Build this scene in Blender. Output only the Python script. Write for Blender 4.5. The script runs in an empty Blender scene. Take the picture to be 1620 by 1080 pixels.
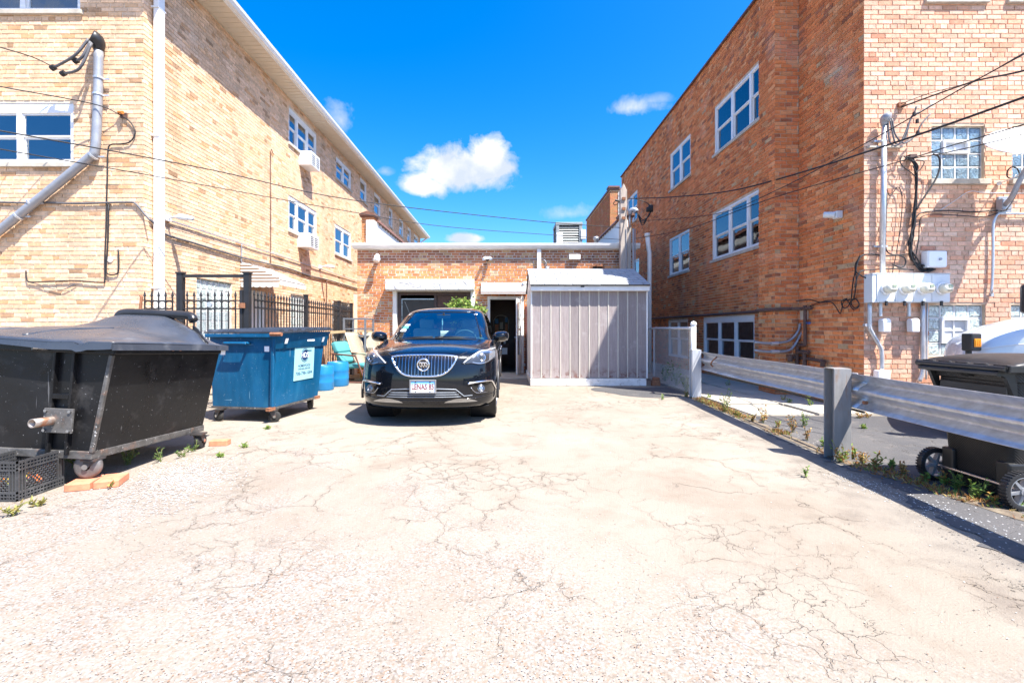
import bpy, bmesh, math, random
from mathutils import Vector, Matrix, noise as mnoise
C = bpy.context.scene
COL = C.collection
R = math.radians
rng = random.Random(7)

# ------------------------------------------------------------------ camera
F, CH, U0, V0 = 720.0, 1.24, 800.0, 520.0      # focal length in photo pixels, eye height, vanishing point
cd = bpy.data.cameras.new('camera'); cam = bpy.data.objects.new('camera', cd); COL.objects.link(cam)
cam.location = (0, 0, CH); cam.rotation_euler = (R(90), 0, 0)
cd.sensor_width = 36; cd.lens = 16.0
cd.shift_x = (810 - U0) / 1620.0; cd.shift_y = (V0 - 540) / 1620.0
cd.clip_start = 0.05; cd.clip_end = 2000
C.camera = cam

def P(u, v, y):                     # a point of the place, from its bearing and its distance
    return Vector(((u - U0) * y / F, y, CH + (V0 - v) * y / F))
def G(u, v, z=0.0):
    y = (CH - z) * F / (v - V0)
    return Vector(((u - U0) * y / F, y, z))

# ------------------------------------------------------------------ sun and sky
TO_SUN = Vector((0.44, -0.37, 1.0)).normalized()
EXPOSURE = 1.46
sd = bpy.data.lights.new('sun', 'SUN'); sun = bpy.data.objects.new('sun', sd); COL.objects.link(sun)
sd.energy = 5.0; sd.angle = R(0.5); sd.color = (1.0, 0.95, 0.87)
sun.rotation_euler = TO_SUN.to_track_quat('Z', 'Y').to_euler(); sun.location = (4, -3, 12)

W = bpy.data.worlds.new('World'); C.world = W; W.use_nodes = True
wt = W.node_tree; wt.nodes.clear()
def wn(t, **k):
    n = wt.nodes.new(t)
    for a, b in k.items(): setattr(n, a, b)
    return n
def wmath(op, a, b=None, c=None, clamp=False):
    n = wn('ShaderNodeMath', operation=op, use_clamp=clamp)
    for i, x in enumerate((a, b, c)):
        if x is None: continue
        if isinstance(x, (int, float)): n.inputs[i].default_value = x
        else: wt.links.new(x, n.inputs[i])
    return n.outputs[0]
sky = wn('ShaderNodeTexSky', sky_type='NISHITA', sun_disc=False)
sky.sun_elevation = math.asin(TO_SUN.z); sky.sun_rotation = math.atan2(TO_SUN.x, TO_SUN.y)
sky.air_density = 1.0; sky.dust_density = 1.7; sky.ozone_density = 4.0; sky.altitude = 200
hs = wn('ShaderNodeHueSaturation'); hs.inputs['Saturation'].default_value = 1.46; hs.inputs['Value'].default_value = 1.2
hs.inputs['Hue'].default_value = 0.505
wt.links.new(sky.outputs[0], hs.inputs['Color'])
bg = wn('ShaderNodeBackground'); bg.inputs[1].default_value = 0.105
wt.links.new(hs.outputs[0], bg.inputs[0])
tc = wn('ShaderNodeTexCoord'); sep = wn('ShaderNodeSeparateXYZ'); wt.links.new(tc.outputs['Generated'], sep.inputs[0])
nz = wn('ShaderNodeTexNoise'); nz.inputs['Scale'].default_value = 9; nz.inputs['Detail'].default_value = 9; nz.inputs['Roughness'].default_value = .62
nz.inputs['Distortion'].default_value = .25
wt.links.new(tc.outputs['Generated'], nz.inputs['Vector'])
mask = None
def cloud(az, el, ra, re, soft, amt, k):       # azimuth right of ahead, elevation, half widths (degrees)
    global mask
    d = Vector((math.sin(R(az)) * math.cos(R(el)), math.cos(R(az)) * math.cos(R(el)), math.sin(R(el))))
    right = Vector((math.cos(R(az)), -math.sin(R(az)), 0)); up = right.cross(d).normalized()
    def dot(vec, r):
        n = wn('ShaderNodeVectorMath', operation='DOT_PRODUCT'); wt.links.new(tc.outputs['Generated'], n.inputs[0]); n.inputs[1].default_value = vec
        return wmath('DIVIDE', n.outputs['Value'], math.sin(R(r)))
    fwd = wn('ShaderNodeVectorMath', operation='DOT_PRODUCT'); wt.links.new(tc.outputs['Generated'], fwd.inputs[0]); fwd.inputs[1].default_value = d
    a, b = dot(right, ra), dot(up, re)
    # flatter underside: stretch below the middle
    b = wmath('MULTIPLY', b, wmath('ADD', 1.0, wmath('MULTIPLY', wmath('LESS_THAN', b, 0.0), 0.45)))
    r2 = wmath('SQRT', wmath('ADD', wmath('MULTIPLY', a, a), wmath('MULTIPLY', b, b)))
    dens = wmath('ADD', wmath('SUBTRACT', 1.0, r2), wmath('MULTIPLY', wmath('SUBTRACT', nz.outputs[0], .5), k))
    m = wmath('MULTIPLY', wmath('MULTIPLY', dens, 1.0 / soft, clamp=True), amt)
    m = wmath('MULTIPLY', m, wmath('GREATER_THAN', fwd.outputs['Value'], 0.0))
    mask = m if mask is None else wmath('MAXIMUM', mask, m)
def azel(u, v):
    x, y, z = u - U0, F, V0 - v
    return math.degrees(math.atan2(x, y)), math.degrees(math.atan2(z, math.hypot(x, y)))
for (u, v, hw, hh, soft, amt, k) in [(728, 276, 98, 48, .34, 1, 1.9), (775, 256, 50, 50, .34, 1, 1.8), (672, 296, 56, 28, .4, .95, 1.9),
        (1003, 170, 40, 17, 1.1, .75, 4.2), (1030, 160, 32, 10, 1.2, .45, 3.4), (738, 378, 30, 10, .5, .95, 2.6), (540, 190, 24, 26, 1.2, .7, 4.0),
        (900, 338, 50, 16, 1.3, .62, 3.4), (610, 272, 18, 10, 1.2, .6, 3.2),
        (940, 352, 40, 14, 1.3, .4, 3.2)]:
    az, el = azel(u, v); cloud(az, el, math.degrees(hw / F) * .85, math.degrees(hh / F) * .9, soft, amt, k)
# the same sort of scattered cloud over the rest of the sky
n2 = wn('ShaderNodeTexNoise'); n2.inputs['Scale'].default_value = 3.2; n2.inputs['Detail'].default_value = 8; n2.inputs['Roughness'].default_value = .6
wt.links.new(tc.outputs['Generated'], n2.inputs['Vector'])
m2 = wmath('MULTIPLY', wmath('SUBTRACT', n2.outputs[0], .58), 9.0, clamp=True)
m2 = wmath('MULTIPLY', m2, wmath('LESS_THAN', sep.outputs[1], 0.15))
m2 = wmath('MULTIPLY', m2, wmath('MULTIPLY', wmath('SUBTRACT', sep.outputs[2], .08), 6.0, clamp=True))
mask = wmath('MAXIMUM', mask, m2)
bc = wn('ShaderNodeBackground'); crp = wn('ShaderNodeValToRGB'); crp.color_ramp.elements[0].position = .36; crp.color_ramp.elements[0].color = (.66, .74, .86, 1); crp.color_ramp.elements[1].position = .56; crp.color_ramp.elements[1].color = (1, 1, 1, 1); n3_ = wn('ShaderNodeTexNoise'); n3_.inputs['Scale'].default_value = 14; n3_.inputs['Detail'].default_value = 6; wt.links.new(tc.outputs['Generated'], n3_.inputs['Vector']); wt.links.new(n3_.outputs[0], crp.inputs[0]); wt.links.new(crp.outputs[0], bc.inputs[0]); bc.inputs[1].default_value = .42
mx = wn('ShaderNodeMixShader'); wt.links.new(mask, mx.inputs[0]); wt.links.new(bg.outputs[0], mx.inputs[1]); wt.links.new(bc.outputs[0], mx.inputs[2])
wo = wn('ShaderNodeOutputWorld'); wt.links.new(mx.outputs[0], wo.inputs[0])
C.view_settings.view_transform = 'Standard'; C.view_settings.look = 'None'
C.view_settings.exposure = EXPOSURE; C.view_settings.gamma = 1.0; C.view_settings.use_curve_mapping = False
C.render.engine = 'CYCLES'; C.cycles.use_denoising = True; C.cycles.max_bounces = 8; C.cycles.transparent_max_bounces = 12

# ------------------------------------------------------------------ mesh helpers
ORG = {}
class MB:
    def __init__(s): s.v = []; s.f = []; s.c = []; s.M = None
    def add(s, vs, fs, col=None):
        b = len(s.v)
        s.v.extend(Vector(p) if s.M is None else s.M @ Vector(p) for p in vs)
        s.f.extend(tuple(i + b for i in f) for f in fs)
        if col is not None: s.c.extend([col] * len(fs))
        return s
    def box(s, x0, x1, y0, y1, z0, z1, col=None):
        return s.add([(x, y, z) for z in (z0, z1) for y in (y0, y1) for x in (x0, x1)],
                     [(0, 2, 3, 1), (4, 5, 7, 6), (0, 1, 5, 4), (2, 6, 7, 3), (0, 4, 6, 2), (1, 3, 7, 5)], col)
    def obox(s, c, dx, dy, dz, ax=None, col=None):   # centre, half sizes along axes (ax = 3 unit vectors)
        c = Vector(c); X, Y, Z = ax if ax else (Vector((1, 0, 0)), Vector((0, 1, 0)), Vector((0, 0, 1)))
        return s.add([c + X * (i * dx) + Y * (j * dy) + Z * (k * dz) for k in (-1, 1) for j in (-1, 1) for i in (-1, 1)],
                     [(0, 2, 3, 1), (4, 5, 7, 6), (0, 1, 5, 4), (2, 6, 7, 3), (0, 4, 6, 2), (1, 3, 7, 5)], col)
    def bar(s, p, q, w, h, up=(0, 0, 1)):            # square bar from p to q
        p, q = Vector(p), Vector(q); d = (q - p); L = d.length; d.normalize(); up = Vector(up)
        if abs(d.dot(up)) > .98: up = Vector((0, 1, 0))
        sd_ = d.cross(up).normalized(); u2 = sd_.cross(d)
        return s.obox((p + q) / 2, L / 2, w / 2, h / 2, (d, sd_, u2))
    def tube(s, pts, r, n=8, closed=False, cap=True):
        pts = [Vector(p) for p in pts]; N = len(pts); b = len(s.v); vs = []; fs = []
        prev = None
        for i, p in enumerate(pts):
            a = pts[i - 1] if (i > 0 or closed) else p
            c = pts[(i + 1) % N] if (i < N - 1 or closed) else p
            t = (c - a).normalized()
            if prev is None:
                ref = Vector((0, 0, 1)) if abs(t.z) < .9 else Vector((1, 0, 0))
                x = t.cross(ref).normalized()
            else:
                x = prev - t * prev.dot(t)
                x = x.normalized() if x.length > 1e-6 else t.orthogonal().normalized()
            prev = x; y = t.cross(x)
            rr = r[i] if isinstance(r, (list, tuple)) else r
            vs += [p + x * (rr * math.cos(6.28318 * k / n)) + y * (rr * math.sin(6.28318 * k / n)) for k in range(n)]
        for i in range(N if closed else N - 1):
            j = (i + 1) % N
            fs += [(i * n + k, i * n + (k + 1) % n, j * n + (k + 1) % n, j * n + k) for k in range(n)]
        if cap and not closed: fs += [tuple(reversed(range(n))), tuple(range((N - 1) * n, N * n))]
        return s.add(vs, fs)
    def lathe(s, prof, c=(0, 0, 0), n=20, axis='z', cap=True):
        c = Vector(c); vs = []; fs = []
        for (r, h) in prof:
            for k in range(n):
                a = 6.28318 * k / n; x, y = r * math.cos(a), r * math.sin(a)
                vs.append(c + Vector({'z': (x, y, h), 'y': (x, h, y), 'x': (h, x, y)}[axis]))
        m = len(prof)
        for i in range(m - 1): fs += [(i * n + k, i * n + (k + 1) % n, (i + 1) * n + (k + 1) % n, (i + 1) * n + k) for k in range(n)]
        if cap: fs += [tuple(reversed(range(n))), tuple(range((m - 1) * n, m * n))]
        return s.add(vs, fs)
    def prism(s, poly, a, fn):                       # poly of 2-D points, swept over a=(a0,a1); fn(p, q, t) -> point
        n = len(poly); vs = [fn(p, q, t) for t in a for (p, q) in poly]
        fs = [tuple(reversed(range(n))), tuple(range(n, 2 * n))] + [(k, (k + 1) % n, n + (k + 1) % n, n + k) for k in range(n)]
        return s.add(vs, fs)
    def grid(s, fn, nu, nv, closed=False):
        vs = [fn(i / nu, j / nv) for j in range(nv + 1) for i in range(nu + 1)]
        fs = [(j * (nu + 1) + i, j * (nu + 1) + i + 1, (j + 1) * (nu + 1) + i + 1, (j + 1) * (nu + 1) + i) for j in range(nv) for i in range(nu)]
        return s.add(vs, fs)
    def build(s, name, mat, parent=None, smooth=False, bevel=0, solid=0, kind=None, label=None, org=None, seg=2, nofix=False):
        o_ = ORG[parent.name] if parent is not None else Vector(org or (0, 0, 0))
        me = bpy.data.meshes.new(name)
        me.from_pydata([v - o_ for v in s.v], [], s.f)
        if s.c and len(s.c) == len(s.f):
            at = me.attributes.new('tone', 'FLOAT_COLOR', 'FACE')
            at.data.foreach_set('color', [x for c in s.c for x in (c[0], c[1], c[2], 1.0)])
        if len(s.f) < 60000 and not nofix:
            bm = bmesh.new(); bm.from_mesh(me); bmesh.ops.recalc_face_normals(bm, faces=bm.faces); bm.to_mesh(me); bm.free()
        me.materials.append(mat)
        if smooth:
            me.polygons.foreach_set('use_smooth', [True] * len(me.polygons))
            if smooth != 'all': me.set_sharp_from_angle(angle=R(38))
        o = bpy.data.objects.new(name, me); COL.objects.link(o)
        if parent is not None: o.parent = parent
        else: o.location = o_
        ORG[o.name] = o_
        if solid:
            m = o.modifiers.new('solid', 'SOLIDIFY'); m.thickness = solid; m.offset = 0
        if bevel:
            m = o.modifiers.new('bevel', 'BEVEL'); m.width = bevel; m.segments = seg; m.limit_method = 'ANGLE'; m.angle_limit = R(40)
        if kind: o['kind'] = kind
        if label: o['label'] = label
        return o
def tag(o, label, cat, group=None):
    o['label'] = label; o['category'] = cat
    if group: o['group'] = group
    return o
def thing(name, loc, label, cat, group=None):
    o = bpy.data.objects.new(name, None); COL.objects.link(o); o.location = loc; o.empty_display_size = .1
    ORG[o.name] = Vector(loc)
    return tag(o, label, cat, group)
def copy_tree(o, loc=None, rotz=None, label=None, parent=None):
    c = o.copy(); COL.objects.link(c)
    if parent is not None: c.parent = parent
    if loc is not None: c.location = loc
    if rotz is not None: c.rotation_euler.z = rotz
    if label: c['label'] = label
    ORG[c.name] = ORG[o.name]
    for ch in list(o.children): copy_tree(ch, parent=c)
    return c
def dup_part(o, parent, offset=(0, 0, 0)):
    c = o.copy(); COL.objects.link(c); c.parent = parent; c.location = o.location + Vector(offset); ORG[c.name] = ORG[parent.name] + Vector(offset); return c
_font_cache = {}
def text_faces(mb, s, size, M, extrude=.001, width=None, bold=.012):
    cu = bpy.data.curves.new('t', 'FONT'); cu.body = s; cu.size = size; cu.align_x = 'CENTER'; cu.align_y = 'CENTER'; cu.extrude = extrude; cu.resolution_u = 3; cu.offset = size * bold
    ob = bpy.data.objects.new('t', cu); COL.objects.link(ob)
    me = bpy.data.meshes.new_from_object(ob.evaluated_get(bpy.context.evaluated_depsgraph_get()))
    xs = [v.co.x for v in me.vertices]; k = 1.0
    if width: k = width / (max(xs) - min(xs))
    mb.add([M @ Vector((v.co.x * k, v.co.y, v.co.z)) for v in me.vertices], [tuple(p.vertices) for p in me.polygons])
    bpy.data.objects.remove(ob); bpy.data.curves.remove(cu); bpy.data.meshes.remove(me)
def catenary(p, q, sag, n=18):
    p, q = Vector(p), Vector(q)
    return [p.lerp(q, i / n) - Vector((0, 0, sag * 4 * (i / n) * (1 - i / n))) for i in range(n + 1)]
def spline(pts, k=6):                                 # Catmull-Rom
    p = [Vector(a) for a in pts]; p = [p[0] * 2 - p[1]] + p + [p[-1] * 2 - p[-2]]; out = []
    for i in range(1, len(p) - 2):
        for j in range(k):
            t = j / k; a, b, c, d = p[i - 1:i + 3]
            out.append(.5 * ((2 * b) + (c - a) * t + (2 * a - 5 * b + 4 * c - d) * t * t + (3 * b - a - 3 * c + d) * t ** 3))
    return out + [p[-2]]

# ------------------------------------------------------------------ materials
def nodes_of(name):
    m = bpy.data.materials.new(name); m.use_nodes = True; nt = m.node_tree
    b = nt.nodes['Principled BSDF']
    return m, nt, b
class NT:
    def __init__(s, nt): s.t = nt
    def n(s, t, **k):
        x = s.t.nodes.new(t)
        for a, b in k.items(): setattr(x, a, b)
        return x
    def l(s, a, b): s.t.links.new(a, b)
    def coord(s, which='Object', scale=None):
        c = s.n('ShaderNodeTexCoord').outputs[which]
        if scale is None: return c
        m = s.n('ShaderNodeMapping'); m.inputs['Scale'].default_value = scale; s.l(c, m.inputs[0]); return m.outputs[0]
    def noise(s, scale, vec=None, detail=4, rough=.55, dist=0):
        x = s.n('ShaderNodeTexNoise'); x.inputs['Scale'].default_value = scale; x.inputs['Detail'].default_value = detail
        x.inputs['Roughness'].default_value = rough; x.inputs['Distortion'].default_value = dist
        if vec is not None: s.l(vec, x.inputs['Vector'])
        return x
    def math(s, op, a, b=None, c=None, clamp=False):
        x = s.n('ShaderNodeMath', operation=op, use_clamp=clamp)
        for i, q in enumerate((a, b, c)):
            if q is None: continue
            if isinstance(q, (int, float)): x.inputs[i].default_value = q
            else: s.l(q, x.inputs[i])
        return x.outputs[0]
    def ramp(s, fac, stops, interp='LINEAR'):
        x = s.n('ShaderNodeValToRGB'); cr = x.color_ramp; cr.interpolation = interp
        while len(cr.elements) < len(stops): cr.elements.new(.5)
        for e, (p, c) in zip(cr.elements, stops):
            e.position = p; e.color = (c, c, c, 1) if isinstance(c, (int, float)) else (*c, 1)
        s.l(fac, x.inputs[0]); return x.outputs[0]
    def mix(s, fac, a, b, mode='MIX'):
        x = s.n('ShaderNodeMix', data_type='RGBA', blend_type=mode)
        for i, q in ((0, fac), (6, a), (7, b)):
            if isinstance(q, (int, float)): x.inputs[i].default_value = q
            elif isinstance(q, tuple): x.inputs[i].default_value = (*q, 1)
            else: s.l(q, x.inputs[i])
        return x.outputs[2]
    def bump(s, h, strength, dist, b):
        x = s.n('ShaderNodeBump'); x.inputs['Strength'].default_value = strength; x.inputs['Distance'].default_value = dist
        s.l(h, x.inputs['Height']); s.l(x.outputs[0], b.inputs['Normal'])
def M_(name, col, rough=.6, metal=0, var=.15, scale=6, bump=0, scratch=None,  bscale=60, coat=0, spec=.5, speck=None, stain=None, rvar=.1, stretch=None):
    m, nt, b = nodes_of(name); t = NT(nt)
    vec = t.coord('Object', stretch)
    n1 = t.noise(scale, vec, 6, .6)
    f = t.ramp(n1.outputs[0], [(.3, 1 - var), (.7, 1 + var)])
    c = t.mix(1.0, tuple(col), f, 'MULTIPLY')
    if stain:                                          # (colour, threshold, scale)
        n2 = t.noise(stain[2], vec, 7, .65, .3)
        c = t.mix(t.math('MULTIPLY', t.ramp(n2.outputs[0], [(stain[1], 0.0), (min(stain[1] + .14, 1), 1.0)]), stain[3] if len(stain) > 3 else .8), c, tuple(stain[0]))
    if speck:
        n3 = t.noise(speck[2], vec, 3, .7)
        c = t.mix(t.ramp(n3.outputs[0], [(speck[1], 0.0), (min(speck[1] + .04, 1), 1.0)]), c, tuple(speck[0]))
    if scratch: c = scratches(t, t.coord('Object'), c, tuple(scratch))
    t.l(c, b.inputs['Base Color'])
    r_ = t.ramp(n1.outputs[0], [(.25, max(rough - rvar, .02)), (.75, min(rough + rvar, 1))])
    t.l(r_, b.inputs['Roughness'])
    b.inputs['Metallic'].default_value = metal; b.inputs['Coat Weight'].default_value = coat; b.inputs['Coat Roughness'].default_value = .03
    b.inputs['Specular IOR Level'].default_value = spec
    if bump:
        n4 = t.noise(bscale, vec, 5, .6); t.bump(n4.outputs[0], .6, bump, b)
    return m
def scratches(t, v, c, col, lo=.70, amt=.7):
    for (sc, off) in (((26, 26, 1.1), 0), ((3, 3, 24), 7)):
        mp = t.n('ShaderNodeMapping'); mp.inputs['Scale'].default_value = sc; mp.inputs['Location'].default_value = (off, off, off); mp.inputs['Rotation'].default_value = (.25, .2, 0); t.l(v, mp.inputs[0])
        c = t.mix(t.math('MULTIPLY', t.ramp(t.noise(1.0, mp.outputs[0], 3, .6).outputs[0], [(lo, 0.0), (lo + .03, 1.0)]), amt), c, col)
    return c
def brick_mat(name, obj_color):
    m, nt, b = nodes_of(name); t = NT(nt)
    if obj_color: a = t.n('ShaderNodeObjectInfo').outputs['Color']
    else: a = t.n('ShaderNodeAttribute', attribute_name='tone').outputs['Color']
    geo = t.n('ShaderNodeNewGeometry').outputs['Position']
    n1 = t.noise(22, geo, 6, .7); f = t.ramp(n1.outputs[0], [(.28, .74), (.72, 1.22)])
    c = t.mix(1.0, a, f, 'MULTIPLY')
    n2 = t.noise(90, geo, 3, .6); c = t.mix(t.ramp(n2.outputs[0], [(.66, 0.0), (.74, .55)]), c, (.07, .045, .03))
    n5 = t.noise(.9, geo, 5, .6); c = t.mix(t.ramp(n5.outputs[0], [(.57, 0.0), (.76, .42)]), c, (.56, .46, .38))
    mp = t.n('ShaderNodeMapping'); mp.inputs['Scale'].default_value = (1.1, 1.1, .22); t.l(geo, mp.inputs[0])
    c = t.mix(1.0, c, t.ramp(t.noise(1.6, mp.outputs[0], 6, .62).outputs[0], [(.3, .80), (.5, 1.0), (.72, 1.1)]), 'MULTIPLY')
    t.l(c, b.inputs['Base Color']); b.inputs['Roughness'].default_value = .9; b.inputs['Specular IOR Level'].default_value = .15
    t.bump(t.noise(70, geo, 6, .7).outputs[0], .7, .006, b)
    return m
BR_STUFF, BR_OBJ = brick_mat('brick_joined', False), brick_mat('brick_single', True)
def glass_mat(name, tint, refl=.5, rough=.02, trans=.7):
    m, nt, b = nodes_of(name); t = NT(nt); nt.nodes.remove(b); out = nt.nodes['Material Output']
    tr = t.n('ShaderNodeBsdfTransparent'); tr.inputs[0].default_value = (*tint, 1)
    gl = t.n('ShaderNodeBsdfGlossy'); gl.inputs['Roughness'].default_value = rough; gl.inputs[0].default_value = (.9, .95, 1, 1)
    fr = t.n('ShaderNodeFresnel'); fr.inputs[0].default_value = 1.5
    nb = t.noise(1.7, t.coord('Object'), 2); bp = t.n('ShaderNodeBump'); bp.inputs['Strength'].default_value = .08; bp.inputs['Distance'].default_value = .05
    t.l(nb.outputs[0], bp.inputs['Height']); t.l(bp.outputs[0], gl.inputs['Normal'])
    mx_ = t.n('ShaderNodeMixShader'); t.l(t.math('ADD', t.math('MULTIPLY', fr.outputs[0], 1.2), refl, clamp=True), mx_.inputs[0])
    t.l(tr.outputs[0], mx_.inputs[1]); t.l(gl.outputs[0], mx_.inputs[2]); t.l(mx_.outputs[0], out.inputs[0])
    return m
mats = {}
def defm(k, *a, **kw): mats[k] = M_(k, *a, **kw)
defm('mortar_warm', (.68, .58, .45), .95, bump=.004, bscale=120, var=.2, spec=.1)
defm('mortar_tan', (.60, .46, .33), .95, bump=.004, bscale=120, var=.25, spec=.1)
defm('mortar_pale', (.66, .61, .55), .95, bump=.004, bscale=120, var=.2, spec=.1)
defm('vinyl', (.76, .76, .76), .38, var=.05, scale=3, stain=((.5, .48, .44), .66, 4, .4))
defm('white_paint', (.78, .77, .75), .5, var=.08, stain=((.42, .38, .33), .64, 5, .5), bump=.001)
defm('gutter_white', (.78, .78, .77), .4, var=.06, stretch=(1, .15, 1), stain=((.5, .49, .47), .62, 3, .5))
defm('soffit', (.66, .58, .46), .6, var=.05)
defm('stone', (.47, .42, .35), .9, var=.25, bump=.003, bscale=90, stain=((.2, .18, .15), .62, 6, .6))
defm('blind', (.84, .85, .86), .7, var=.06, scale=2)
defm('curtain_blue', (.66, .78, .86), .8, var=.12, scale=12, stretch=(1, 1, .05))
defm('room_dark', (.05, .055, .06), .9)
defm('roof_dark', (.08, .08, .08), .95, var=.3)
defm('black_iron', (.018, .018, .02), .5, var=.3, speck=((.16, .08, .05), .72, 30))
defm('galv', (.60, .61, .63), .38, metal=.7, var=.2, scale=14, stain=((.25, .24, .23), .6, 5, .6), bump=.0012, bscale=14)
defm('conduit', (.55, .57, .60), .42, metal=.6, var=.12, scale=9)
defm('grey_conduit', (.30, .315, .35), .45, metal=.3, var=.12, scale=9)
defm('cable_black', (.012, .012, .014), .6, var=.2)
defm('cable_grey', (.10, .10, .11), .6, var=.2)
defm('cable_brown', (.13, .055, .035), .65, var=.3)
defm('rust_pipe', (.10, .055, .042), .7, var=.35, scale=14, bump=.002)
defm('grey_box', (.62, .65, .67), .42, var=.05, stain=((.4, .38, .35), .68, 5, .4))
defm('white_box', (.80, .81, .82), .4, var=.04)
defm('meter_glass', (.70, .66, .52), .15, var=.06, coat=1)
defm('dark_plastic', (.022, .022, .024), .38, var=.2, scale=5, rvar=.12)
defm('rubber', (.022, .021, .02), .85, var=.35, scale=22)
defm('chrome', (.82, .83, .85), .12, metal=1, var=.05)
defm('steel', (.46, .46, .47), .3, metal=1, var=.2, scale=12)
defm('rust', (.26, .11, .055), .85, var=.35, scale=20)
defm('concrete', (.40, .365, .30), .92, var=.15, scale=2.2, bump=.003, bscale=60, stain=((.30, .27, .23), .58, 1.7, .7))
defm('interior_brown', (.05, .032, .024), .5)
defm('steel_wheel', (.17, .16, .155), .5, metal=.5, var=.35, scale=14)
# ------------------------------------------------------------------ ground
def ground_mat(name, dark):
    m, nt, b = nodes_of(name); t = NT(nt)
    pos = t.n('ShaderNodeNewGeometry').outputs['Position']
    big = t.noise(.55, pos, 6, .6, .4); mid = t.noise(3.2, pos, 7, .65); fine = t.noise(75, pos, 5, .75); fine2 = t.noise(38, pos, 3, .8)
    if not dark:
        c = t.mix(t.ramp(big.outputs[0], [(.34, 0.0), (.66, 1.0)]), (.250, .216, .174), (.304, .270, .225))
        c = t.mix(t.ramp(mid.outputs[0], [(.52, 0.0), (.74, .55)]), c, (.185, .142, .105))
        c = t.mix(t.ramp(t.noise(.9, pos, 7, .68, .6).outputs[0], [(.50, 0.0), (.72, .7)]), c, (.20, .155, .118))
        sy = t.n('ShaderNodeSeparateXYZ'); t.l(pos, sy.inputs[0])
        # worn, stony surface nearest the alley
        wear = t.math('MULTIPLY', t.math('SUBTRACT', t.math('ADD', 3.5, t.math('MULTIPLY', t.math('SUBTRACT', big.outputs[0], .5), 9.0)), t.math('ADD', sy.outputs[1], t.math('MULTIPLY', sy.outputs[0], .62))), .55, clamp=True)
        vs = t.n('ShaderNodeTexVoronoi'); vs.inputs['Scale'].default_value = 100; t.l(pos, vs.inputs['Vector'])
        sepc = t.n('ShaderNodeSeparateColor'); t.l(vs.outputs['Color'], sepc.inputs[0])
        stone = t.ramp(sepc.outputs[0], [(0.0, (.13, .10, .08)), (.08, (.24, .16, .11)), (.20, (.25, .22, .195)), (.50, (.29, .268, .25)), (.80, (.335, .325, .315)), (.97, (.19, .18, .18))], 'CONSTANT')
        stone = t.mix(t.ramp(vs.outputs['Distance'], [(.45, 0.0), (.75, .55)]), stone, (.18, .145, .115))
        c = t.mix(t.math('MULTIPLY', wear, t.ramp(t.noise(1.6, pos, 5, .6).outputs[0], [(.36, .2), (.6, .8)])), c, stone)
        c = t.mix(t.ramp(fine.outputs[0], [(.58, 0.0), (.72, .55)]), c, (.135, .105, .085))
        c = t.mix(t.ramp(fine2.outputs[0], [(.62, 0.0), (.74, .5)]), c, (.335, .31, .28))
        # darker towards the guardrail
        rail = t.math('MULTIPLY', t.math('SUBTRACT', t.math('ADD', sy.outputs[0], t.math('MULTIPLY', t.math('SUBTRACT', mid.outputs[0], .5), 2.2)), t.math('ADD', 1.9, t.math('MULTIPLY', sy.outputs[1], .09))), .85, clamp=True)
        c = t.mix(t.math('MULTIPLY', rail, .8), c, (.135, .122, .11))
        crack_col, amt = (.09, .07, .053), .42
    else:
        c = t.mix(t.ramp(big.outputs[0], [(.3, 0.0), (.7, 1.0)]), (.07, .07, .075), (.115, .11, .108))
        c = t.mix(t.ramp(mid.outputs[0], [(.55, 0.0), (.75, .6)]), c, (.20, .18, .16))
        c = t.mix(t.ramp(fine.outputs[0], [(.6, 0.0), (.72, .6)]), c, (.25, .235, .22))
        crack_col, amt = (.02, .02, .02), .7
    # cracks: two sizes of irregular cells, present only in places
    wob = t.noise(2.4, pos, 5, .65)
    vm = t.n('ShaderNodeVectorMath', operation='MULTIPLY_ADD'); t.l(wob.outputs['Color'], vm.inputs[0]); vm.inputs[1].default_value = (.55, .55, 0); t.l(pos, vm.inputs[2])
    h = None
    for sc, wdt, lo, off in ((1.25, .008, .47, 0), (3.1, .014, .52, 5.3), (6.5, .026, .55, 9.1)):
        v = t.n('ShaderNodeTexVoronoi', feature='DISTANCE_TO_EDGE', voronoi_dimensions='2D'); v.inputs['Scale'].default_value = sc; t.l(vm.outputs[0], v.inputs['Vector'])
        ln = t.ramp(v.outputs['Distance'], [(0.0, 1.0), (wdt, 0.0)])
        sh = t.n('ShaderNodeVectorMath', operation='ADD'); t.l(pos, sh.inputs[0]); sh.inputs[1].default_value = (off, off, off)
        pm = t.ramp(t.noise(.75, sh.outputs[0], 4, .6).outputs[0], [(lo, 0.0), (lo + .09, 1.0)])
        pm = t.math('MULTIPLY', pm, t.ramp(t.noise(7, sh.outputs[0], 3, .6).outputs[0], [(.33, 0.15), (.6, 1.0)]))
        ln = t.math('MULTIPLY', ln, pm); h = ln if h is None else t.math('MAXIMUM', h, ln)
        # dirt that gathers along the cracks
        br_ = t.math('MULTIPLY', t.ramp(v.outputs['Distance'], [(0.0, .30), (wdt * 7, 0.0)]), pm)
        c = t.mix(br_, c, (.15, .115, .085) if not dark else (.16, .14, .12))
    c = t.mix(t.math('MULTIPLY', h, amt), c, crack_col)
    t.l(c, b.inputs['Base Color']); b.inputs['Roughness'].default_value = .93; b.inputs['Specular IOR Level'].default_value = .2
    hh = t.math('SUBTRACT', t.math('ADD', t.math('MULTIPLY', fine.outputs[0], .5), t.math('MULTIPLY', fine2.outputs[0], .6)), t.math('MULTIPLY', h, 1.2))
    t.bump(hh, .75, .012, b)
    return m
mats['lot'] = ground_mat('weathered_asphalt', False); mats['apron'] = ground_mat('dark_asphalt', True)
mb = MB()
def gz(x, y): return 0.0
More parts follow.
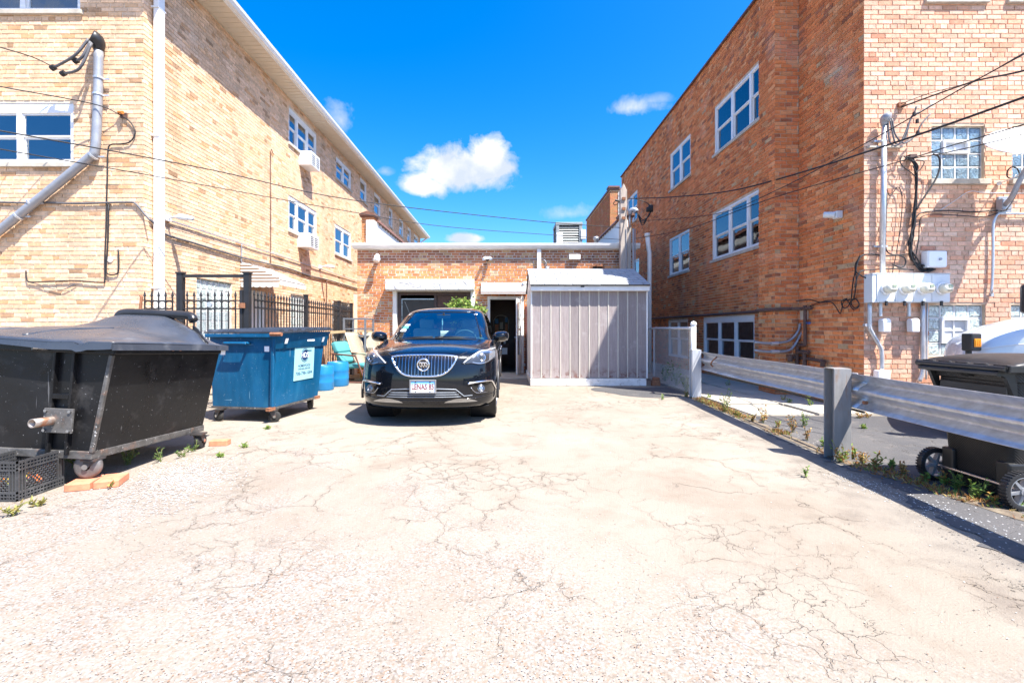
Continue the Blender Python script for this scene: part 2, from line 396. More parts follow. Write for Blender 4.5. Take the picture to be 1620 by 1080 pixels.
mb.add([(-300, -200, 0), (300, -200, 0), (300, 600, 0), (-300, 600, 0)], [(0, 1, 2, 3)])
mb.build('ground', mats['lot'], kind='structure')
# newer, darker asphalt along the guardrail and in front of the red building
left = []
y = -4.0
while y < 6.45:
    left.append((2.86 + rng.gauss(0, .035) + .16 * max(0, y - 3.2) + .10 * math.sin(y * 2.1) + rng.uniform(-.05, .05) - (.0 if y > 1.2 else (1.2 - y) * -.35), y, .004)); y += .05
nl_ = len(left)
MB().add(left + [(60, p[1], .004) for p in left], [(k, nl_ + k, nl_ + k + 1, k + 1) for k in range(nl_ - 1)]).build('asphalt_apron', mats['apron'], kind='structure')
# dark patch in front of the shed
pl = []
for k in range(28):
    a = 6.2832 * k / 28; rr = 1 + .18 * math.sin(3 * a) + rng.uniform(-.08, .08)
    pl.append((2.75 + 1.0 * rr * math.cos(a), 9.05 + .72 * rr * math.sin(a), .004))
MB().add(pl, [tuple(range(28))]).build('asphalt_patch', mats['apron'], kind='structure')
# concrete walk between the lot and the red building
MB().box(3.42, 5.40, 6.44, 22, -.1, .006).build('walkway', M_('walk_bed', (.16, .14, .12), .95, var=.3), kind='structure')
walk = bpy.data.objects['walkway']
ys = [6.47, 7.32, 8.62, 9.9, 11.2, 12.6, 14.2, 16, 18, 20]
for i in range(len(ys) - 1):
    for (xa, xb) in ((3.50, 4.42), (4.45, 5.36)):
        mb = MB(); dz = rng.uniform(.022, .045); e = .014
        mb.box(xa + e, xb - e, ys[i] + e, ys[i + 1] - e, -.05, dz)
        mb.build('slab', mats['concrete'], walk, bevel=.008)
mb = MB(); mb.box(-.15, .56, 11.2, 12.5, -.05, .03); mb.build('slab', mats['concrete'], walk, bevel=.01)
mb = MB(); mb.box(-1.0, -.18, 11.1, 12.5, -.05, .026); mb.build('slab', mats['concrete'], walk, bevel=.01)

# ------------------------------------------------------------------ walls of brick
class Fr:                                            # a wall: s runs along it, z up, d out of it
    def __init__(s, o, u, n): s.o, s.u, s.n = Vector(o), Vector(u), Vector(n)
    def p(s, a, z, d=0): return s.o + s.u * a + s.n * d + Vector((0, 0, z))
    def box(s, mb, a0, a1, z0, z1, d0, d1, col=None):
        return mb.add([s.p(a, z, d) for z in (z0, z1) for d in (d0, d1) for a in (a0, a1)],
                      [(0, 2, 3, 1), (4, 5, 7, 6), (0, 1, 5, 4), (2, 6, 7, 3), (0, 4, 6, 2), (1, 3, 7, 5)], col)
CO, JT = .071, .0125                                 # course height, joint
def brick_field(fr, s0, s1, z0, z1, holes, pal, seed, jit=.0025, JT=JT):
    rg = random.Random(seed); out = []
    k = int(math.floor(z0 / CO))
    while k * CO < z1 - .02:
        za, zb = max(k * CO + JT / 2, z0), min((k + 1) * CO - JT / 2, z1)
        head = k % 6 == 3; L = .1085 if head else .217
        a = s0 - ((k % 2) * L / 2 if not head else L / 2 * .5)
        hs_ = [h for h in holes if zb > h[2] + .012 and za < h[3] - .012]
        while a < s1:
            l = L + rg.uniform(-.006, .006)
            iv = [(max(a, s0), min(a + l - JT, s1))]
            for h in hs_:
                nv = []
                for (p, q) in iv:
                    if q <= h[0] or p >= h[1]: nv.append((p, q)); continue
                    if p < h[0] - .02: nv.append((p, h[0] - .004))
                    if q > h[1] + .02: nv.append((h[1] + .004, q))
                iv = nv
            for (p, q) in iv:
                if q - p > .025:
                    out.append((fr, p, q, za + rg.uniform(-.0015, .0015), zb + rg.uniform(-.0015, .0015), rg.uniform(-jit, jit), pal(rg, (p + q) / 2, za)))
            a += l
        k += 1
    return out
FACES5 = [(0, 1, 2, 3), (0, 4, 5, 1), (1, 5, 6, 2), (2, 6, 7, 3), (3, 7, 4, 0)]
def screen_area(b):
    fr, p, q, za, zb, d, c = b; pts = []
    for (s, z) in ((p, za), (q, za), (q, zb), (p, zb)):
        w = fr.p(s, z)
        if w.y < .3: return 0
        pts.append((U0 + F * w.x / w.y, V0 - F * (w.z - CH) / w.y))
    if any(u < 2 or u > 1618 or v < 2 or v > 1078 for u, v in pts): return 0
    return abs(sum(pts[i][0] * pts[(i + 1) % 4][1] - pts[(i + 1) % 4][0] * pts[i][1] for i in range(4))) / 2
def lay_bricks(parent, bricks, hidden=lambda w: False, n_obj=300):
    order = sorted(range(len(bricks)), key=lambda i: -(0 if hidden(bricks[i][0].p((bricks[i][1] + bricks[i][2]) / 2, bricks[i][3])) else screen_area(bricks[i])))
    single = set(order[:n_obj])
    shared = {}
    mb = MB(); org = ORG[parent.name]
    for i, (fr, p, q, za, zb, d, c) in enumerate(bricks):
        e = .0035; h = d
        if i in single:
            key = (id(fr), round((q - p) * 100), round((zb - za) * 200))
            if key not in shared:
                w, hh = key[1] / 100, key[2] / 200
                vs = [fr.u * s + Vector((0, 0, z)) + fr.n * dd for dd, ins in ((0, e), (-e, 0), (-.03, 0)) for (s, z) in ((ins, ins), (w - ins, ins), (w - ins, hh - ins), (ins, hh - ins))]
                fs = [(0, 1, 2, 3)] + [(a + o, (a + 1) % 4 + o, (a + 1) % 4 + 4 + o, a + 4 + o) for o in (0, 4) for a in range(4)]
                me = bpy.data.meshes.new('brick'); me.from_pydata(vs, [], fs); me.materials.append(BR_OBJ); shared[key] = me
            o = bpy.data.objects.new('brick', shared[key]); COL.objects.link(o); o.parent = parent
            o.location = fr.p(p, za, h) - org; o.color = (*c, 1)
        else:
            vs = [fr.p(s, z, dd) for dd in (h, -.03) for (s, z) in ((p, za), (q, za), (q, zb), (p, zb))]
            mb.add(vs, FACES5, c)
    mb.build('brickwork', BR_STUFF, parent, kind='stuff', nofix=True)
def backing(mb, fr, s0, s1, z0, z1, holes, d=-.0095, reveal=.16):
    ss = sorted({s0, s1, *[min(max(x, s0), s1) for h in holes for x in h[:2]]}); zs = sorted({z0, z1, *[min(max(x, z0), z1) for h in holes for x in h[2:4]]})
    for i in range(len(ss) - 1):
        for j in range(len(zs) - 1):
            cs, cz = (ss[i] + ss[i + 1]) / 2, (zs[j] + zs[j + 1]) / 2
            if any(h[0] < cs < h[1] and h[2] < cz < h[3] for h in holes): continue
            mb.add([fr.p(ss[i], zs[j], d), fr.p(ss[i + 1], zs[j], d), fr.p(ss[i + 1], zs[j + 1], d), fr.p(ss[i], zs[j + 1], d)], [(0, 1, 2, 3)])
    for h in holes:
        a, b_, c_, e_ = h[:4]
        for (p, q) in (((a, c_), (b_, c_)), ((b_, c_), (b_, e_)), ((b_, e_), (a, e_)), ((a, e_), (a, c_))):
            mb.add([fr.p(p[0], p[1], d), fr.p(q[0], q[1], d), fr.p(q[0], q[1], -reveal), fr.p(p[0], p[1], -reveal)], [(0, 1, 2, 3)])
PANE = glass_mat('window_glass', (.95, .97, .99), .06, .015)
PANE_SKY = glass_mat('window_glass_sunny', (.93, .96, .98), .17, .015)  # sunny side: extra mirror share stands in for brighter sky reflection
PANE_DARK = glass_mat('window_glass_shade', (.45, .50, .55), .16, .02)  # shaded copy of the pane: shade put into the glass tint
def window(parent, fr, s0, s1, z0, z1, n, glass=None, blinds='half', sill=True, widths=None, header=0.0, rail=.5, backm='room_dark', mat='vinyl', deep=.0):
    """n sashes side by side, each an upper and a lower pane; sits in its opening with a sill below"""
    glass = glass or (PANE_SKY if fr in (FL, FS) else PANE); r = rng; D = -.016 - deep
    f = MB(); fw = .052
    fr.box(f, s0 + .003, s0 + fw, z0 + .003, z1 - .003, D - .09, D); fr.box(f, s1 - fw, s1 - .003, z0 + .003, z1 - .003, D - .09, D - .001)
    fr.box(f, s0 + fw, s1 - fw, z1 - fw - header, z1 - .003, D - .09, D - .002); fr.box(f, s0 + fw, s1 - fw, z0 + .003, z0 + fw, D - .09, D - .002)
    ws = widths or [1] * n; tot = sum(ws); a = s0 + fw; panes = []
    for i in range(n):
        b_ = a + (s1 - s0 - 2 * fw) * ws[i] / tot
        if i < n - 1: fr.box(f, b_ - .04, b_ + .04, z0 + fw, z1 - fw - header, D - .085, D - .004)
        pa, pb = a + (.04 if i else 0), b_ - (.04 if i < n - 1 else 0)
        lo, hi = z0 + fw, z1 - fw - header; zm = lo + (hi - lo) * rail
        fs = .026
        for (q0, q1, dd) in ((lo, zm, -.045), (zm, hi, -.022)) if rail else ((lo, hi, -.022),):
            fr.box(f, pa, pa + fs, q0, q1, D + dd - .028, D + dd); fr.box(f, pb - fs, pb, q0, q1, D + dd - .028, D + dd)
            fr.box(f, pa + fs, pb - fs, q0, q0 + fs, D + dd - .028, D + dd - .001); fr.box(f, pa + fs, pb - fs, q1 - fs, q1, D + dd - .028, D + dd - .001)
            panes.append((pa + fs, pb - fs, q0 + fs, q1 - fs, D + dd - .016))
        a = b_
    w = f.build('window', mats[mat], parent)
    for (p, q, c0, c1, dd) in panes:
        m = MB(); fr.box(m, p - .004, q + .004, c0 - .004, c1 + .004, dd - .002, dd + .002); m.build('pane', glass, w)
    if blinds == 'curtain':
        m = MB(); nn = 40; m.add([fr.p(s0 + fw + (s1 - s0 - 2 * fw) * k / nn, z, D - .10 + .010 * math.sin(k * 1.9)) for z in (z0 + .03, z1 - header - fw) for k in range(nn + 1)], [(k, k + 1, nn + 2 + k, nn + 1 + k) for k in range(nn)]); m.build('curtain', mats['curtain_blue'], w)
    elif blinds:
        zb = {'half': lambda: z0 + (z1 - z0) * r.uniform(.42, .58), 'full': lambda: z0 + .06, 'low': lambda: z0 + (z1 - z0) * r.uniform(.1, .3)}[blinds]()
        m = MB(); k = zb
        while k < z1 - header - fw: fr.box(m, s0 + fw, s1 - fw, k, min(k + .052, z1), D - .086, D - .079); k += .056
        m.build('blind', mats['blind'], w)
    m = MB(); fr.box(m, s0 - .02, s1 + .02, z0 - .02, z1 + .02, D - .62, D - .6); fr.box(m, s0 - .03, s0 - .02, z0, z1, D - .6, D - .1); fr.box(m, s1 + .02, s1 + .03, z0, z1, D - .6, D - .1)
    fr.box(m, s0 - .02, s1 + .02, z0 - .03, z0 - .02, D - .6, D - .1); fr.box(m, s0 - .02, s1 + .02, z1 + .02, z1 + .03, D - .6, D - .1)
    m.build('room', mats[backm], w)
    if sill:
        m = MB(); fr.box(m, s0 - .06, s1 + .06, z0 - .075, z0 - .002, -.15, .045); m.build('sill', mats['stone'], w, bevel=.006)
    return w
# glass blocks: each block a part of its window
def gb_mat(name, col):
    m, nt, b = nodes_of(name); t = NT(nt)
    v = t.coord('Object'); n = t.noise(16, v, 3, .5, 1.6)
    c = t.mix(t.ramp(n.outputs[0], [(.36, 0.0), (.62, 1.0)]), tuple(x * .45 for x in col), col)
    t.l(c, b.inputs['Base Color']); b.inputs['Roughness'].default_value = .1; b.inputs['IOR'].default_value = 1.5
    b.inputs['Specular IOR Level'].default_value = .9; b.inputs['Coat Weight'].default_value = .6
    t.bump(n.outputs[0], .9, .02, b); return m
GB_A, GB_B = gb_mat('glass_block_clear', (.20, .30, .37)), gb_mat('glass_block_green', (.58, .70, .69))
def block_window(parent, fr, s0, s1, z0, z1, nx, nz_, mat, skip=(), vent=None, sill=True):
    f = MB(); bw, bh = (s1 - s0) / nx, (z1 - z0) / nz_; D = -.05
    for i in range(nx + 1): fr.box(f, s0 + i * bw - .007, s0 + i * bw + .007, z0, z1, D - .07, D)
    for j in range(nz_ + 1): fr.box(f, s0, s1, z0 + j * bh - .007, z0 + j * bh + .007, D - .069, D - .001)
    w = f.build('window', mats['white_paint'], parent)
    for i in range(nx):
        for j in range(nz_):
            if (i, j) in skip: continue
            m = MB(); a, b_, c_, e_ = s0 + i * bw + .007, s0 + (i + 1) * bw - .007, z0 + j * bh + .007, z0 + (j + 1) * bh - .007
            g = .022
            vs = [fr.p(s, z, dd) for dd, ins in ((D + .004, g), (D - .004, g * .4), (D - .02, 0), (D - .07, 0)) for (s, z) in ((a + ins, c_ + ins), (b_ - ins, c_ + ins), (b_ - ins, e_ - ins), (a + ins, e_ - ins))]
            m.add(vs, [(0, 1, 2, 3)] + [(q + o, (q + 1) % 4 + o, (q + 1) % 4 + 4 + o, q + 4 + o) for o in (0, 4, 8) for q in range(4)] + [(15, 14, 13, 12)])
            m.build('glass_block', mat, w)
    if vent:
        a, b_, c_, e_ = s0 + vent[0] * bw, s0 + vent[1] * bw, z0 + vent[2] * bh, z0 + vent[3] * bh; m = MB(); t_ = .035
        fr.box(m, a, a + t_, c_, e_, D - .05, D + .03); fr.box(m, b_ - t_, b_, c_, e_, D - .05, D + .03); fr.box(m, a + t_, b_ - t_, e_ - t_, e_, D - .05, D + .029); fr.box(m, a + t_, b_ - t_, c_, c_ + t_, D - .05, D + .029)
        m.build('vent_frame', mats['vinyl'], w)
        m = MB(); fr.box(m, a + t_, b_ - t_, c_ + t_, e_ - t_, D - .02, D - .015); m.build('vent_pane', mats['vent_pane'], w)
    if sill:
        m = MB(); fr.box(m, s0 - .05, s1 + .05, z0 - .08, z0 - .003, -.12, .05); m.build('sill', mats['stone'], w, bevel=.006)
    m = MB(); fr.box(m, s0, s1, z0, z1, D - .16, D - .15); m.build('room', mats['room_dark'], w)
    return w
defm('vent_pane', (.55, .58, .60), .2, var=.15, scale=5)

# ------------------------------------------------------------------ the yellow brick apartment building on the left
def pal_yellow(rg, s, z):
    q = rg.random()
    base = ((.74, .495, .32) if q < .54 else (.76, .53, .36) if q < .82 else (.71, .45, .265) if q < .92 else (.63, .36, .19) if q < .97 else (.44, .27, .16))
    j = rg.uniform(.84, 1.12); return tuple(x * j for x in base)
YX, YF = -5.81, 7.30
yb = thing('apartment_building', (-8.5, 16, 0), 'long yellow brick apartment building on the left with white eaves and gutter', 'building')
FL, FS = Fr((0, YF, 0), (1, 0, 0), (0, -1, 0)), Fr((YX, 0, 0), (0, 1, 0), (1, 0, 0))
def sv(u, v):                                         # side wall: bearing -> (distance along wall, height)
    y = YX * F / (u - U0); return y, CH + (V0 - v) * y / F
fhol = [(-8.6, -6.94, 3.90, 4.86), (-8.6, -6.83, 6.34, 7.3)]
shol = [(12.2, 13.99, 6.24, 7.2), (12.2, 13.99, 3.90, 4.83), (15.6, 17.1, 6.42, 7.15), (15.5, 17.1, 3.82, 4.82), (8.56, 9.66, .98, 2.2), (10.1, 10.95, .0, 2.12), (12.3, 13.4, .9, 2.18), (15.3, 16.9, .9, 2.18)]
upper = [(570, 580, 6.45), (592, 602, 6.40), (615.5, 621, 6.4), (632, 638, 6.4), (645, 650, 6.45), (655, 662, 6.4)]
for (a, b_, zz) in upper: shol.append((sv(a, 0)[0], sv(b_, 0)[0], zz, 7.3))
m = MB(); backing(m, FL, -12, YX - .009, 0, 7.5, fhol); backing(m, FS, YF + .006, 31.0, 0, 7.5, shol)
m.add([(-12, 7.32, 0), (-12, 31, 0), (-12, 31, 7.5), (-12, 7.32, 7.5)], [(0, 1, 2, 3)]); m.add([(-12, 31, 0), (YX, 31, 0), (YX, 31, 7.5), (-12, 31, 7.5)], [(0, 1, 2, 3)])
m.build('wall', mats['mortar_warm'], yb)
bl = brick_field(FL, -12, YX - .004, 0, 7.42, fhol, pal_yellow, 11) + brick_field(FS, YF + .005, 17.4, 0, 7.42, shol, pal_yellow, 12) + brick_field(FS, 17.4, 31, 2.6, 7.42, shol, pal_yellow, 13)
lay_bricks(yb, bl, hidden=lambda w: (w.y < 7.5 and (w.z < 1.3)) or w.z > 7.3 or (w.y > 7.4 and w.y < 9.5 and w.z < 1.6))
# eaves: soffit, fascia and gutter all round the visible sides
m = MB(); m.box(-12, YX + .46, YF - .36, 31.4, 7.46, 7.50); m.build('soffit', mats['soffit'], yb)
m = MB()
k = YF - .3
while k < 31.2: m.box(YX + .03, YX + .44, k, k + .012, 7.452, 7.4595); k += .15
m.build('soffit_vent', mats['soffit'], yb, kind='stuff')
def gutter_prof(p, q, t): return (p, t, q)
gp = [(0, 0), (.075, 0), (.09, .03), (.11, .06), (.12, .115), (.108, .115), (.10, .065), (.08, .035), (.06, .012), (0, .012)]
m = MB(); m.prism([(YX + .47 + a, 7.47 + b_) for a, b_ in gp], (YF - .36, 31.45), gutter_prof); m.box(YX + .455, YX + .475, YF - .36, 31.4, 7.45, 7.60)
m.prism([(YF - .37 - a, 7.47 + b_) for a, b_ in gp], (-12, YX + .5), lambda p, q, t: (t, p, q)); m.build('gutter', mats['gutter_white'], yb)
m = MB(); m.add([(-12.3, YF - .3, 7.6), (YX + .5, YF - .3, 7.6), (YX + .5, 31.4, 7.6), (-12.3, 31.4, 7.6), (-9, 10.5, 8.0), (-9, 28, 8.0)], [(0, 1, 4), (1, 2, 5, 4), (2, 3, 5), (3, 0, 4, 5)]); m.build('roof', mats['roof_dark'], yb)
m = MB(); m.box(YX + .03, YX + .125, 7.46, 7.60, .1, 7.46); m.bar((YX + .08, 7.53, 7.44), (YX + .5, 7.53, 7.50), .08, .08)
dsp = m.build('downspout', mats['gutter_white'], yb, bevel=.012)
for zz in (1.9, 4.4, 6.5): m = MB(); m.box(YX + .004, YX + .13, 7.445, 7.615, zz, zz + .025); m.build('strap', mats['gutter_white'], dsp)
m = MB(); m.tube([(YX + .5, 31.2, 7.5), (YX + .2, 31.2, 7.3), (YX + .06, 31.2, 7.2), (YX + .06, 31.2, 3)], .05, 8); m.build('downspout', mats['gutter_white'], yb)
# windows
window(yb, FL, *fhol[0], 2, blinds='curtain', header=.10, widths=[1, 1.15]); window(yb, FL, *fhol[1], 2, blinds='curtain', header=.06, widths=[1, 1.15])
window(yb, FS, *shol[0], 3, blinds='curtain', header=.06, widths=[.8, 1.1, .9]); window(yb, FS, *shol[1], 3, blinds='curtain', header=.06, widths=[.8, 1.1, .9])
window(yb, FS, *shol[2], 2, blinds='half', header=.05); window(yb, FS, *shol[3], 2, blinds='half', header=.05)
block_window(yb, FS, *shol[4], 6, 6, GB_B); block_window(yb, FS, *shol[6], 5, 6, GB_B); window(yb, FS, *shol[7], 2, blinds='half')
for i, h in enumerate(shol[8:]): window(yb, FS, *h, 1, blinds=['full', 'half', None, 'half', 'full', 'half'][i], header=.04)
# door under the awning
m = MB(); fr = FS; a, b_, c_, e_ = shol[5]
fr.box(m, a, a + .07, c_, e_, -.12, .01); fr.box(m, b_ - .07, b_, c_, e_, -.12, .01); fr.box(m, a + .07, b_ - .07, e_ - .07, e_, -.12, .009); m.build('door_frame', mats['white_paint'], yb)
m = MB(); fr.box(m, a + .07, b_ - .07, .05, e_ - .07, -.11, -.07)
for (p, q) in ((.16, .95), (1.1, 1.9)): fr.box(m, a + .17, b_ - .17, p, q, -.07, -.06)
dr = m.build('door', mats['white_paint'], yb); m = MB(); m.lathe([(.03, 0), (.03, .05)], (YX - .06, b_ - .12, 1.0), 10, 'x'); m.build('handle', mats['steel'], dr)
# striped metal awning over that door
aw0, aw1, wz, ox, oz = 9.96, 11.25, 2.68, YX + .86, 2.30
m = MB(); n = 9
defm('awning_white', (.62, .61, .59), .45, var=.06); defm('awning_tan', (.26, .17, .11), .5, var=.1)
m.add([(YX + .01, aw0, wz), (YX + .01, aw1, wz), (ox, aw1, oz), (ox, aw0, oz)], [(0, 1, 2, 3)])
aw = m.build('awning', mats['awning_tan'], yb, solid=.008)
for k in range(n):
    y0 = aw0 + (aw1 - aw0) * k / n; y1 = y0 + (aw1 - aw0) / n * .72
    m = MB(); m.bar(((YX + .02), (y0 + y1) / 2, wz + .014), (ox + .02, (y0 + y1) / 2, oz + .014), y1 - y0, .016); m.build('slat', mats['awning_white'], aw)
for k in range(14):                                   # slats of the near end panel
    t0 = k / 14; zt = wz - (wz - 2.20) * t0 - .01; xr = YX + .05 + (ox - YX - .05) * min(1, (wz - zt + .06) / (wz - oz))
    m = MB(); m.box(YX + .012, xr, aw0 - .012, aw0 + .006, zt - (.026 if k % 2 else .036), zt); m.build('slat', mats['awning_tan' if k % 2 else 'awning_white'], aw)
m = MB(); pts = []
for k in range(41):
    y0 = aw0 + (aw1 - aw0) * k / 40; pts.append((ox + .012, y0, oz - .085 - .022 * abs(math.sin(k * math.pi / 4))))
vs = [(ox + .012, aw0 + (aw1 - aw0) * k / 40, oz) for k in range(41)] + pts
m.add(vs, [(k, k + 1, 42 + k, 41 + k) for k in range(40)])
xs = [YX + .02 + (ox - YX - .02) * k / 30 for k in range(31)]
m.add([(x, aw0 - .016, 2.215) for x in xs] + [(x, aw0 - .016, 2.165 - .022 * abs(math.sin(k * math.pi / 5))) for k, x in enumerate(xs)], [(k, k + 1, 32 + k, 31 + k) for k in range(30)])
m.build('valance', mats['awning_white'], aw, solid=.006)
# bars over the far basement window
m = MB()
for k in range(12): m.box(YX + .05, YX + .065, 15.3 + k * .145, 15.315 + k * .145, .9, 2.18)
for zz in (.95, 1.5, 2.12): m.box(YX + .045, YX + .07, 15.25, 16.95, zz, zz + .03)
m.build('window_bars', mats['black_iron'], yb)

# ------------------------------------------------------------------ the red brick apartment building on the right
def pal_red(rg, s, z):
    q = rg.random()
    base = ((.66, .222, .082) if q < .52 else (.58, .18, .07) if q < .72 else (.68, .30, .135) if q < .90 else (.38, .14, .072) if q < .98 else (.50, .33, .19))
    j = rg.uniform(.84, 1.14); return tuple(x * j for x in base)
def pal_redfront(rg, s, z):
    q = rg.random()
    base = ((.69, .41, .285) if q < .46 else (.71, .455, .33) if q < .74 else (.66, .35, .225) if q < .88 else (.72, .49, .36) if q < .97 else (.56, .26, .165))
    j = rg.uniform(.86, 1.12); return tuple(x * j for x in base)
RX, RF, RT = 5.39, 6.85, 8.28
rb = thing('apartment_building', (9, 14, 0), 'red brick apartment building on the right with chimney and tiled parapet', 'building')
GF, GS = Fr((0, RF, 0), (1, 0, 0), (0, -1, 0)), Fr((RX, 0, 0), (0, 1, 0), (-1, 0, 0))
CX, C0, C1 = 4.95, 8.37, 8.91
GC, GCF = Fr((CX, 0, 0), (0, 1, 0), (-1, 0, 0)), Fr((0, C0, 0), (1, 0, 0), (0, -1, 0))
def pf(u, v): return (u - U0) * RF / F, CH + (V0 - v) * RF / F
a0, b0 = pf(1474, 284); a1, b1 = pf(1558, 199)
c0, d0 = pf(1470, 563); c1, d1 = pf(1559, 482)
ghol = [(a0, a1, b0, b1), (pf(1602, 0)[0], pf(1602, 0)[0] + .8, b0, b1), (c0, c1, d0, d1), (pf(1600, 0)[0], pf(1600, 0)[0] + .8, d0, d1),
        (pf(1468, 0)[0], pf(1556, 0)[0], 6.2, 7.1), (pf(1598, 0)[0], pf(1690, 0)[0], 6.2, 7.1)]
rhol = [(9.2, 11.75, 5.72, 6.92), (9.3, 11.88, 3.02, 4.22), (13.29, 14.92, 5.76, 6.94), (13.38, 15.0, 2.98, 4.18), (18.66, 20.2, 5.76, 6.94), (18.4, 19.9, 2.98, 4.1), (9.87, 12.42, .46, 1.55), (13.47, 15.1, .34, 1.52)]
m = MB(); backing(m, GF, RX + .009, 14, 0, RT, ghol); backing(m, GS, RF + .006, 21.2, 0, RT, rhol); backing(m, GC, C0 + .006, C1, 0, RT, []); backing(m, GCF, CX + .009, RX, 0, RT, [])
m.add([(CX + .009, C1, 0), (RX + .02, C1, 0), (RX + .02, C1, RT), (CX + .009, C1, RT)], [(0, 1, 2, 3)])
m.add([(RX, 21.2, 0), (14, 21.2, 0), (14, 21.2, RT), (RX, 21.2, RT)], [(0, 1, 2, 3)]); m.add([(14, RF, 0), (14, 21.2, 0), (14, 21.2, RT), (14, RF, RT)], [(0, 1, 2, 3)])
m.build('wall', mats['mortar_tan'], rb)
bl = (brick_field(GF, RX + .004, 13.99, 0, RT, ghol, pal_redfront, 21) + brick_field(GS, RF + .005, 21.1, 0, RT, rhol, pal_red, 22)
      + brick_field(GC, C0 + .005, C1, 0, RT, [], pal_red, 23) + brick_field(GCF, CX + .004, RX - .002, 0, RT, [], pal_red, 24))
lay_bricks(rb, bl, hidden=lambda w: w.z < .75 or (w.y < 6.9 and w.x > 6.2 and w.z < 1.5) or w.z > 7.0)
m = MB(); m.box(RX + .02, 13.98, RF + .02, 21.18, RT - .4, RT - .35); m.build('roof', mats['roof_dark'], rb)
defm('coping_tile', (.16, .075, .05), .55, var=.35, scale=5)
k = RF - .03; first = None
while k < 21.2:                                       # clay coping: overlapping saddle tiles with round joints
    if first is None:
        m = MB(); m.prism([(-.06, 0), (-.055, .05), (.08, .095), (.2, .05), (.205, 0)], (0, .44), lambda p, q, t: (RX + p, RF - .03 + t, RT + q))
        m.lathe([(.085, 0), (.09, .03), (.085, .06)], (RX + .07, RF + .36, RT + .06), 10, 'y'); first = m.build('coping', mats['coping_tile'], rb)
    else: dup_part(first, rb, (0, k - RF + .03, 0))
    k += .45
k = RX + .05; first = None
while k < 9:
    if first is None:
        m = MB(); m.prism([(-.06, 0), (-.055, .05), (.08, .095), (.2, .05), (.205, 0)], (0, .44), lambda p, q, t: (k + t, RF + p, RT + .002 + q)); first = m.build('coping', mats['coping_tile'], rb)
    else: dup_part(first, rb, (k - RX - .05, 0, 0))
    k += .45
m = MB(); m.box(CX - .05, RX + .06, C0 - .05, C1 + .05, RT + .1, RT + .22); m.build('chimney_cap', mats['stone'], rb)
window(rb, GS, *rhol[0], 3, blinds='half'); window(rb, GS, *rhol[1], 3, blinds='half'); window(rb, GS, *rhol[2], 2, blinds='half'); window(rb, GS, *rhol[3], 2, blinds='half')
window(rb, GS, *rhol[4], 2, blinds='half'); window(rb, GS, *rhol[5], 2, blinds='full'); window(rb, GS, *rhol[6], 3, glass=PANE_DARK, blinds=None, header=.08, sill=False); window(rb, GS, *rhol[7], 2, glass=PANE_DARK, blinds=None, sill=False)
block_window(rb, GF, *ghol[0], 4, 4, GB_A, skip=((1, 2), (2, 2)), vent=(1, 3, 2, 3)); block_window(rb, GF, *ghol[1], 4, 4, GB_A)
block_window(rb, GF, *ghol[2], 4, 4, GB_B, skip=((1, 1), (2, 1), (1, 2), (2, 2)), vent=(1, 3, 1, 3), sill=False); block_window(rb, GF, *ghol[3], 4, 4, GB_B, sill=False)
window(rb, GF, *ghol[4], 2); window(rb, GF, *ghol[5], 2)

# ------------------------------------------------------------------ the low brick garage at the end of the lot
def pal_garage(rg, s, z):
    q = rg.random()
    if z > 2.95:  # gutter's shadow painted into the top courses as darker brick
        base = ((.44, .19, .095) if q < .5 else (.37, .155, .085) if q < .7 else (.52, .34, .19) if q < .9 else (.29, .14, .09))
    else:
        base = ((.64, .255, .095) if q < .55 else (.57, .205, .08) if q < .75 else (.65, .33, .15) if q < .92 else (.58, .42, .25))
    j = rg.uniform(.84, 1.12); return tuple(x * j for x in base)
GY = 12.57
gb = thing('brick_garage', (-.3, 16, 0), 'low orange brick garage across the back of the lot with white gutter', 'garage')
HF = Fr((0, GY, 0), (1, 0, 0), (0, -1, 0))
GX0, GX1, GT = -4.10, 3.55, 3.46
gh = [(-3.10, -.88, 0, 2.26), (-.50, .50, 0, 2.14), (2.36, 2.72, 2.62, 3.0)]
HL = Fr((GX0, 0, 0), (0, 1, 0), (-1, 0, 0))
m = MB(); backing(m, HF, GX0 + .009, GX1, 0, GT, gh, reveal=.2); backing(m, HL, GY + .006, 30, 0, GT, [])
m.add([(GX1, GY, 0), (GX1, 30, 0), (GX1, 30, GT), (GX1, GY, GT)], [(0, 1, 2, 3)]); m.add([(GX0, 30, 0), (GX1, 30, 0), (GX1, 30, GT), (GX0, 30, GT)], [(0, 1, 2, 3)])
m.build('wall', mats['mortar_pale'], gb)
bl = brick_field(HF, GX0 + .004, GX1, 0, GT, gh, pal_garage, 31, JT=.0175) + brick_field(HL, GY + .005, 16, 0, GT, [], pal_garage, 32)
lay_bricks(gb, bl, hidden=lambda w: (w.x > .55 and w.z < 2.6) or (-2.8 < w.x < -.1 and w.z < 1.6) or w.y > 12.7)
m = MB(); m.box(GX0 - .02, GX1 + .05, GY - .02, 30, GT + .005, GT + .06); m.build('roof', mats['roof_dark'], gb)
m = MB(); m.prism([(GY - .03 - a * 1.25, GT - .02 + b_ * 1.15) for a, b_ in gp], (GX0 - .1, GX1 + .12), lambda p, q, t: (t, p, q)); m.box(GX0 - .08, GX1 + .1, GY - .03, GY - .004, GT - .04, GT + .14)
m.box(GX0 - .06, GX1 + .08, GY + .0, GY + .3, GT + .062, GT + .15); m.build('gutter', mats['gutter_white'], gb)
m = MB(); m.box(.86, .97, GY - .10, GY - .012, 2.5, GT - .02); m.build('downspout', mats['gutter_white'], gb, bevel=.012)
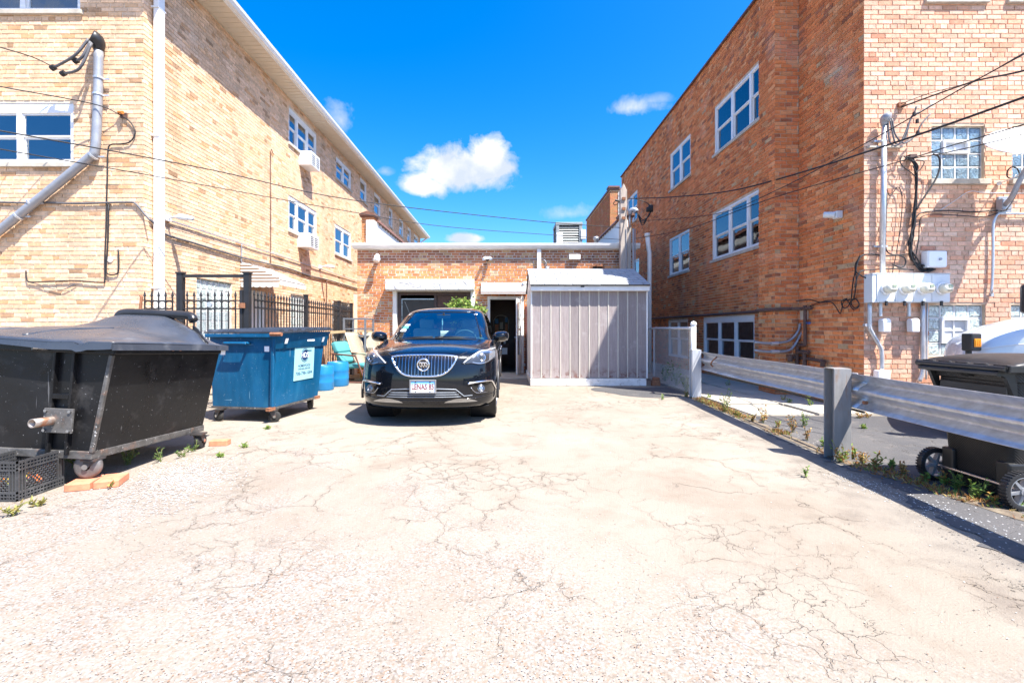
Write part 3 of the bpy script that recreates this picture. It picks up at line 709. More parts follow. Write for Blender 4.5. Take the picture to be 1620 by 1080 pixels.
# brick face repair: a smooth rendered patch in the painted shadow band
# parapets of the taller part behind, with tile coping
def parapet(x, sgn, y0, y1, wallmat, top):
    m = MB(); m.box(x - .11, x + .11, y0 + .02, y1, GT + .062, top); w = m.build('parapet', wallmat, gb)
    k = y0 + .3; f = None
    while k < y1:
        if f is None:
            m = MB(); m.prism([(-.17, 0), (-.15, .05), (0, .12), (.15, .05), (.17, 0)], (k, k + .3), lambda p, q, t: (x + p, t, top + .003 + q)); m.lathe([(.13, 0), (.14, .03), (.13, .06)], (x, k + .26, top + .03), 12, 'y'); f = m.build('coping', mats['coping_tile'], w)
        else: dup_part(f, w, (0, k - y0 - .3, 0))
        k += .31
    return w
PA, PB = parapet(-3.78, 1, 12.66, 24, mats['white_paint'], 4.27), parapet(3.30, -1, 12.66, 24, mats['grey_box'], 4.27)
for (x, par) in ((-3.86, PA), (3.38, PB)):
    fp = Fr((0, 12.74, 0), (1, 0, 0), (0, -1, 0)); fl = Fr((x - .17, 0, 0), (0, 1, 0), (-1, 0, 0)); fr2 = Fr((x + .17, 0, 0), (0, 1, 0), (1, 0, 0))
    bb = brick_field(fp, x - .166, x + .166, GT + .08, 4.36, [], pal_garage, 41) + brick_field(fl, 12.745, 13.0, GT + .08, 4.36, [], pal_garage, 42) + brick_field(fr2, 12.745, 13.0, GT + .08, 4.36, [], pal_garage, 43)
    m = MB(); m.box(x - .16, x + .16, 12.75, 13.0, GT + .07, 4.36); m.build('pier', mats['mortar_pale'], gb)
    m = MB()
    for (fr, p, q, za, zb, d, c) in bb: m.add([fr.p(s, z, dd) for dd in (d, -.03) for (s, z) in ((p, za), (q, za), (q, zb), (p, zb))], FACES5, (.50, .22, .09))
    m.build('pier_brickwork', BR_STUFF, gb, kind='stuff', nofix=True)
    m = MB(); m.box(x - .21, x + .21, 12.69, 13.05, 4.365, 4.40); m.prism([(-.23, 0), (-.2, .05), (0, .12), (.2, .05), (.23, 0)], (12.66, 13.06), lambda p, q, t: (x + p, t, 4.402 + q)); m.build('pier_cap', mats['coping_tile'], gb)
# opening with shutter box
m = MB(); m.prism([(0, 0), (.30, 0), (.33, .03), (.33, .25), (.28, .30), (0, .33)], (-3.24, -.86), lambda p, q, t: (t, GY - .006 - p, 2.27 + q))
def dented():
    mm, nt, b = nodes_of('dented_white_metal'); t = NT(nt); v = t.coord('Object'); n = t.noise(2.2, v, 3, .5, 1.2)
    c = t.mix(t.ramp(t.noise(5, v, 6, .7).outputs[0], [(.52, 0.0), (.75, .6)]), (.72, .72, .72), (.44, .43, .42)); t.l(c, b.inputs['Base Color']); b.inputs['Roughness'].default_value = .42
    t.bump(n.outputs[0], .9, .12, b); return mm
mats['dented'] = dented()
sh = m.build('shutter_box', mats['dented'], gb, bevel=.01)
for x in (-3.10, -.96):
    m = MB(); m.box(x, x + .11, GY - .09, GY + .03, 0, 2.268); m.build('shutter_guide', mats['white_paint'], gb, bevel=.006)
defm('brown_paint', (.075, .042, .034), .5, var=.2); defm('dark_red', (.13, .035, .03), .5, var=.2); defm('screen', (.05, .05, .048), .7, var=.25); defm('black_gap', (.008, .008, .008), .9)
m = MB(); m.box(-2.985, -2.90, GY + .02, GY + .1, 0, 2.25); m.box(-1.06, -.97, GY + .02, GY + .1, 0, 2.25); m.box(-2.9, -1.06, GY + .021, GY + .1, 2.17, 2.25); m.box(-1.98, -1.91, GY + .02, GY + .1, 0, 2.17)
df = m.build('garage_door_frame', mats['brown_paint'], gb)
m = MB(); m.box(-2.88, -1.99, GY + .05, GY + .062, .05, 2.06); m.build('screen_panel', mats['screen'], df)
m = MB(); m.bar((-2.8, GY + .045, 2.0), (-2.1, GY + .045, .3), .008, .006); m.box(-2.885, -1.985, GY + .045, GY + .066, 2.05, 2.075); m.box(-2.885, -2.865, GY + .045, GY + .066, .05, 2.05); m.build('screen_frame', mats['steel'], df)
m = MB(); m.box(-1.90, -1.07, GY + .05, GY + .09, .02, 2.16); m.build('door_panel', mats['rust_pipe'], df)
m = MB(); m.box(-2.9, -1.06, GY + .8, GY + .82, 0, 2.3); m.build('room', mats['black_gap'], df)
# doorway with open storm door and a dark hall behind
m = MB(); m.box(-.50, -.43, GY - .03, GY + .12, 0, 2.14); m.box(.43, .50, GY - .03, GY + .12, 0, 2.14); m.box(-.43, .43, GY - .03, GY + .119, 2.05, 2.139)
dfm = m.build('door_frame', mats['white_paint'], gb, bevel=.004)
m = MB(); m.box(-.43, .43, GY - .06, GY + .2, 0, .045); m.build('threshold', mats['steel'], dfm)
m = MB(); m.box(.54, .62, GY - .05, GY + .0, 0, 1.85); m.build('trim_post', mats['dark_red'], dfm)
ang = R(80); hx, hy = .42, GY - .035
def dpt(t, z, n=0): return Vector((hx - math.cos(ang) * t + math.sin(ang) * n, hy - math.sin(ang) * t - math.cos(ang) * n, z))
m = MB()
def dbox(t0, t1, z0, z1, n0=-.016, n1=.016): m.add([dpt(t, z, n) for z in (z0, z1) for n in (n0, n1) for t in (t0, t1)], [(0, 2, 3, 1), (4, 5, 7, 6), (0, 1, 5, 4), (2, 6, 7, 3), (0, 4, 6, 2), (1, 3, 7, 5)])
dbox(0, .80, .05, .55); dbox(0, .09, .55, 2.03); dbox(.71, .80, .55, 2.03); dbox(.09, .71, 1.94, 2.03); dbox(.09, .71, 1.2, 1.25)
sdr = m.build('storm_door', mats['white_paint'], gb, bevel=.003)
m = MB(); dbox(.09, .71, .55, 1.2, -.003, .003); dbox(.09, .71, 1.25, 1.94, -.003, .003); m.build('pane', PANE, sdr)
m = MB(); m.tube([dpt(.74, 1.02, -.03), dpt(.74, 1.02, -.06), dpt(.64, 1.02, -.06)], .012, 6); m.build('handle', mats['steel'], sdr)
hall = MB(); hall.box(-.9, .9, GY + 4, GY + 4.05, 0, 2.5); hall.box(-.95, -.9, GY + .2, GY + 4, 0, 2.5); hall.box(.9, .95, GY + .2, GY + 4, 0, 2.5); hall.box(-.9, .9, GY + .2, GY + 4, 2.45, 2.5); hall.box(-.9, .9, GY + .2, GY + 4, 0, .02)
hall.build('hallway', M_('hall_paint', (.07, .055, .045), .8), gb)
ang = R(82); hx, hy = .40, GY + .12
def dpt(t, z, n=0): return Vector((hx - math.cos(ang) * t + math.sin(ang) * n, hy + math.sin(ang) * t + math.cos(ang) * n, z))
m = MB(); dbox(0, .82, .05, 2.03, -.02, .02)
ind = m.build('inner_door', mats['dark_red'], gb)
m = MB()
for (p, q, r_, s_) in ((.12, .36, .2, .85), (.46, .70, .2, .85), (.12, .36, 1.05, 1.85), (.46, .70, 1.05, 1.85)): dbox(p, q, r_, s_, -.026, -.02)
m.build('door_panel', mats['brown_paint'], ind)
# a mirror, a counter and a bin seen inside the hall
mmir, nt, b = nodes_of('mirror'); b.inputs['Metallic'].default_value = 1; b.inputs['Roughness'].default_value = .03; b.inputs['Base Color'].default_value = (.30, .32, .34, 1)
m = MB(); m.box(-.9, .9, GY + 2.6, GY + 2.66, 0, 2.45); hp = m.build('hall_partition', mats['brown_paint'], gb)
defm('reflection_blue', (.03, .22, .50), .5); defm('reflection_orange', (.50, .17, .06), .5); defm('hall_cream', (.45, .42, .36), .5)
arc = [(-.40, 1.0), (.10, 1.0)] + [(-.15 + .25 * math.cos(a_ * math.pi / 12), 1.50 + .20 * math.sin(a_ * math.pi / 12)) for a_ in range(13)]
m = MB(); m.prism(arc, (GY + 2.57, GY + 2.595), lambda p, q, t: (p, t, q)); wf = m.build('arched_frame', mats['hall_cream'], hp)
m = MB(); m.prism([(-.15 + (p + .15) * .94, 1.26 + (q - 1.26) * .95) for p, q in arc], (GY + 2.56, GY + 2.569), lambda p, q, t: (p, t, q)); m.build('arched_panel', mats['interior_brown'], wf)
for (x0, x1, z0, z1, k) in ((-.36, -.24, 1.42, 1.58, 'reflection_blue'), (-.36, -.24, 1.08, 1.38, 'reflection_orange'), (-.02, .07, 1.46, 1.62, 'reflection_blue'), (-.02, .07, 1.06, 1.40, 'reflection_orange'), (-.19, -.09, 1.22, 1.46, 'hall_cream')):
    m = MB(); m.box(x0, x1, GY + 2.54, GY + 2.558, z0, z1); m.build('reflection_patch', mats[k], hp)  # blue, orange and cream reflections of the mirror, painted as flat patches
m = MB(); m.box(-.42, .10, GY + 1.3, GY + 1.7, .72, .78); m.box(-.38, .06, GY + 1.35, GY + 1.66, .40, .72); hc = m.build('hall_counter', mats['rust_pipe'], gb)
for (x, w, h, k) in ((-.30, .07, .16, 'hall_cream'), (-.14, .05, .22, 'dark_plastic'), (-.03, .04, .10, 'white_box')):
    m = MB(); m.lathe([(w, 0), (w, h), (w * .5, h + .03)], (x, GY + 1.5, .78), 12); m.build('container', mats[k], hc, 'all')
m = MB(); m.box(-.12, .05, GY + 1.34, GY + 1.346, .46, .66); m.build('drawer_front', mats['white_box'], hc)
# metal slat canopy over the doorway
m = MB(); m.add([(-.66, GY - .014, 2.50), (.56, GY - .014, 2.50), (.56, GY - .36, 2.26), (-.66, GY - .36, 2.26)], [(0, 1, 2, 3)]); m.add([(-.66, GY - .36, 2.26), (.56, GY - .36, 2.26), (.56, GY - .36, 2.17), (-.66, GY - .36, 2.17)], [(0, 1, 2, 3)])
defm('canopy_brown', (.36, .17, .09), .5)
cn = m.build('door_canopy', mats['canopy_brown'], gb, solid=.01)
for k in range(6):
    t0 = (k + .5) / 6; yy, zz = GY - .02 - .34 * t0, 2.505 - .24 * t0
    m = MB(); m.bar((-.665, yy, zz + .008), (.565, yy, zz + .008), .044, .012, (0, -.57, .82)); m.build('slat', mats['awning_white'], cn)
m = MB(); m.box(-.665, .565, GY - .372, GY - .362, 2.175, 2.20); m.box(-.665, .565, GY - .372, GY - .362, 2.225, 2.262); m.build('fascia', mats['awning_white'], cn)
# small wooden louvre window above the shed
m = MB(); a, b_, c_, e_ = gh[2]
HF.box(m, a, a + .04, c_, e_, -.08, .02); HF.box(m, b_ - .04, b_, c_, e_, -.08, .02); HF.box(m, a + .04, b_ - .04, e_ - .04, e_, -.08, .02); HF.box(m, a + .04, b_ - .04, c_, c_ + .04, -.08, .02)
vw = m.build('vent_window', mats['rust'], gb)
m = MB(); HF.box(m, a + .04, b_ - .04, c_ + .04, e_ - .04, -.07, -.06); m.build('pane', mats['brown_paint'], vw)
m = MB(); HF.box(m, a + .17, a + .19, c_ + .04, e_ - .04, -.06, -.03); HF.box(m, a + .04, b_ - .04, c_ + .2, c_ + .22, -.06, -.031); m.build('glazing_bar', mats['rust'], vw)

# ------------------------------------------------------------------ brick building far behind on the right
fb = thing('brick_building', (6.5, 27, 0), 'farther brick building with white and yellow siding behind the utility pole', 'building')
FBX = 5.5
m = MB(); m.box(FBX + .0095, 9, 24.0095, 31, 0, 8.55); m.build('wall', mats['mortar_tan'], fb)
ff = Fr((FBX, 0, 0), (0, 1, 0), (-1, 0, 0)); f3 = Fr((0, 24, 0), (1, 0, 0), (0, -1, 0))
bl = brick_field(ff, 24.0, 31, 3.5, 8.5, [], lambda rg, s, z: tuple(x * rg.uniform(.85, 1.15) for x in (.40, .155, .07)), 51) + brick_field(f3, FBX + .0, FBX + .42, 3.5, 8.5, [], lambda rg, s, z: tuple(x * rg.uniform(.85, 1.1) for x in (.55, .26, .12)), 52)
lay_bricks(fb, bl, n_obj=0)
m = MB(); m.box(FBX - .06, 9, 23.94, 31, 8.56, 8.66); m.box(FBX - .1, FBX + .5, 23.9, 24.4, 8.66, 8.75); m.build('coping', mats['coping_tile'], fb)
defm('siding_white', (.74, .73, .69), .55); defm('siding_yellow', (.66, .54, .27), .6)
for (k0, k1, mt) in ((6.55, 8.3, 'siding_white'), (4.4, 6.5, 'siding_yellow')):
    z = k0
    while z < k1:
        m = MB(); m.prism([(0, 0), (.03, 0), (.012, .2), (0, .2)], (FBX + .44, 8.9), lambda p, q, t: (t, 23.98 - p, z + q)); m.build('siding_board', mats[mt], fb); z += .21
# ------------------------------------------------------------------ garden shed
SX0, SX1, SY, SB = .565, 3.075, 9.92, 12.1
sh = thing('shed', (1.82, 11, 0), 'weathered grey plank shed with white shingle roof beside the garage door', 'shed')
def wood_mat(name, col, edge):
    m, nt, b = nodes_of(name); t = NT(nt); v = t.coord('Object', (14, 14, .9)); g = t.noise(3.2, v, 7, .7, .4)
    pos = t.n('ShaderNodeNewGeometry').outputs['Position']
    c = t.mix(t.ramp(g.outputs[0], [(.3, 0.0), (.7, 1.0)]), col, edge)
    oi = t.n('ShaderNodeObjectInfo'); c = t.mix(1.0, c, t.ramp(oi.outputs['Random'], [(0, .82), (1, 1.12)]), 'MULTIPLY')
    c = t.mix(t.ramp(t.noise(2.0, pos, 6, .7).outputs[0], [(.56, 0.0), (.74, .55)]), c, (.50, .46, .44))
    sy = t.n('ShaderNodeSeparateXYZ'); t.l(pos, sy.inputs[0])
    peel = t.math('MULTIPLY', t.ramp(t.noise(9, pos, 5, .7).outputs[0], [(.5, 0.0), (.56, 1.0)]), t.math('MULTIPLY', t.math('SUBTRACT', .42, sy.outputs[2]), 4.0, clamp=True))
    c = t.mix(peel, c, (.16, .075, .06))
    t.l(c, b.inputs['Base Color']); b.inputs['Roughness'].default_value = .85; t.bump(g.outputs[0], .6, .004, b); return m
mats['shed_wood'] = wood_mat('grey_stained_plank', (.25, .205, .20), (.36, .31, .30))
mats['batten'] = M_('pale_batten', (.50, .46, .40), .8, var=.2, stretch=(10, 10, 1), bump=.002, stain=((.25, .2, .17), .6, 6, .7))
n = 12; w_ = (SX1 - SX0) / n; f = None
for i in range(n):
    m = MB(); x = SX0 + i * w_; m.box(x + .012, x + w_ - .012, SY, SY + .022, .17, 2.06)
    m.build('plank', mats['shed_wood'], sh, bevel=.003)
for i in range(n + 1):
    x = SX0 + i * w_; m = MB(); m.box(x - .0125, x + .0125, SY - .010 + rng.uniform(-.001, .001), SY + .01, .165, 2.065); m.build('batten', mats['batten'], sh, bevel=.002)
m = MB(); m.box(SX0, SX0 + .02, SY + .03, SB, .1, 2.1); m.add([(SX0, SY + .03, 2.1), (SX0, SB, 2.1), (SX0, 11.03, 2.6)], [(0, 1, 2)]); m.box(SX1 - .02, SX1, SY + .03, SB, .1, 2.1); m.add([(SX1, SY + .03, 2.1), (SX1, SB, 2.1), (SX1, 11.03, 2.6)], [(0, 1, 2)]); m.box(SX0, SX1, SY + .03, SY + .04, .1, 2.1)
m.build('side_wall', mats['white_paint'], sh)
m = MB(); m.box(SX0 - .02, SX0 + .012, SY - .014, SY + .1, .16, 2.05); m.build('corner_board', mats['white_paint'], sh, bevel=.004)
m = MB(); m.box(SX1 - .012, SX1 + .02, SY - .014, SY + .1, .16, 2.05); m.build('corner_board', mats['white_paint'], sh, bevel=.004)
mats['peeling'] = M_('peeling_white_sill', (.74, .73, .70), .7, var=.12, bump=.004, bscale=40, stain=((.24, .20, .17), .54, 7, .85))
m = MB(); m.box(SX0 - .03, SX1 - .02, SY - .05, SB, .0, .155); m.build('base_sill', mats['peeling'], sh, bevel=.012)
m = MB(); m.box(SX0 - .03, SX1 + .03, SY - .12, SY - .092, 2.06, 2.18); m.box(SX0 - .03, SX1 + .03, SY - .092, SY - .002, 2.055, 2.075); m.build('fascia', mats['white_paint'], sh, bevel=.006)
m = MB(); m.box(SX0 + 1.05, SX0 + 1.13, SY - .126, SY - .118, 2.135, 2.16); m.build('plate', mats['cable_black'], sh)
RY, RZ, EY, EZ = 11.03, 2.66, SY - .15, 2.17
m = MB(); m.add([(SX0 - .03, EY, EZ), (SX1 + .03, EY, EZ), (SX1 + .03, RY, RZ), (SX0 - .03, RY, RZ)], [(0, 1, 2, 3)]); m.add([(SX0 - .03, RY, RZ), (SX1 + .03, RY, RZ), (SX1 + .03, SB + .02, EZ), (SX0 - .03, SB + .02, EZ)], [(0, 1, 2, 3)])
rf = m.build('roof_deck', mats['roof_dark'], sh, solid=.02)
mats['shingle'] = M_('pale_shingle', (.33, .34, .35), .95, var=.16, scale=9, bump=.003, bscale=220, speck=((.36, .37, .4), .60, 160), stain=((.5, .5, .52), .6, 3, .4))
rows = 7; sl = Vector((0, RY - EY, RZ - EZ)); L = sl.length; sl.normalize(); nr = Vector((0, -sl.z, sl.y))
for k in range(rows):
    x = SX0 - .04 - (.155 if k % 2 else 0)
    while x < SX1 + .04:
        xa, xb = max(x, SX0 - .04), min(x + .305, SX1 + .04)
        if xb - xa > .03:
            lift = rng.uniform(0, .003); base = Vector((0, EY, EZ)) + sl * (L / rows * k) + nr * (.013)
            vs = [Vector((xx, 0, 0)) + base + sl * s_ + nr * n_ for n_ in (0, .007) for (xx, s_, ) in ((xa + .008, -.012), (xb - .008, -.012 + rng.uniform(-.003, .003)), (xb - .003, L / rows + .03), (xa + .003, L / rows + .03))]
            vs = [v + nr * (lift + .006) if i % 4 in (0, 1) else v for i, v in enumerate(vs)]
            m = MB(); m.add(vs, [(0, 1, 2, 3), (7, 6, 5, 4), (0, 4, 5, 1), (1, 5, 6, 2), (2, 6, 7, 3), (3, 7, 4, 0)]); m.build('shingle', mats['shingle'], rf)
        x += .305
m = MB(); m.prism([(RY - .1, RZ - .03), (RY, RZ + .03), (RY + .1, RZ - .03), (RY, RZ + .012)], (SX0 - .04, SX1 + .04), lambda p, q, t: (t, p, q)); m.build('ridge_cap', mats['shingle'], rf)

# ------------------------------------------------------------------ on the garage roof and wall
cu = thing('air_conditioner', (1.4, 14.6, GT + .06), 'grey air conditioning condenser standing on the garage roof', 'air conditioner')
cx, cy, cz = 1.98, 14.6, GT + .07
defm('condenser', (.27, .30, .31), .5, metal=.2, var=.1); defm('dark_louvre', (.07, .08, .085), .6)
m = MB(); m.box(cx - .33, cx + .33, cy - .33, cy + .33, cz + .08, cz + .94); m.build('coil', mats['dark_louvre'], cu)
m = MB()
for (sx, sy_) in ((-1, -1), (1, -1), (1, 1), (-1, 1)): m.box(cx + sx * .36 - .05, cx + sx * .36 + .05, cy + sy_ * .36 - .05, cy + sy_ * .36 + .05, cz, cz + .98)
m.box(cx - .42, cx + .42, cy - .42, cy + .42, cz + .94, cz + 1.03); m.box(cx - .4, cx + .4, cy - .4, cy + .4, cz - .0, cz + .08); m.build('cabinet', mats['condenser'], cu, bevel=.01)
f = None
for k in range(11):
    if f is None: m = MB(); m.bar((cx - .31, cy - .37, cz + .12), (cx + .31, cy - .37, cz + .12), .03, .035, (0, .5, .85)); f = m.build('louvre', mats['condenser'], cu)
    else: dup_part(f, cu, (0, 0, .075 * k))
m = MB(); m.box(cx + .36, cx + .52, cy - .44, cy - .3, cz + .5, cz + .8); m.build('service_box', mats['grey_box'], cu, bevel=.01)
m = MB(); m.box(cx - .40, cx - .2, cy - .43, cy - .39, cz + .35, cz + .7); m.build('service_box', mats['grey_box'], cu, bevel=.01)
m = MB(); m.lathe([(.055, 0), (.055, .42), (.085, .43), (.09, .5), (.06, .53)], (2.76, 13.9, GT + .06), 14); o = m.build('vent_pipe', mats['galv'], None, 'all', org=(2.76, 13.9, GT + .06)); tag(o, 'short galvanised vent pipe with cap on the garage roof', 'pipe')
# lamps and cameras on the garage
def wall_lamp(x, z, label):
    t = thing('wall_lamp', (x, GY, z), label, 'lamp')
    m = MB(); m.lathe([(.055, 0), (.055, -.03), (.04, -.04)], (x, GY - .004, z), 14, 'y'); m.build('base', mats['white_box'], t)
    m = MB(); m.tube(spline([(x, GY - .03, z), (x, GY - .12, z + .05), (x, GY - .2, z + .02), (x, GY - .25, z - .1)], 4), [.04, .045, .05, .055, .06, .062, .065, .068, .07, .075, .08, .085, .09], 12); m.build('shade', mats['white_box'], t, 'all')
wall_lamp(-3.50, 3.17, 'white hooded wall lamp on the garage brick left of the shutter box')
def cam2(p, label, d):
    t = thing('security_camera', p, label, 'camera'); p = Vector(p)
    m = MB(); m.lathe([(.05, 0), (.05, -.05), (.03, -.06)], p, 12, 'y'); m.build('mount', mats['white_box'], t)
    for s in (-1, 1):
        m = MB(); a = p + Vector((s * .05, -.07, .0)); b_ = a + Vector((s * .05 + d * .04, -.12, -.04)); m.tube([a, a.lerp(b_, .2), b_], [.03, .045, .04], 10); hd = m.build('lamp_head', mats['white_box'], t, 'all')
        m = MB(); m.lathe([(.033, 0), (.033, -.006)], b_, 10, 'y'); m.build('lens', mats['steel'], hd)
    m = MB(); m.lathe([(.03, -.06), (.035, -.1), (.02, -.13)], p + Vector((0, 0, -.06)), 10, 'y'); m.build('sensor', mats['dark_plastic'], t)
cam2((-.50, GY - .004, 3.18), 'white twin head floodlight on the garage above the door canopy', 0)
cam2((.60, GY - .004, 2.50), 'twin floodlight at the right end of the striped door canopy', -1)
m = MB(); m.box(1.74, 2.05, GY - .1, GY - .008, 3.14, 3.28); o = m.build('junction_box', mats['white_box'], None, bevel=.012, org=(1.9, GY, 3.14)); tag(o, 'flat white box on the garage wall just above the shed roof', 'box')
m = MB(); m.tube([(-.42, GY - .02, 3.17), (.8, GY - .02, 3.165), (1.02, GY - .02, 3.165), (1.1, GY - .02, 3.10), (1.14, GY - .03, 2.95)], .014, 6); m.lathe([(.06, 0), (.06, -.05)], (1.14, GY - .01, 2.9), 12, 'y'); o = m.build('conduit', mats['grey_conduit'], None, 'all', org=(0, GY, 3.16)); tag(o, 'thin grey conduit running along the garage wall to the right of the floodlight', 'conduit')
m = MB(); m.lathe([(.06, 0), (.05, .1), (.035, .14)], (1.36, GY - .1, 2.68), 12); o = m.build('roof_vent', mats['white_box'], None, 'all', org=(1.36, GY - .1, 2.68)); tag(o, 'small white vent cap behind the shed ridge', 'vent')

# ------------------------------------------------------------------ utility pole
PX, PY = 3.17, 12.30
up = thing('utility_pole', (PX, PY, 0), 'weathered wooden utility pole with pointed top behind the shed', 'pole')
mats['old_wood'] = M_('silvered_wood', (.42, .36, .31), .9, var=.35, scale=3, stretch=(12, 12, .8), bump=.004, bscale=20, stain=((.16, .11, .08), .58, 3, .7))
m = MB(); m.prism([(-.09, 0), (.09, 0), (.09, 4.95), (0, 5.14), (-.09, 4.95)], (PY - .09, PY + .09), lambda p, q, t: (PX + p, t, q)); m.build('post', mats['old_wood'], up, bevel=.012)
m = MB(); m.box(PX + .10, PX + .21, PY - .05, PY + .06, 0, 3.98); m.build('splice_post', mats['old_wood'], up, bevel=.01)
for z in (4.72, 4.45, 4.2):
    m = MB(); m.box(PX - .05, PX + .04, PY - .125, PY - .088, z - .03, z + .04); m.build('bolt_plate', mats['rust'], up)
m = MB()
for (x, r_) in ((PX + .06, .014), (PX + .25, .028), (PX + .30, .012)): m.tube([(x, PY - .10, .0), (x, PY - .10, 3.9 + r_)], r_, 7)
m.build('riser_conduit', mats['grey_conduit'], up)
m = MB(); m.tube([(PX + .16, PY - .08, 3.95), (PX + .16, PY - .08, 4.3)], .028, 8); m.tube(spline([(PX + .16, PY - .08, 4.3), (PX + .18, PY - .1, 4.4), (PX + .27, PY - .12, 4.42), (PX + .33, PY - .14, 4.36)], 3), [.05, .055, .06, .065, .065, .07, .07, .075, .075, .08], 10); m.build('weatherhead', mats['grey_conduit'], up, 'all')
m = MB()
for k in range(4): m.tube(spline([(PX + .33, PY - .14, 4.37), (PX + .48, PY - .16, 4.15 - .05 * k), (PX + .66, PY - .16, 4.25 + .02 * k), (PX + .68 + .02 * k, PY - .14, 4.42), (PX + .62, PY - .12, 4.6), (PX + .3, PY - .12, 4.72)], 5), .012, 5)
for k in range(3): m.tube([(PX + .62 + k * .05, PY - .15, 4.36), (PX + .63 + k * .05, PY - .15, 4.48 + .03 * k)], .045, 8)
m.build('cable_loop', mats['cable_black'], up, 'all')
m = MB(); m.tube([(PX - .1, PY - .05, 4.67), (PX - .22, PY - .05, 4.70)], .03, 8); m.tube(spline([(PX - .2, PY - .05, 4.7), (PX - .26, PY, 4.62), (PX - .2, PY, 4.58), (PX - .1, PY, 4.66)], 4), .01, 5); m.build('insulator', mats['cable_black'], up)

# ------------------------------------------------------------------ white standing pipe right of the shed
m = MB(); wx, wy = 3.98, 12.6; m.tube([(wx, wy, .0), (wx, wy, 3.35), (wx - .03, wy, 3.5), (wx - .06, wy, 3.86)], .06, 10); m.tube([(wx - .06, wy, 3.80), (wx - .06, wy, 3.88)], .075, 10)
o = m.build('vent_pipe', mats['white_paint'], None, 'all', org=(wx, wy, 0)); tag(o, 'tall white pipe standing between the shed and the red building', 'pipe')

# ------------------------------------------------------------------ wires overhead
def wire(pts, r, label, mat='cable_black', name='overhead_wire', sag=None):
    r *= .8
    if sag is not None: pts = catenary(pts[0], pts[1], sag)
    m = MB(); m.tube(pts, r, 6); o = m.build(name, mats[mat], None, 'all', org=Vector(pts[0])); return tag(o, label, 'wire', 'wires overhead')
pole = lambda z, dx=-.09: Vector((PX + dx, PY - .05, z))
def uvz(u, v, y): return P(u, v, y)
wire(spline([P(-60, 202, 5.2), P(0, 207, 5.5), P(330, 268, 7.4), P(560, 317, 9.0), P(840, 349, 11.2), pole(3.96)]), .011, 'upper of two long wires from the yellow building to the utility pole')
wire(spline([P(-60, 224, 5.2), P(0, 236, 5.5), P(240, 278, 6.9), P(560, 336, 9.0), P(720, 360, 10.2), pole(3.64)]), .009, 'lower of two long wires from the yellow building to the utility pole')
wire(spline([pole(4.74, .12), P(1060, 312, 11.0), P(1150, 303, 9.4), P(1240, 281, 8.2), P(1400, 231, 6.0), P(1620, 154, 4.5), P(1760, 100, 4.0)]), .016, 'thick twisted wire from the top of the utility pole to upper right')
wire(spline([pole(4.12, .3), P(1130, 339, 9.6), P(1220, 305, 8.0), P(1360, 232, 6.0), P(1552, 123, 4.6), P(1760, 12, 4.0)]), .008, 'thin wire rising steeply from the utility pole past the weatherhead')
wire(spline([pole(3.66, .3), P(1092, 361, 10.2), P(1220, 314, 8.0), P(1433, 253, 6.3), P(1500, 232, 5.9), P(1620, 197, 5.0), P(1760, 150, 4.4)]), .009, 'thin wire from the utility pole over the cable bundle to the right')
wire(spline([P(1436, 252, RF - .06), P(1500, 241, 6.2), P(1620, 212, 5.0), P(1760, 170, 4.4)]), .009, 'short wire from the bundle bracket on the red wall to the right')
wire(spline([P(1425, 170, RF - .05), P(1480, 150, 6.4), P(1545, 128, 5.6), P(1620, 112, 4.8), P(1760, 70, 4.2)]), .013, 'service wire reaching the weatherhead splices on the red building')
wire(spline([P(1424, 165, RF - .03), P(1470, 148, 6.5), P(1540, 128, 5.7), P(1620, 84, 4.8), P(1760, 10, 4.2)]), .006, 'bare thin wire to the rusty hook on the red building')
wire(spline([P(-80, 52, 6.2), P(0, 75, 6.6), P(44, 88, 6.9), P(64, 96, 7.05), P(80, 104, 7.12)]), .010, 'service wire coming in to the mast splices on the yellow building')
wire(spline([P(-80, 118, 6.3), P(0, 137, 6.6), P(100, 155, 7.0), P(160, 168, 7.15), P(190, 182, YF - .03)]), .010, 'wire coming in to the orange bracket on the yellow building')

# ------------------------------------------------------------------ on the front of the yellow building
def pl_(u, v, d=.05): return P(u, v, YF - d)
sm = thing('service_mast', pl_(155, 200), 'thick bent grey conduit mast with weatherhead on the yellow brick front', 'mast')
m = MB(); m.tube(spline([pl_(156, 78, .09), pl_(155, 150, .09), pl_(153, 205, .09), pl_(150, 238, .09), pl_(138, 252, .09), pl_(60, 316, .09), pl_(-30, 388, .09), pl_(-60, 412, .09)], 5), .062, 14); m.build('conduit', mats['grey_conduit'], sm, 'all')
m = MB(); c = pl_(148, 60, .12); ax = Vector((-.75, -.35, .35)).normalized(); X = ax.orthogonal().normalized(); Y_ = ax.cross(X)
pts = spline([pl_(156, 80, .09), pl_(155, 72, .10), pl_(151, 63, .13), pl_(144, 58, .17)], 3)
m.tube(pts, [.068, .075, .085, .095, .105, .11, .115, .115, .115, .11][:len(pts)], 14); m.build('weatherhead', mats['dark_plastic'], sm, 'all')
for (e, s1, s2) in (((84, 108), (118, 88), (140, 62)), ((120, 97), (130, 90), (143, 66)), ((100, 117), (126, 108), (145, 68))):
    m = MB(); m.tube(spline([pl_(*e, .2), pl_(*s1, .26), pl_(*s2, .22)], 6), .019, 8); m.build('drip_loop', mats['cable_grey'], sm, 'all')
    m = MB(); m.tube([pl_(e[0] - 3, e[1] + 1, .2), pl_(e[0] + 3, e[1] - 2, .2)], .04, 8); m.build('splice', mats['cable_black'], sm)
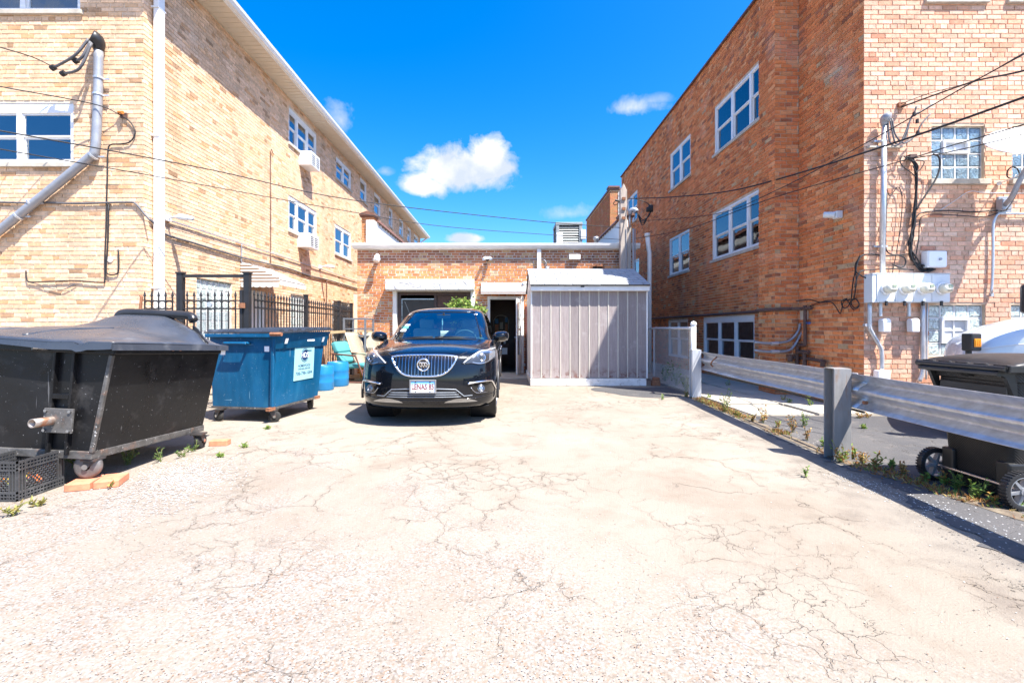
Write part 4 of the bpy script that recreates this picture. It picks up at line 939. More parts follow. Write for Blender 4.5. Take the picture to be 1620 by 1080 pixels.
for (u, v, hor) in ((156, 124, 1), (155, 150, 1), (148, 247, 0), (50, 321, 0), (30, 342, 0)):
    m = MB(); cpt = pl_(u, v, .09); ax = Vector((0, 0, 1)) if hor else Vector((.75, 0, .6)).normalized()
    m.tube([cpt - ax * .014, cpt + ax * .014], .072, 14); m.obox(cpt + Vector((.09, .03, 0)), .06, .012, .012); m.build('strap', mats['galv'], sm)
br = thing('wall_bracket', pl_(195, 180), 'small rusty bracket with orange insulator on the yellow brick front', 'bracket')
m = MB(); m.obox(pl_(196, 183, .02), .05, .012, .04); m.build('plate', mats['rust_pipe'], br); defm('orange_ins', (.55, .18, .03), .4)
m = MB(); m.tube([pl_(188, 178, .03), pl_(194, 178, .09)], .025, 8); m.build('insulator', mats['orange_ins'], br)
def cable(pts, r, label, mat='cable_black', name='wall_cable', group='cables fixed to the walls', k=5, d=.025, front=True):
    q = [pl_(u, v, d) for u, v in pts] if front else pts
    m = MB(); m.tube(spline(q, k), r, 7); o = m.build(name, mats[mat], None, 'all', org=q[0]); return tag(o, label, 'cable', group)
cable([(190, 182), (205, 192), (213, 205), (213, 214), (205, 225), (190, 228), (176, 229), (171, 238), (170, 280), (169, 312), (168, 360), (166, 410), (166, 442), (160, 447), (120, 444), (80, 445), (48, 446), (42, 440), (41, 428)], .010, 'black cable looping down the yellow brick front from the orange bracket')
cable([(121, 448), (100, 458), (84, 457), (62, 450), (44, 446)], .006, 'slack thin cable drooping low on the yellow brick front', 'cable_grey')
cable([(172, 322), (171, 380), (168, 425), (172, 434), (182, 434), (187, 430), (188, 412), (187, 395)], .011, 'black cable ending in an upturned hook on the yellow brick front')
cable([(-30, 319), (40, 321), (60, 320), (120, 322), (200, 320), (215, 323), (228, 338), (238, 349)], .016, 'bundle of cables running level across the yellow brick front', 'cable_grey')
m = MB(); m.lathe([(.048, 0), (.05, -.012)], pl_(175, 410, .0), 14, 'y'); o = m.build('mortar_patch', mats['mortar_pale'], None, org=pl_(175, 410, 0)); tag(o, 'round grey mortar patch on the yellow brick front', 'patch')
# along its side wall
def sw(u, v, d=.03): y = YX * F / (u - U0); return Vector((YX + d, y, CH + (V0 - v) * y / F))
def sp(y, z, d=.03): return Vector((YX + d, y, z))
cable([sp(7.4, 3.02), sp(7.7, 2.85), sp(8.4, 2.83), sp(10, 2.80), sp(12, 2.84), sp(13.5, 2.80), sp(15, 2.83), sp(17.7, 2.80), sp(20, 2.84)], .020, 'thick cable bundle along the side of the yellow building', 'cable_grey', front=False)
cable([sp(7.7, 3.1), sp(9, 3.1), sp(11, 3.1), sp(13, 3.1), sp(16, 3.1), sp(20, 3.1)], .013, 'thin conduit above the cable bundle along the yellow side wall', 'galv', front=False)
cable([sp(9.96, 3.1), sp(9.96, 2.9), sp(9.95, 2.72), sp(10.0, 2.66)], .012, 'short riser conduit down to the striped awning', 'grey_conduit', front=False)
cable([sp(11.35, 5.58), sp(11.3, 5.6), sp(11.2, 5.58), sp(11.2, 4.5), sp(11.2, 3.4), sp(11.2, 2.85)], .009, 'thin vertical cable on the side of the yellow building', 'cable_brown', front=False)
cable([sp(14.7, 2.8), sp(14.7, 2.3), sp(14.7, 1.6)], .012, 'short vertical cable below the bundle near the barred window', 'cable_brown', front=False)
def flood(y, z, label):
    t = thing('flood_lamp', (YX, y, z), label, 'lamp', 'slim lamps on the yellow side wall')
    m = MB(); m.obox((YX + .03, y, z), .03, .05, .05); m.build('base', mats['white_box'], t)
    m = MB(); m.tube([(YX + .05, y, z), (YX + .16, y, z + .02), (YX + .24, y, z + .02), (YX + .46, y, z - .005)], [.014, .016, .055, .035], 10); m.build('lamp_head', mats['white_box'], t, 'all')
flood(7.78, 3.13, 'slim white lamp on the yellow side wall beside the downspout'); flood(14.2, 3.17, 'slim white lamp on the yellow side wall under the window air conditioner')
for (y, z, lb) in ((13.1, 6.05, 'white air conditioner in the upper side window of the yellow building'), (13.0, 3.72, 'white air conditioner in the lower side window of the yellow building')):
    t = thing('window_air_conditioner', (YX, y, z), lb, 'air conditioner', 'air conditioners in the side windows')
    m = MB(); m.box(YX - .04, YX + .34, y - .30, y + .30, z - .2, z + .2); m.build('case', mats['white_box'], t, bevel=.015)
    for s in (-1, 1):
        m = MB(); m.box(YX + .339, YX + .345, y + s * .14 - .1, y + s * .14 + .1, z - .15, z + .15); g = m.build('grille', mats['dark_louvre'], t)
        m = MB()
        for k in range(6): m.box(YX + .344, YX + .352, y + s * .14 - .1, y + s * .14 + .1, z - .14 + k * .052, z - .125 + k * .052)
        m.build('louvre', mats['white_box'], g)

# ------------------------------------------------------------------ on the front of the red building
def pr(u, v, d=.05): return P(u, v, RF - d)
ms = thing('service_mast', pr(1397, 430), 'straight grey conduit mast with weatherhead above the meter bank', 'mast')
m = MB(); m.tube([pr(1399, 196, .08), pr(1396, 436, .08)], .036, 12); m.build('conduit', mats['conduit'], ms, 'all')
m = MB(); pts = spline([pr(1399, 198, .08), pr(1399, 191, .09), pr(1402, 186, .12), pr(1408, 185, .16)], 3); m.tube(pts, [.043, .046, .05, .056, .062, .066, .068, .068, .066, .06][:len(pts)], 12); m.build('weatherhead', mats['grey_conduit'], ms, 'all')
for pts in ([(1405, 190), (1406, 215), (1411, 229), (1425, 225), (1441, 188), (1446, 180), (1450, 168)], [(1408, 189), (1412, 210), (1418, 228), (1432, 218), (1442, 185), (1458, 176), (1475, 165)], [(1411, 188), (1416, 212), (1428, 226), (1440, 222), (1451, 210), (1458, 196), (1472, 180)]):
    m = MB(); m.tube(spline([pr(u, v, .12 + .06 * i / len(pts)) for i, (u, v) in enumerate(pts)], 5), .011, 7); m.build('drip_loop', mats['cable_grey'], ms, 'all')
for (u, v) in ((1446, 181), (1451, 192), (1452, 210)):
    m = MB(); m.tube([pr(u, v + 3, .17), pr(u, v - 3, .17)], .02, 8); m.build('splice', mats['cable_black'], ms)
for v in (224, 390):
    m = MB(); m.obox(pr(1396, v, .07), .045, .04, .012); m.obox(pr(1387, v, .02), .05, .02, .012); m.build('strap', mats['galv'], ms)
m = MB(); m.obox(pr(1400, 233, .03), .25, .03, .012); m.build('cross_bracket', mats['stone'], ms)
mbk = thing('meter_bank', pr(1430, 480), 'grey four gang electric meter box at the corner of the red building', 'meter box')
x0, x1, z1, z0 = pr(1376, 0).x, pr(1490, 0).x, pr(0, 435).z, pr(0, 479).z; Db = .17
m = MB(); m.box(x0 - .06, x1, RF - Db, RF - .012, z0, z1); m.box(x0 - .065, x1 + .01, RF - Db - .012, RF - .01, z1, z1 + .012); m.build('cabinet', mats['grey_box'], mbk, bevel=.006)
for k in range(4):
    xa = x0 + .0 + (x1 - x0) * k / 4; xb = x0 + (x1 - x0) * (k + 1) / 4
    m = MB(); m.box(xa + .004, xb - .004, RF - Db - .010, RF - Db - .001, z0 + .012, z1 - .008); cov = m.build('cover', mats['grey_box'], mbk, bevel=.003)
    c = Vector(((xa + xb) / 2 + (.0), RF - Db - .010, z0 + .20))
    m = MB(); m.lathe([(.088, 0), (.088, -.03), (.08, -.035)], c, 22, 'y'); mt = m.build('meter', mats['white_box'], mbk, 'all')
    m = MB(); m.lathe([(.076, -.033), (.074, -.10), (.066, -.125), (.03, -.135)], c, 22, 'y'); m.build('glass_cover', mats['meter_glass'], mt, 'all')
    m = MB(); m.obox(c + Vector((.012, -.138, .03)), .028, .004, .018); m.build('display', M_('lcd', (.28, .33, .24), .3), mt) if k == 0 else m.build('display', bpy.data.materials['lcd'], mt)
    m = MB(); m.obox(c + Vector((0, -.138, -.035)), .035, .003, .006); m.build('nameplate', mats['cable_black'], mt)
    m = MB(); m.obox(c + Vector((.0, -.005, -.215)), .014, .012, .035); m.build('seal', mats['dark_plastic'], mbk)
lowers = [([(1376, 479), (1376, 515), (1379, 525), (1392, 548), (1395, 560), (1395, 588)], .028), ([(1460, 479), (1460, 560), (1459, 588), (1454, 603)], .03), ([(1467, 479), (1466, 560), (1465, 600)], .012)]
for pts, r_ in lowers:
    m = MB(); m.tube(spline([pr(u, v, .06) for u, v in pts], 4), r_, 10); m.build('conduit', mats['conduit'], mbk, 'all')
for u in (1393, 1438):
    m = MB(); m.tube([pr(u, 479, .09), pr(u, 500, .09)], .022, 9); st = m.build('conduit', mats['conduit'], mbk)
    m = MB(); m.prism([(-.055, 0), (.055, 0), (.06, .17), (.035, .2), (-.035, .2), (-.06, .17)], (RF - .15, RF - .05), lambda p, q, t: (pr(u + 2, 0).x + p, t, pr(0, 525).z + q)); m.build('fitting', mats['white_box'], st, bevel=.01)
m = MB(); m.obox(pr(1395, 593, .07), .09, .05, .07); m.build('base_box', mats['white_box'], mbk, bevel=.01)
for (u, v) in ((1370, 514), (1455, 514)):
    m = MB(); m.obox(pr(u, v, .03), .03, .025, .02); m.build('strap', mats['galv'], mbk)
jb = thing('junction_box', pr(1475, 424), 'white utility box with latch on the wall above the meter bank', 'box')
a, b_ = pr(1460, 424), pr(1490, 398)
m = MB(); m.box(a.x, b_.x, RF - .13, RF - .012, a.z, b_.z); m.build('case', mats['white_box'], jb, bevel=.015)
m = MB(); m.box(a.x + .01, b_.x - .01, RF - .14, RF - .128, a.z + .012, b_.z - .01); m.build('lid', mats['white_box'], jb, bevel=.008)
m = MB(); m.lathe([(.018, 0), (.018, -.02)], (a.x + .17, RF - .139, a.z + .12), 10, 'y'); m.build('latch', mats['grey_conduit'], jb)
# black cable runs of the corner
GRP = 'black cables on the red brick front'
def rc(pts, r, label, mat='cable_black', k=5, d=.045): return cable([pr(u, v, d) for u, v in pts], r, label, mat, group=GRP, k=k, front=False)
bun = thing('cable_bundle', pr(1450, 330), 'thick tangle of black cables hanging between the bracket and the white utility box', 'cable bundle')
rr_ = random.Random(3)
for k in range(7):
    j = lambda a: rr_.uniform(-a, a)
    pts = [(1436 + j(6), 250 + j(2)), (1446 + j(3), 258 + j(4)), (1450 + j(2), 285), (1449 + j(2.5), 320), (1446 + j(3), 350), (1443 + j(3), 372), (1440 + j(3), 388), (1446 + j(5), 408 + j(3)), (1458 + j(5), 424 + j(4)), (1470 + j(6), 427 + j(3)), (1480 + j(4), 426)]
    m = MB(); m.tube(spline([pr(u, v, .03 + .05 * rr_.random()) for u, v in pts], 5), rr_.uniform(.007, .012), 6); m.build('strand', mats['cable_black'], bun, 'all')
for pts in ([(1436, 252), (1428, 247), (1424, 256), (1430, 265), (1440, 272), (1449, 280)], [(1450, 253), (1462, 256), (1456, 268), (1448, 274)], [(1446, 254), (1452, 262), (1450, 272), (1444, 262)]):
    m = MB(); m.tube(spline([pr(u, v, .09) for u, v in pts], 5), .007, 6); m.build('strand', mats['cable_black'], bun, 'all')
m = MB(); m.obox(pr(1442, 248, .04), .05, .04, .025); m.build('bracket', mats['rust_pipe'], bun)
rc([(1476, 244), (1485, 248), (1487, 262), (1482, 280), (1470, 300), (1458, 318), (1450, 332)], .012, 'stiff black cable bending from the wire down across the glass block window', d=.12)
rc([(1403, 299), (1408, 310), (1420, 296), (1426, 306), (1427, 330), (1423, 370), (1418, 400), (1413, 425), (1412, 432)], .006, 'thin loose cable with a loop right of the conduit mast')
rc([(1403, 305), (1402, 340), (1401, 375), (1402, 395), (1410, 402), (1425, 403), (1436, 402), (1450, 405)], .009, 'black cable close beside the conduit mast')
rc([(1370, 440), (1355, 430), (1357, 415), (1364, 404), (1380, 402), (1398, 405), (1420, 404), (1431, 408), (1432, 418), (1424, 423), (1412, 418)], .010, 'looping black cable above the meter bank')
rc([(1352, 455), (1358, 434), (1366, 428), (1390, 426), (1420, 425), (1445, 427)], .009, 'black cable lying along the top of the meter bank')
rc([(1448, 345), (1460, 336), (1500, 333), (1540, 335), (1577, 333), (1584, 334)], .010, 'black cable running level under the glass block window')
rc([(1446, 420), (1453, 380), (1455, 350), (1462, 341), (1480, 339), (1520, 341), (1556, 343), (1582, 336)], .007, 'thin black cable below the level run on the red front')
rc([(1487, 333), (1510, 318), (1534, 303), (1560, 305), (1620, 306)], .005, 'thin pale wire slanting up over the red front', 'galv')
rc([(1592, 334), (1580, 338), (1574, 345), (1571, 360), (1571, 400), (1570, 440), (1568, 464)], .018, 'grey conduit with a bend going down the red front', 'conduit', k=3)
rc([(1578, 338), (1600, 338), (1640, 338)], .018, 'grey conduit running level to the right on the red front', 'conduit', k=2)
m = MB(); m.obox(pr(1568, 466, .03), .02, .02, .03); o = m.build('conduit_end', mats['galv'], None, bevel=.004, org=pr(1568, 466)); tag(o, 'small fitting at the bottom end of the bent grey conduit', 'fitting')
m = MB(); m.tube([pr(1424, 168, .0), pr(1424, 168, .06), pr(1432, 164, .07)], .018, 7); m.obox(pr(1426, 166, .02), .05, .02, .03); o = m.build('wire_hook', mats['rust'], None, org=pr(1424, 168)); tag(o, 'rusty hook holding a bare wire on the red brick front', 'hook')
# side wall coils by the corner
def ps(u, v, d=.04): y = RX * F / (u - U0); return Vector((RX - d, y, CH + (V0 - v) * y / F))
coil = thing('cable_coil', ps(1345, 484), 'black cables coiled beside the meter bank at the building corner', 'cable coil')
for pts in ([(1200, 483), (1225, 476), (1255, 477), (1283, 474), (1300, 478), (1318, 478), (1326, 485), (1333, 496), (1336, 486), (1338, 478), (1344, 472)], [(1285, 484), (1310, 476), (1340, 475), (1352, 473)]):
    m = MB(); m.tube(spline([ps(u, v) for u, v in pts], 5), .008, 6); m.build('strand', mats['cable_black'], coil, 'all')
for (u, v, r_) in ((1342, 480, .075), (1357, 481, .085), (1358, 480, .07)):
    c = ps(u, v, .05); m = MB(); m.tube([c + Vector((-.01 * math.sin(k), r_ * math.cos(k * .3142) * 1.0, r_ * math.sin(k * .3142))) for k in range(20)], .008, 6, closed=True); m.build('coil', mats['cable_black'], coil, 'all')
for pts in ([(1352, 472), (1354, 450), (1358, 430), (1362, 412), (1366, 404)], [(1356, 474), (1360, 445), (1358, 420), (1366, 406)]):
    m = MB(); m.tube(spline([ps(u, v, .05) for u, v in pts], 5), .008, 6); m.build('strand', mats['cable_black'], coil, 'all')
# chimney corner: pipes
gpz = thing('gas_pipe', (5.3, 8.2, .5), 'brown rusty gas pipe with valves low on the red brick wall', 'pipe')
q = lambda u, v, d=.06: Vector(((u - U0) * (C0 - d) / F, C0 - d, CH + (V0 - v) * (C0 - d) / F))
m = MB(); m.tube([sp_ for sp_ in [Vector((RX - .05, 17.5, 1.62)), Vector((RX - .05, 9.1, 1.60))]], .03, 8); m.tube([Vector((CX - .05, C1, 1.59)), Vector((CX - .05, C0 - .05, 1.59)), Vector((RX - .17, C0 - .05, 1.6)), Vector((RX - .06, C0 - .17, 1.6)), Vector((RX - .06, 7.93, 1.6))], .03, 8); m.build('ledge_pipe', mats['rust_pipe'], gpz)
yv = lambda u: RX * F / (u - U0)
m = MB(); m.tube([ps(1279, 483, .06), ps(1279, 546, .06)], .03, 8); m.tube([ps(1279, 546, .06), q(1262, 546)], .03, 8); m.tube([q(1262, 546), q(1261, 577)], .033, 8); m.build('pipe_run', mats['rust_pipe'], gpz)
m = MB(); m.tube([q(1250, 566), q(1266, 566), ps(1290, 568, .08), ps(1312, 572, .08)], .028, 8); m.tube([ps(1280, 557, .08), ps(1280, 580, .08)], .035, 8); m.tube([ps(1268, 557, .08), ps(1286, 557, .08)], .035, 8); m.tube([ps(1310, 571, .08), ps(1309, 580, .08)], .04, 8); m.tube([q(1250, 562), q(1250, 572)], .045, 8)
m.build('manifold', mats['rust_pipe'], gpz)
cond = thing('flexible_conduit', q(1220, 550), 'two curved grey conduits sweeping across the chimney base to a box', 'conduit')
m = MB(); m.tube(spline([q(1194, 541), q(1215, 543), q(1235, 542), q(1250, 538), q(1262, 525), q(1266, 512)], 5), .022, 9); m.build('conduit', mats['grey_conduit'], cond, 'all')
m = MB(); m.tube(spline([q(1194, 554), q(1215, 556), q(1240, 556), q(1254, 550), q(1266, 530), q(1275, 512)], 5), .022, 9); m.build('conduit', mats['grey_conduit'], cond, 'all')
m = MB(); m.tube([q(1220, 543.4), q(1231, 542.6)], .032, 9); m.tube([q(1220, 556), q(1232, 556)], .032, 9); m.build('coupling', mats['conduit'], cond)
m = MB(); m.tube([ps(1281, 511, .05), ps(1290, 511, .1)], .02, 8); m.build('tap', M_('blue_tap', (.03, .1, .3), .4), cond)
m = MB(); m.obox(ps(1274, 497, .02), .02, .09, .10); o = m.build('grey_panel', mats['stone'], None, bevel=.005, org=ps(1274, 497)); tag(o, 'small grey panel in the inner corner of the red wall', 'panel')
m = MB(); m.obox(ps(1331, 340, .06), .05, .05, .06); m.tube([ps(1331, 340, .1), ps(1324, 340, .22)], .05, 10); o = m.build('wall_fixture', mats['grey_box'], None, bevel=.01, org=ps(1331, 340)); tag(o, 'grey lamp fitting on the shaded red brick wall near the corner', 'lamp')
for (u, v) in ((1043, 459), (1049, 460)): pass
# satellite dish
dish = thing('satellite_dish', pr(1600, 322), 'large white satellite dish on an arm at the right edge of the red wall', 'satellite dish')
base, mid, hub = pr(1588, 324, .03), pr(1592, 324, .18), P(1626, 262, RF - .46)
m = MB(); m.obox(base, .10, .02, .12); m.obox(pr(1588, 324, .07), .07, .05, .085); m.build('wall_mount', mats['grey_conduit'], dish, bevel=.01)
m = MB(); m.tube(spline([pr(1590, 324, .1), pr(1600, 312, .3), P(1612, 288, RF - .42), hub], 4), .032, 10); m.build('mast', mats['grey_conduit'], dish, 'all')
aim = Vector((-.22, -.62, .74)).normalized(); X = Vector((0, 0, 1)).cross(aim).normalized(); Y_ = aim.cross(X); cen = P(1628, 233, RF - .55)
m = MB(); rings, seg = 8, 40; vs = [cen]; fs = []
for i in range(1, rings + 1):
    r_ = i / rings
    for k in range(seg): a = 6.28318 * k / seg; vs.append(cen + X * (.50 * r_ * math.cos(a)) + Y_ * (.46 * r_ * math.sin(a)) + aim * (.10 * r_ * r_))
fs += [(0, 1 + k, 1 + (k + 1) % seg) for k in range(seg)]
for i in range(rings - 1): fs += [(1 + i * seg + k, 1 + (i + 1) * seg + k, 1 + (i + 1) * seg + (k + 1) % seg, 1 + i * seg + (k + 1) % seg) for k in range(seg)]
m.add(vs, fs); m.build('reflector', mats['white_box'], dish, 'all', solid=.012)
m = MB(); m.tube(spline([cen - Y_ * .42, cen - Y_ * .30 + aim * .3, cen - Y_ * .12 + aim * .5], 5), .018, 8); m.build('feed_arm', mats['grey_conduit'], dish, 'all')
m = MB(); m.obox(cen - Y_ * .1 + aim * .52, .05, .05, .07); m.build('feed_horn', mats['white_box'], dish, bevel=.015)
rc([(1592, 332), (1602, 318), (1612, 295), (1612, 272), (1603, 264), (1594, 270), (1594, 280), (1604, 282), (1620, 275)], .008, 'black cable curling from the dish mount', d=.25)
m = MB(); m.tube([pr(1581, 290, .01), pr(1581, 290, .06)], .03, 8); m.tube(spline([pr(1581, 290, .05), P(1600, 283, RF - .4), P(1626, 268, RF - .42)], 4), .008, 6); o = m.build('guy_wire', mats['galv'], None, org=pr(1581, 290)); tag(o, 'thin stay running from a wall eye to the satellite dish', 'stay')
# ------------------------------------------------------------------ iron fence and gate by the yellow building
FY = 7.12
def picket_mb(x, y, top):
    m = MB(); m.box(x - .008, x + .008, y - .008, y + .008, .12, top - .13)
    m.lathe([(.008, 0), (.016, .015), (.009, .03), (.021, .05), (.014, .085), (.0, .135)], (x, y, top - .13), 6, cap=False); return m
def ring_mb(c, ax):
    m = MB(); c = Vector(c); ax = Vector(ax); m.tube([c + ax * (.057 * math.cos(k * .3927)) + Vector((0, 0, .057 * math.sin(k * .3927))) for k in range(16)], .006, 5, closed=True); return m
def iron_run(root, p, q, n, top, rings=True, skip=()):
    p, q = Vector(p), Vector(q); d = (q - p); u = d.normalized(); pk = rg_ = None
    for i in range(n):
        c = p + d * (i / (n - 1))
        if pk is None: pk = picket_mb(c.x, c.y, top).build('picket', mats['black_iron'], root); c0 = c
        else: dup_part(pk, root, c - c0)
        if rings and i < n - 1:
            c2 = p + d * ((i + .5) / (n - 1)) + Vector((0, 0, top - .22))
            if rg_ is None: rg_ = ring_mb(c2, u).build('ring', mats['black_iron'], root); r0 = c2
            else: dup_part(rg_, root, c2 - r0)
    for z in (top - .155, top - .285, .22):
        m = MB(); m.bar(p + Vector((0, 0, z)), q + Vector((0, 0, z)), .022, .018); m.build('rail', mats['black_iron'], root)
X = lambda u: (u - U0) * FY / F
fa = thing('iron_fence', (X(240), FY, 0), 'short run of black spear topped iron fence left of the gate', 'fence')
iron_run(fa, (X(229), FY, 0), (X(273), FY, 0), 5, 1.835)
m = MB(); m.tube([(X(222), FY, 1.55), (X(224), FY, 1.74), (X(222), FY, 1.76)], .02, 6); m.bar((X(222), FY, 1.68), (X(229), FY, 1.68), .02, .016); m.build('wall_hook', mats['rust'], fa)
ga = thing('iron_gate', (X(340), FY, 0), 'black iron gate with rings under a tall square frame', 'gate')
for u in (286, 391.5):
    m = MB(); m.box(X(u) - .042, X(u) + .042, FY - .042, FY + .042, 0, 2.10); m.box(X(u) - .052, X(u) + .052, FY - .052, FY + .052, 2.10, 2.125); m.build('post', mats['black_iron'], ga)
m = MB(); m.bar((X(286) + .04, FY, 2.065), (X(391.5) - .04, FY, 2.065), .045, .045); m.build('lintel', mats['black_iron'], ga)
for u in (290.5, 384.5):
    m = MB(); m.box(X(u) - .022, X(u) + .022, FY - .06, FY - .02, .1, 1.84); m.build('stile', mats['black_iron'], ga)
iron_run(ga, (X(299), FY - .04, 0), (X(375), FY - .04, 0), 8, 1.835)
m = MB()
for z in (1.68, 1.55, .22): m.bar((X(290), FY - .04, z), (X(385), FY - .04, z), .02, .017)
m.build('rail', mats['black_iron'], ga)
m = MB(); m.obox((X(388), FY - .075, 1.60), .03, .02, .04); m.build('latch', mats['rust'], ga)
m = MB(); m.lathe([(.04, 0), (.04, -.03)], (X(336.5), FY - .06, 1.615), 14, 'y'); m.build('lock_box', mats['galv'], ga)
# mesh panel behind the lower part of the gate
m = MB(); nx = 24
for k in range(-14, nx):
    for s in (1, -1):
        a = X(308) + k * .035; pts = [(a, 1.5), (a + .5 * 1, .95)] if s > 0 else [(a, .95), (a + .5, 1.5)]
        (xa, za), (xb, zb) = pts; lo, hi = X(308), X(366)
        t0, t1 = max(0, (lo - xa) / (xb - xa)), min(1, (hi - xa) / (xb - xa))
        if t1 - t0 > .02: m.bar((xa + (xb - xa) * t0, FY + .02, za + (zb - za) * t0), (xa + (xb - xa) * t1, FY + .02, za + (zb - za) * t1), .004, .004)
m.build('expanded_mesh', mats['galv'], ga, kind='stuff')
fr_ = thing('iron_fence', (-4.1, 9.8, 0), 'long run of black spear topped iron fence receding to the garage', 'fence')
pA, pB = Vector((-4.00, FY + .12, 0)), Vector((-4.2, 12.38, 0))
iron_run(fr_, pA, pB, 45, 1.86)
for t_ in (.40, .80, 1.0):
    c = pA.lerp(pB, t_); m = MB(); m.box(c.x - .035, c.x + .035, c.y - .035, c.y + .035, 0, 1.92); m.box(c.x - .042, c.x + .042, c.y - .042, c.y + .042, 1.92, 1.94); m.build('post', mats['black_iron'], fr_)
# low timber rail leaning along the fence
defm('pale_wood', (.48, .34, .19), .8, var=.25, stretch=(1, 6, 6))
m = MB(); m.bar((-4.02, 8.2, 1.12), (-4.10, 11.6, 1.17), .04, .06); o = m.build('timber_rail', mats['pale_wood'], None, org=(-4.05, 10, 1.1)); tag(o, 'pale timber rail tied along the inside of the iron fence', 'rail')

# ------------------------------------------------------------------ casters
def caster(root, x, y, ztop, r, yaw, wheelmat='rubber', zb=0.0):
    d = Vector((math.cos(yaw), math.sin(yaw), 0)); a = Vector((-d.y, d.x, 0))      # rolling direction, axle
    ax = Vector((x, y, zb + r)) + d * (r * .35)
    m = MB(); m.obox((x, y, ztop - .008), .055, .055, .008)
    for s in (-1, 1):
        b = [Vector((x, y, ztop - .016)) + a * (s * .034) + d * (-.035), Vector((x, y, ztop - .016)) + a * (s * .034) + d * .045, ax + a * (s * .034) + d * .02 - Vector((0, 0, .02)), ax + a * (s * .034) - d * .025]
        m.add([v + a * (t * .005) for t in (-1, 1) for v in b], [(0, 1, 2, 3), (7, 6, 5, 4)] + [(k, (k + 1) % 4, 4 + (k + 1) % 4, 4 + k) for k in range(4)])
    c = m.build('caster', mats['dark_steel'], root)
    prof = [(r * .30, -.028), (r * .78, -.026), (r * .86, -.024), (r * .97, -.016), (r, -.006), (r, .006), (r * .97, .016), (r * .86, .024), (r * .78, .026), (r * .30, .028)]
    m = MB(); n = 24; vs = []; fs = []
    for (rr, h) in prof:
        for k in range(n): an = 6.28318 * k / n; vs.append(ax + d * (rr * math.cos(an)) + Vector((0, 0, rr * math.sin(an))) + a * h)
    for i in range(len(prof) - 1): fs += [(i * n + k, i * n + (k + 1) % n, (i + 1) * n + (k + 1) % n, (i + 1) * n + k) for k in range(n)]
    m.add(vs, fs); m.build('wheel', mats[wheelmat], c, True)
    m = MB(); m.tube([ax - a * .045, ax + a * .045], r * .22, 10); m.build('hub', mats['steel'], c)
defm('dark_steel', (.06, .055, .055), .55, metal=.4, var=.4, stain=((.22, .10, .06), .55, 14, .8))
# ------------------------------------------------------------------ the black dumpster
mats['dump_black'] = M_('worn_black_steel', (.010, .010, .011), .33, scratch=(.13, .13, .135), spec=.22, var=.35, scale=3, rvar=.15, speck=((.30, .30, .31), .685, 46), stain=((.042, .04, .04), .56, 4, .8), bump=.006, bscale=4)
mats['dump_lid'] = M_('sheen_black_plastic', (.045, .052, .068), .31, var=.2, scale=3, stain=((.16, .17, .19), .60, 3.2, .5), bump=.003, bscale=6, rvar=.14)  # bluish sky sheen put into the lid's base colour
mats['dump_edge'] = M_('scraped_steel', (.10, .095, .09), .55, metal=.3, var=.4, scale=14, stain=((.27, .15, .10), .58, 8, .7), speck=((.5, .49, .48), .64, 40))
bd = thing('dumpster', (-4.2, 4.25, 0), 'black steel dumpster with a bulging black plastic lid on casters', 'dumpster')
T = Matrix.Translation((-3.25, 3.58, .25)) @ Matrix.Rotation(R(-1.0), 4, 'Z') @ Matrix.Rotation(.042, 4, 'Y') @ Matrix.Rotation(-.048, 4, 'X')
BW, BD, BH = 2.0, 1.26, .80                           # local box: x from -BW to 0, y from 0 to BD
tx, by, ty = .105, .0, .03                            # flare of the sides
def D(): m = MB(); m.M = T; return m
m = D(); m.add([(-BW, 0, 0), (0, 0, 0), (tx, -.01, BH), (-BW - tx, -.01, BH)], [(0, 1, 2, 3)]); m.add([(0, 0, 0), (0, BD, 0), (tx, BD + ty, BH), (tx, -.01, BH)], [(0, 1, 2, 3)]); m.add([(0, BD, 0), (-BW, BD, 0), (-BW - tx, BD + ty, BH), (tx, BD + ty, BH)], [(0, 1, 2, 3)]); m.add([(-BW, BD, 0), (-BW, 0, 0), (-BW - tx, -.01, BH), (-BW - tx, BD + ty, BH)], [(0, 1, 2, 3)]); m.add([(-BW, 0, 0), (0, 0, 0), (0, BD, 0), (-BW, BD, 0)], [(0, 1, 2, 3)])
m.build('body', mats['dump_black'], bd, solid=.008)
m = D(); m.box(-BW - .01, .012, -.022, BD + .02, -.035, .028); m.build('base_rail', mats['dump_edge'], bd, bevel=.006)
m = D(); 
for (p, q) in (((-BW - tx - .03, -.04, BH + .03), (tx + .03, -.04, BH + .03)), ((tx + .03, -.065, BH + .031), (tx + .03, BD + .06, BH + .031)), ((-BW - tx - .03, BD + .06, BH + .03), (tx + .03, BD + .06, BH + .03))): m.bar(p, q, .05, .075)
m.build('rim', mats['dump_black'], bd, bevel=.008)
m = D(); m.bar((.004, -.012, .02), (tx + .002, -.02, BH - .01), .03, .03, (1, 0, 0)); m.build('corner_edge', mats['dump_edge'], bd, bevel=.006)
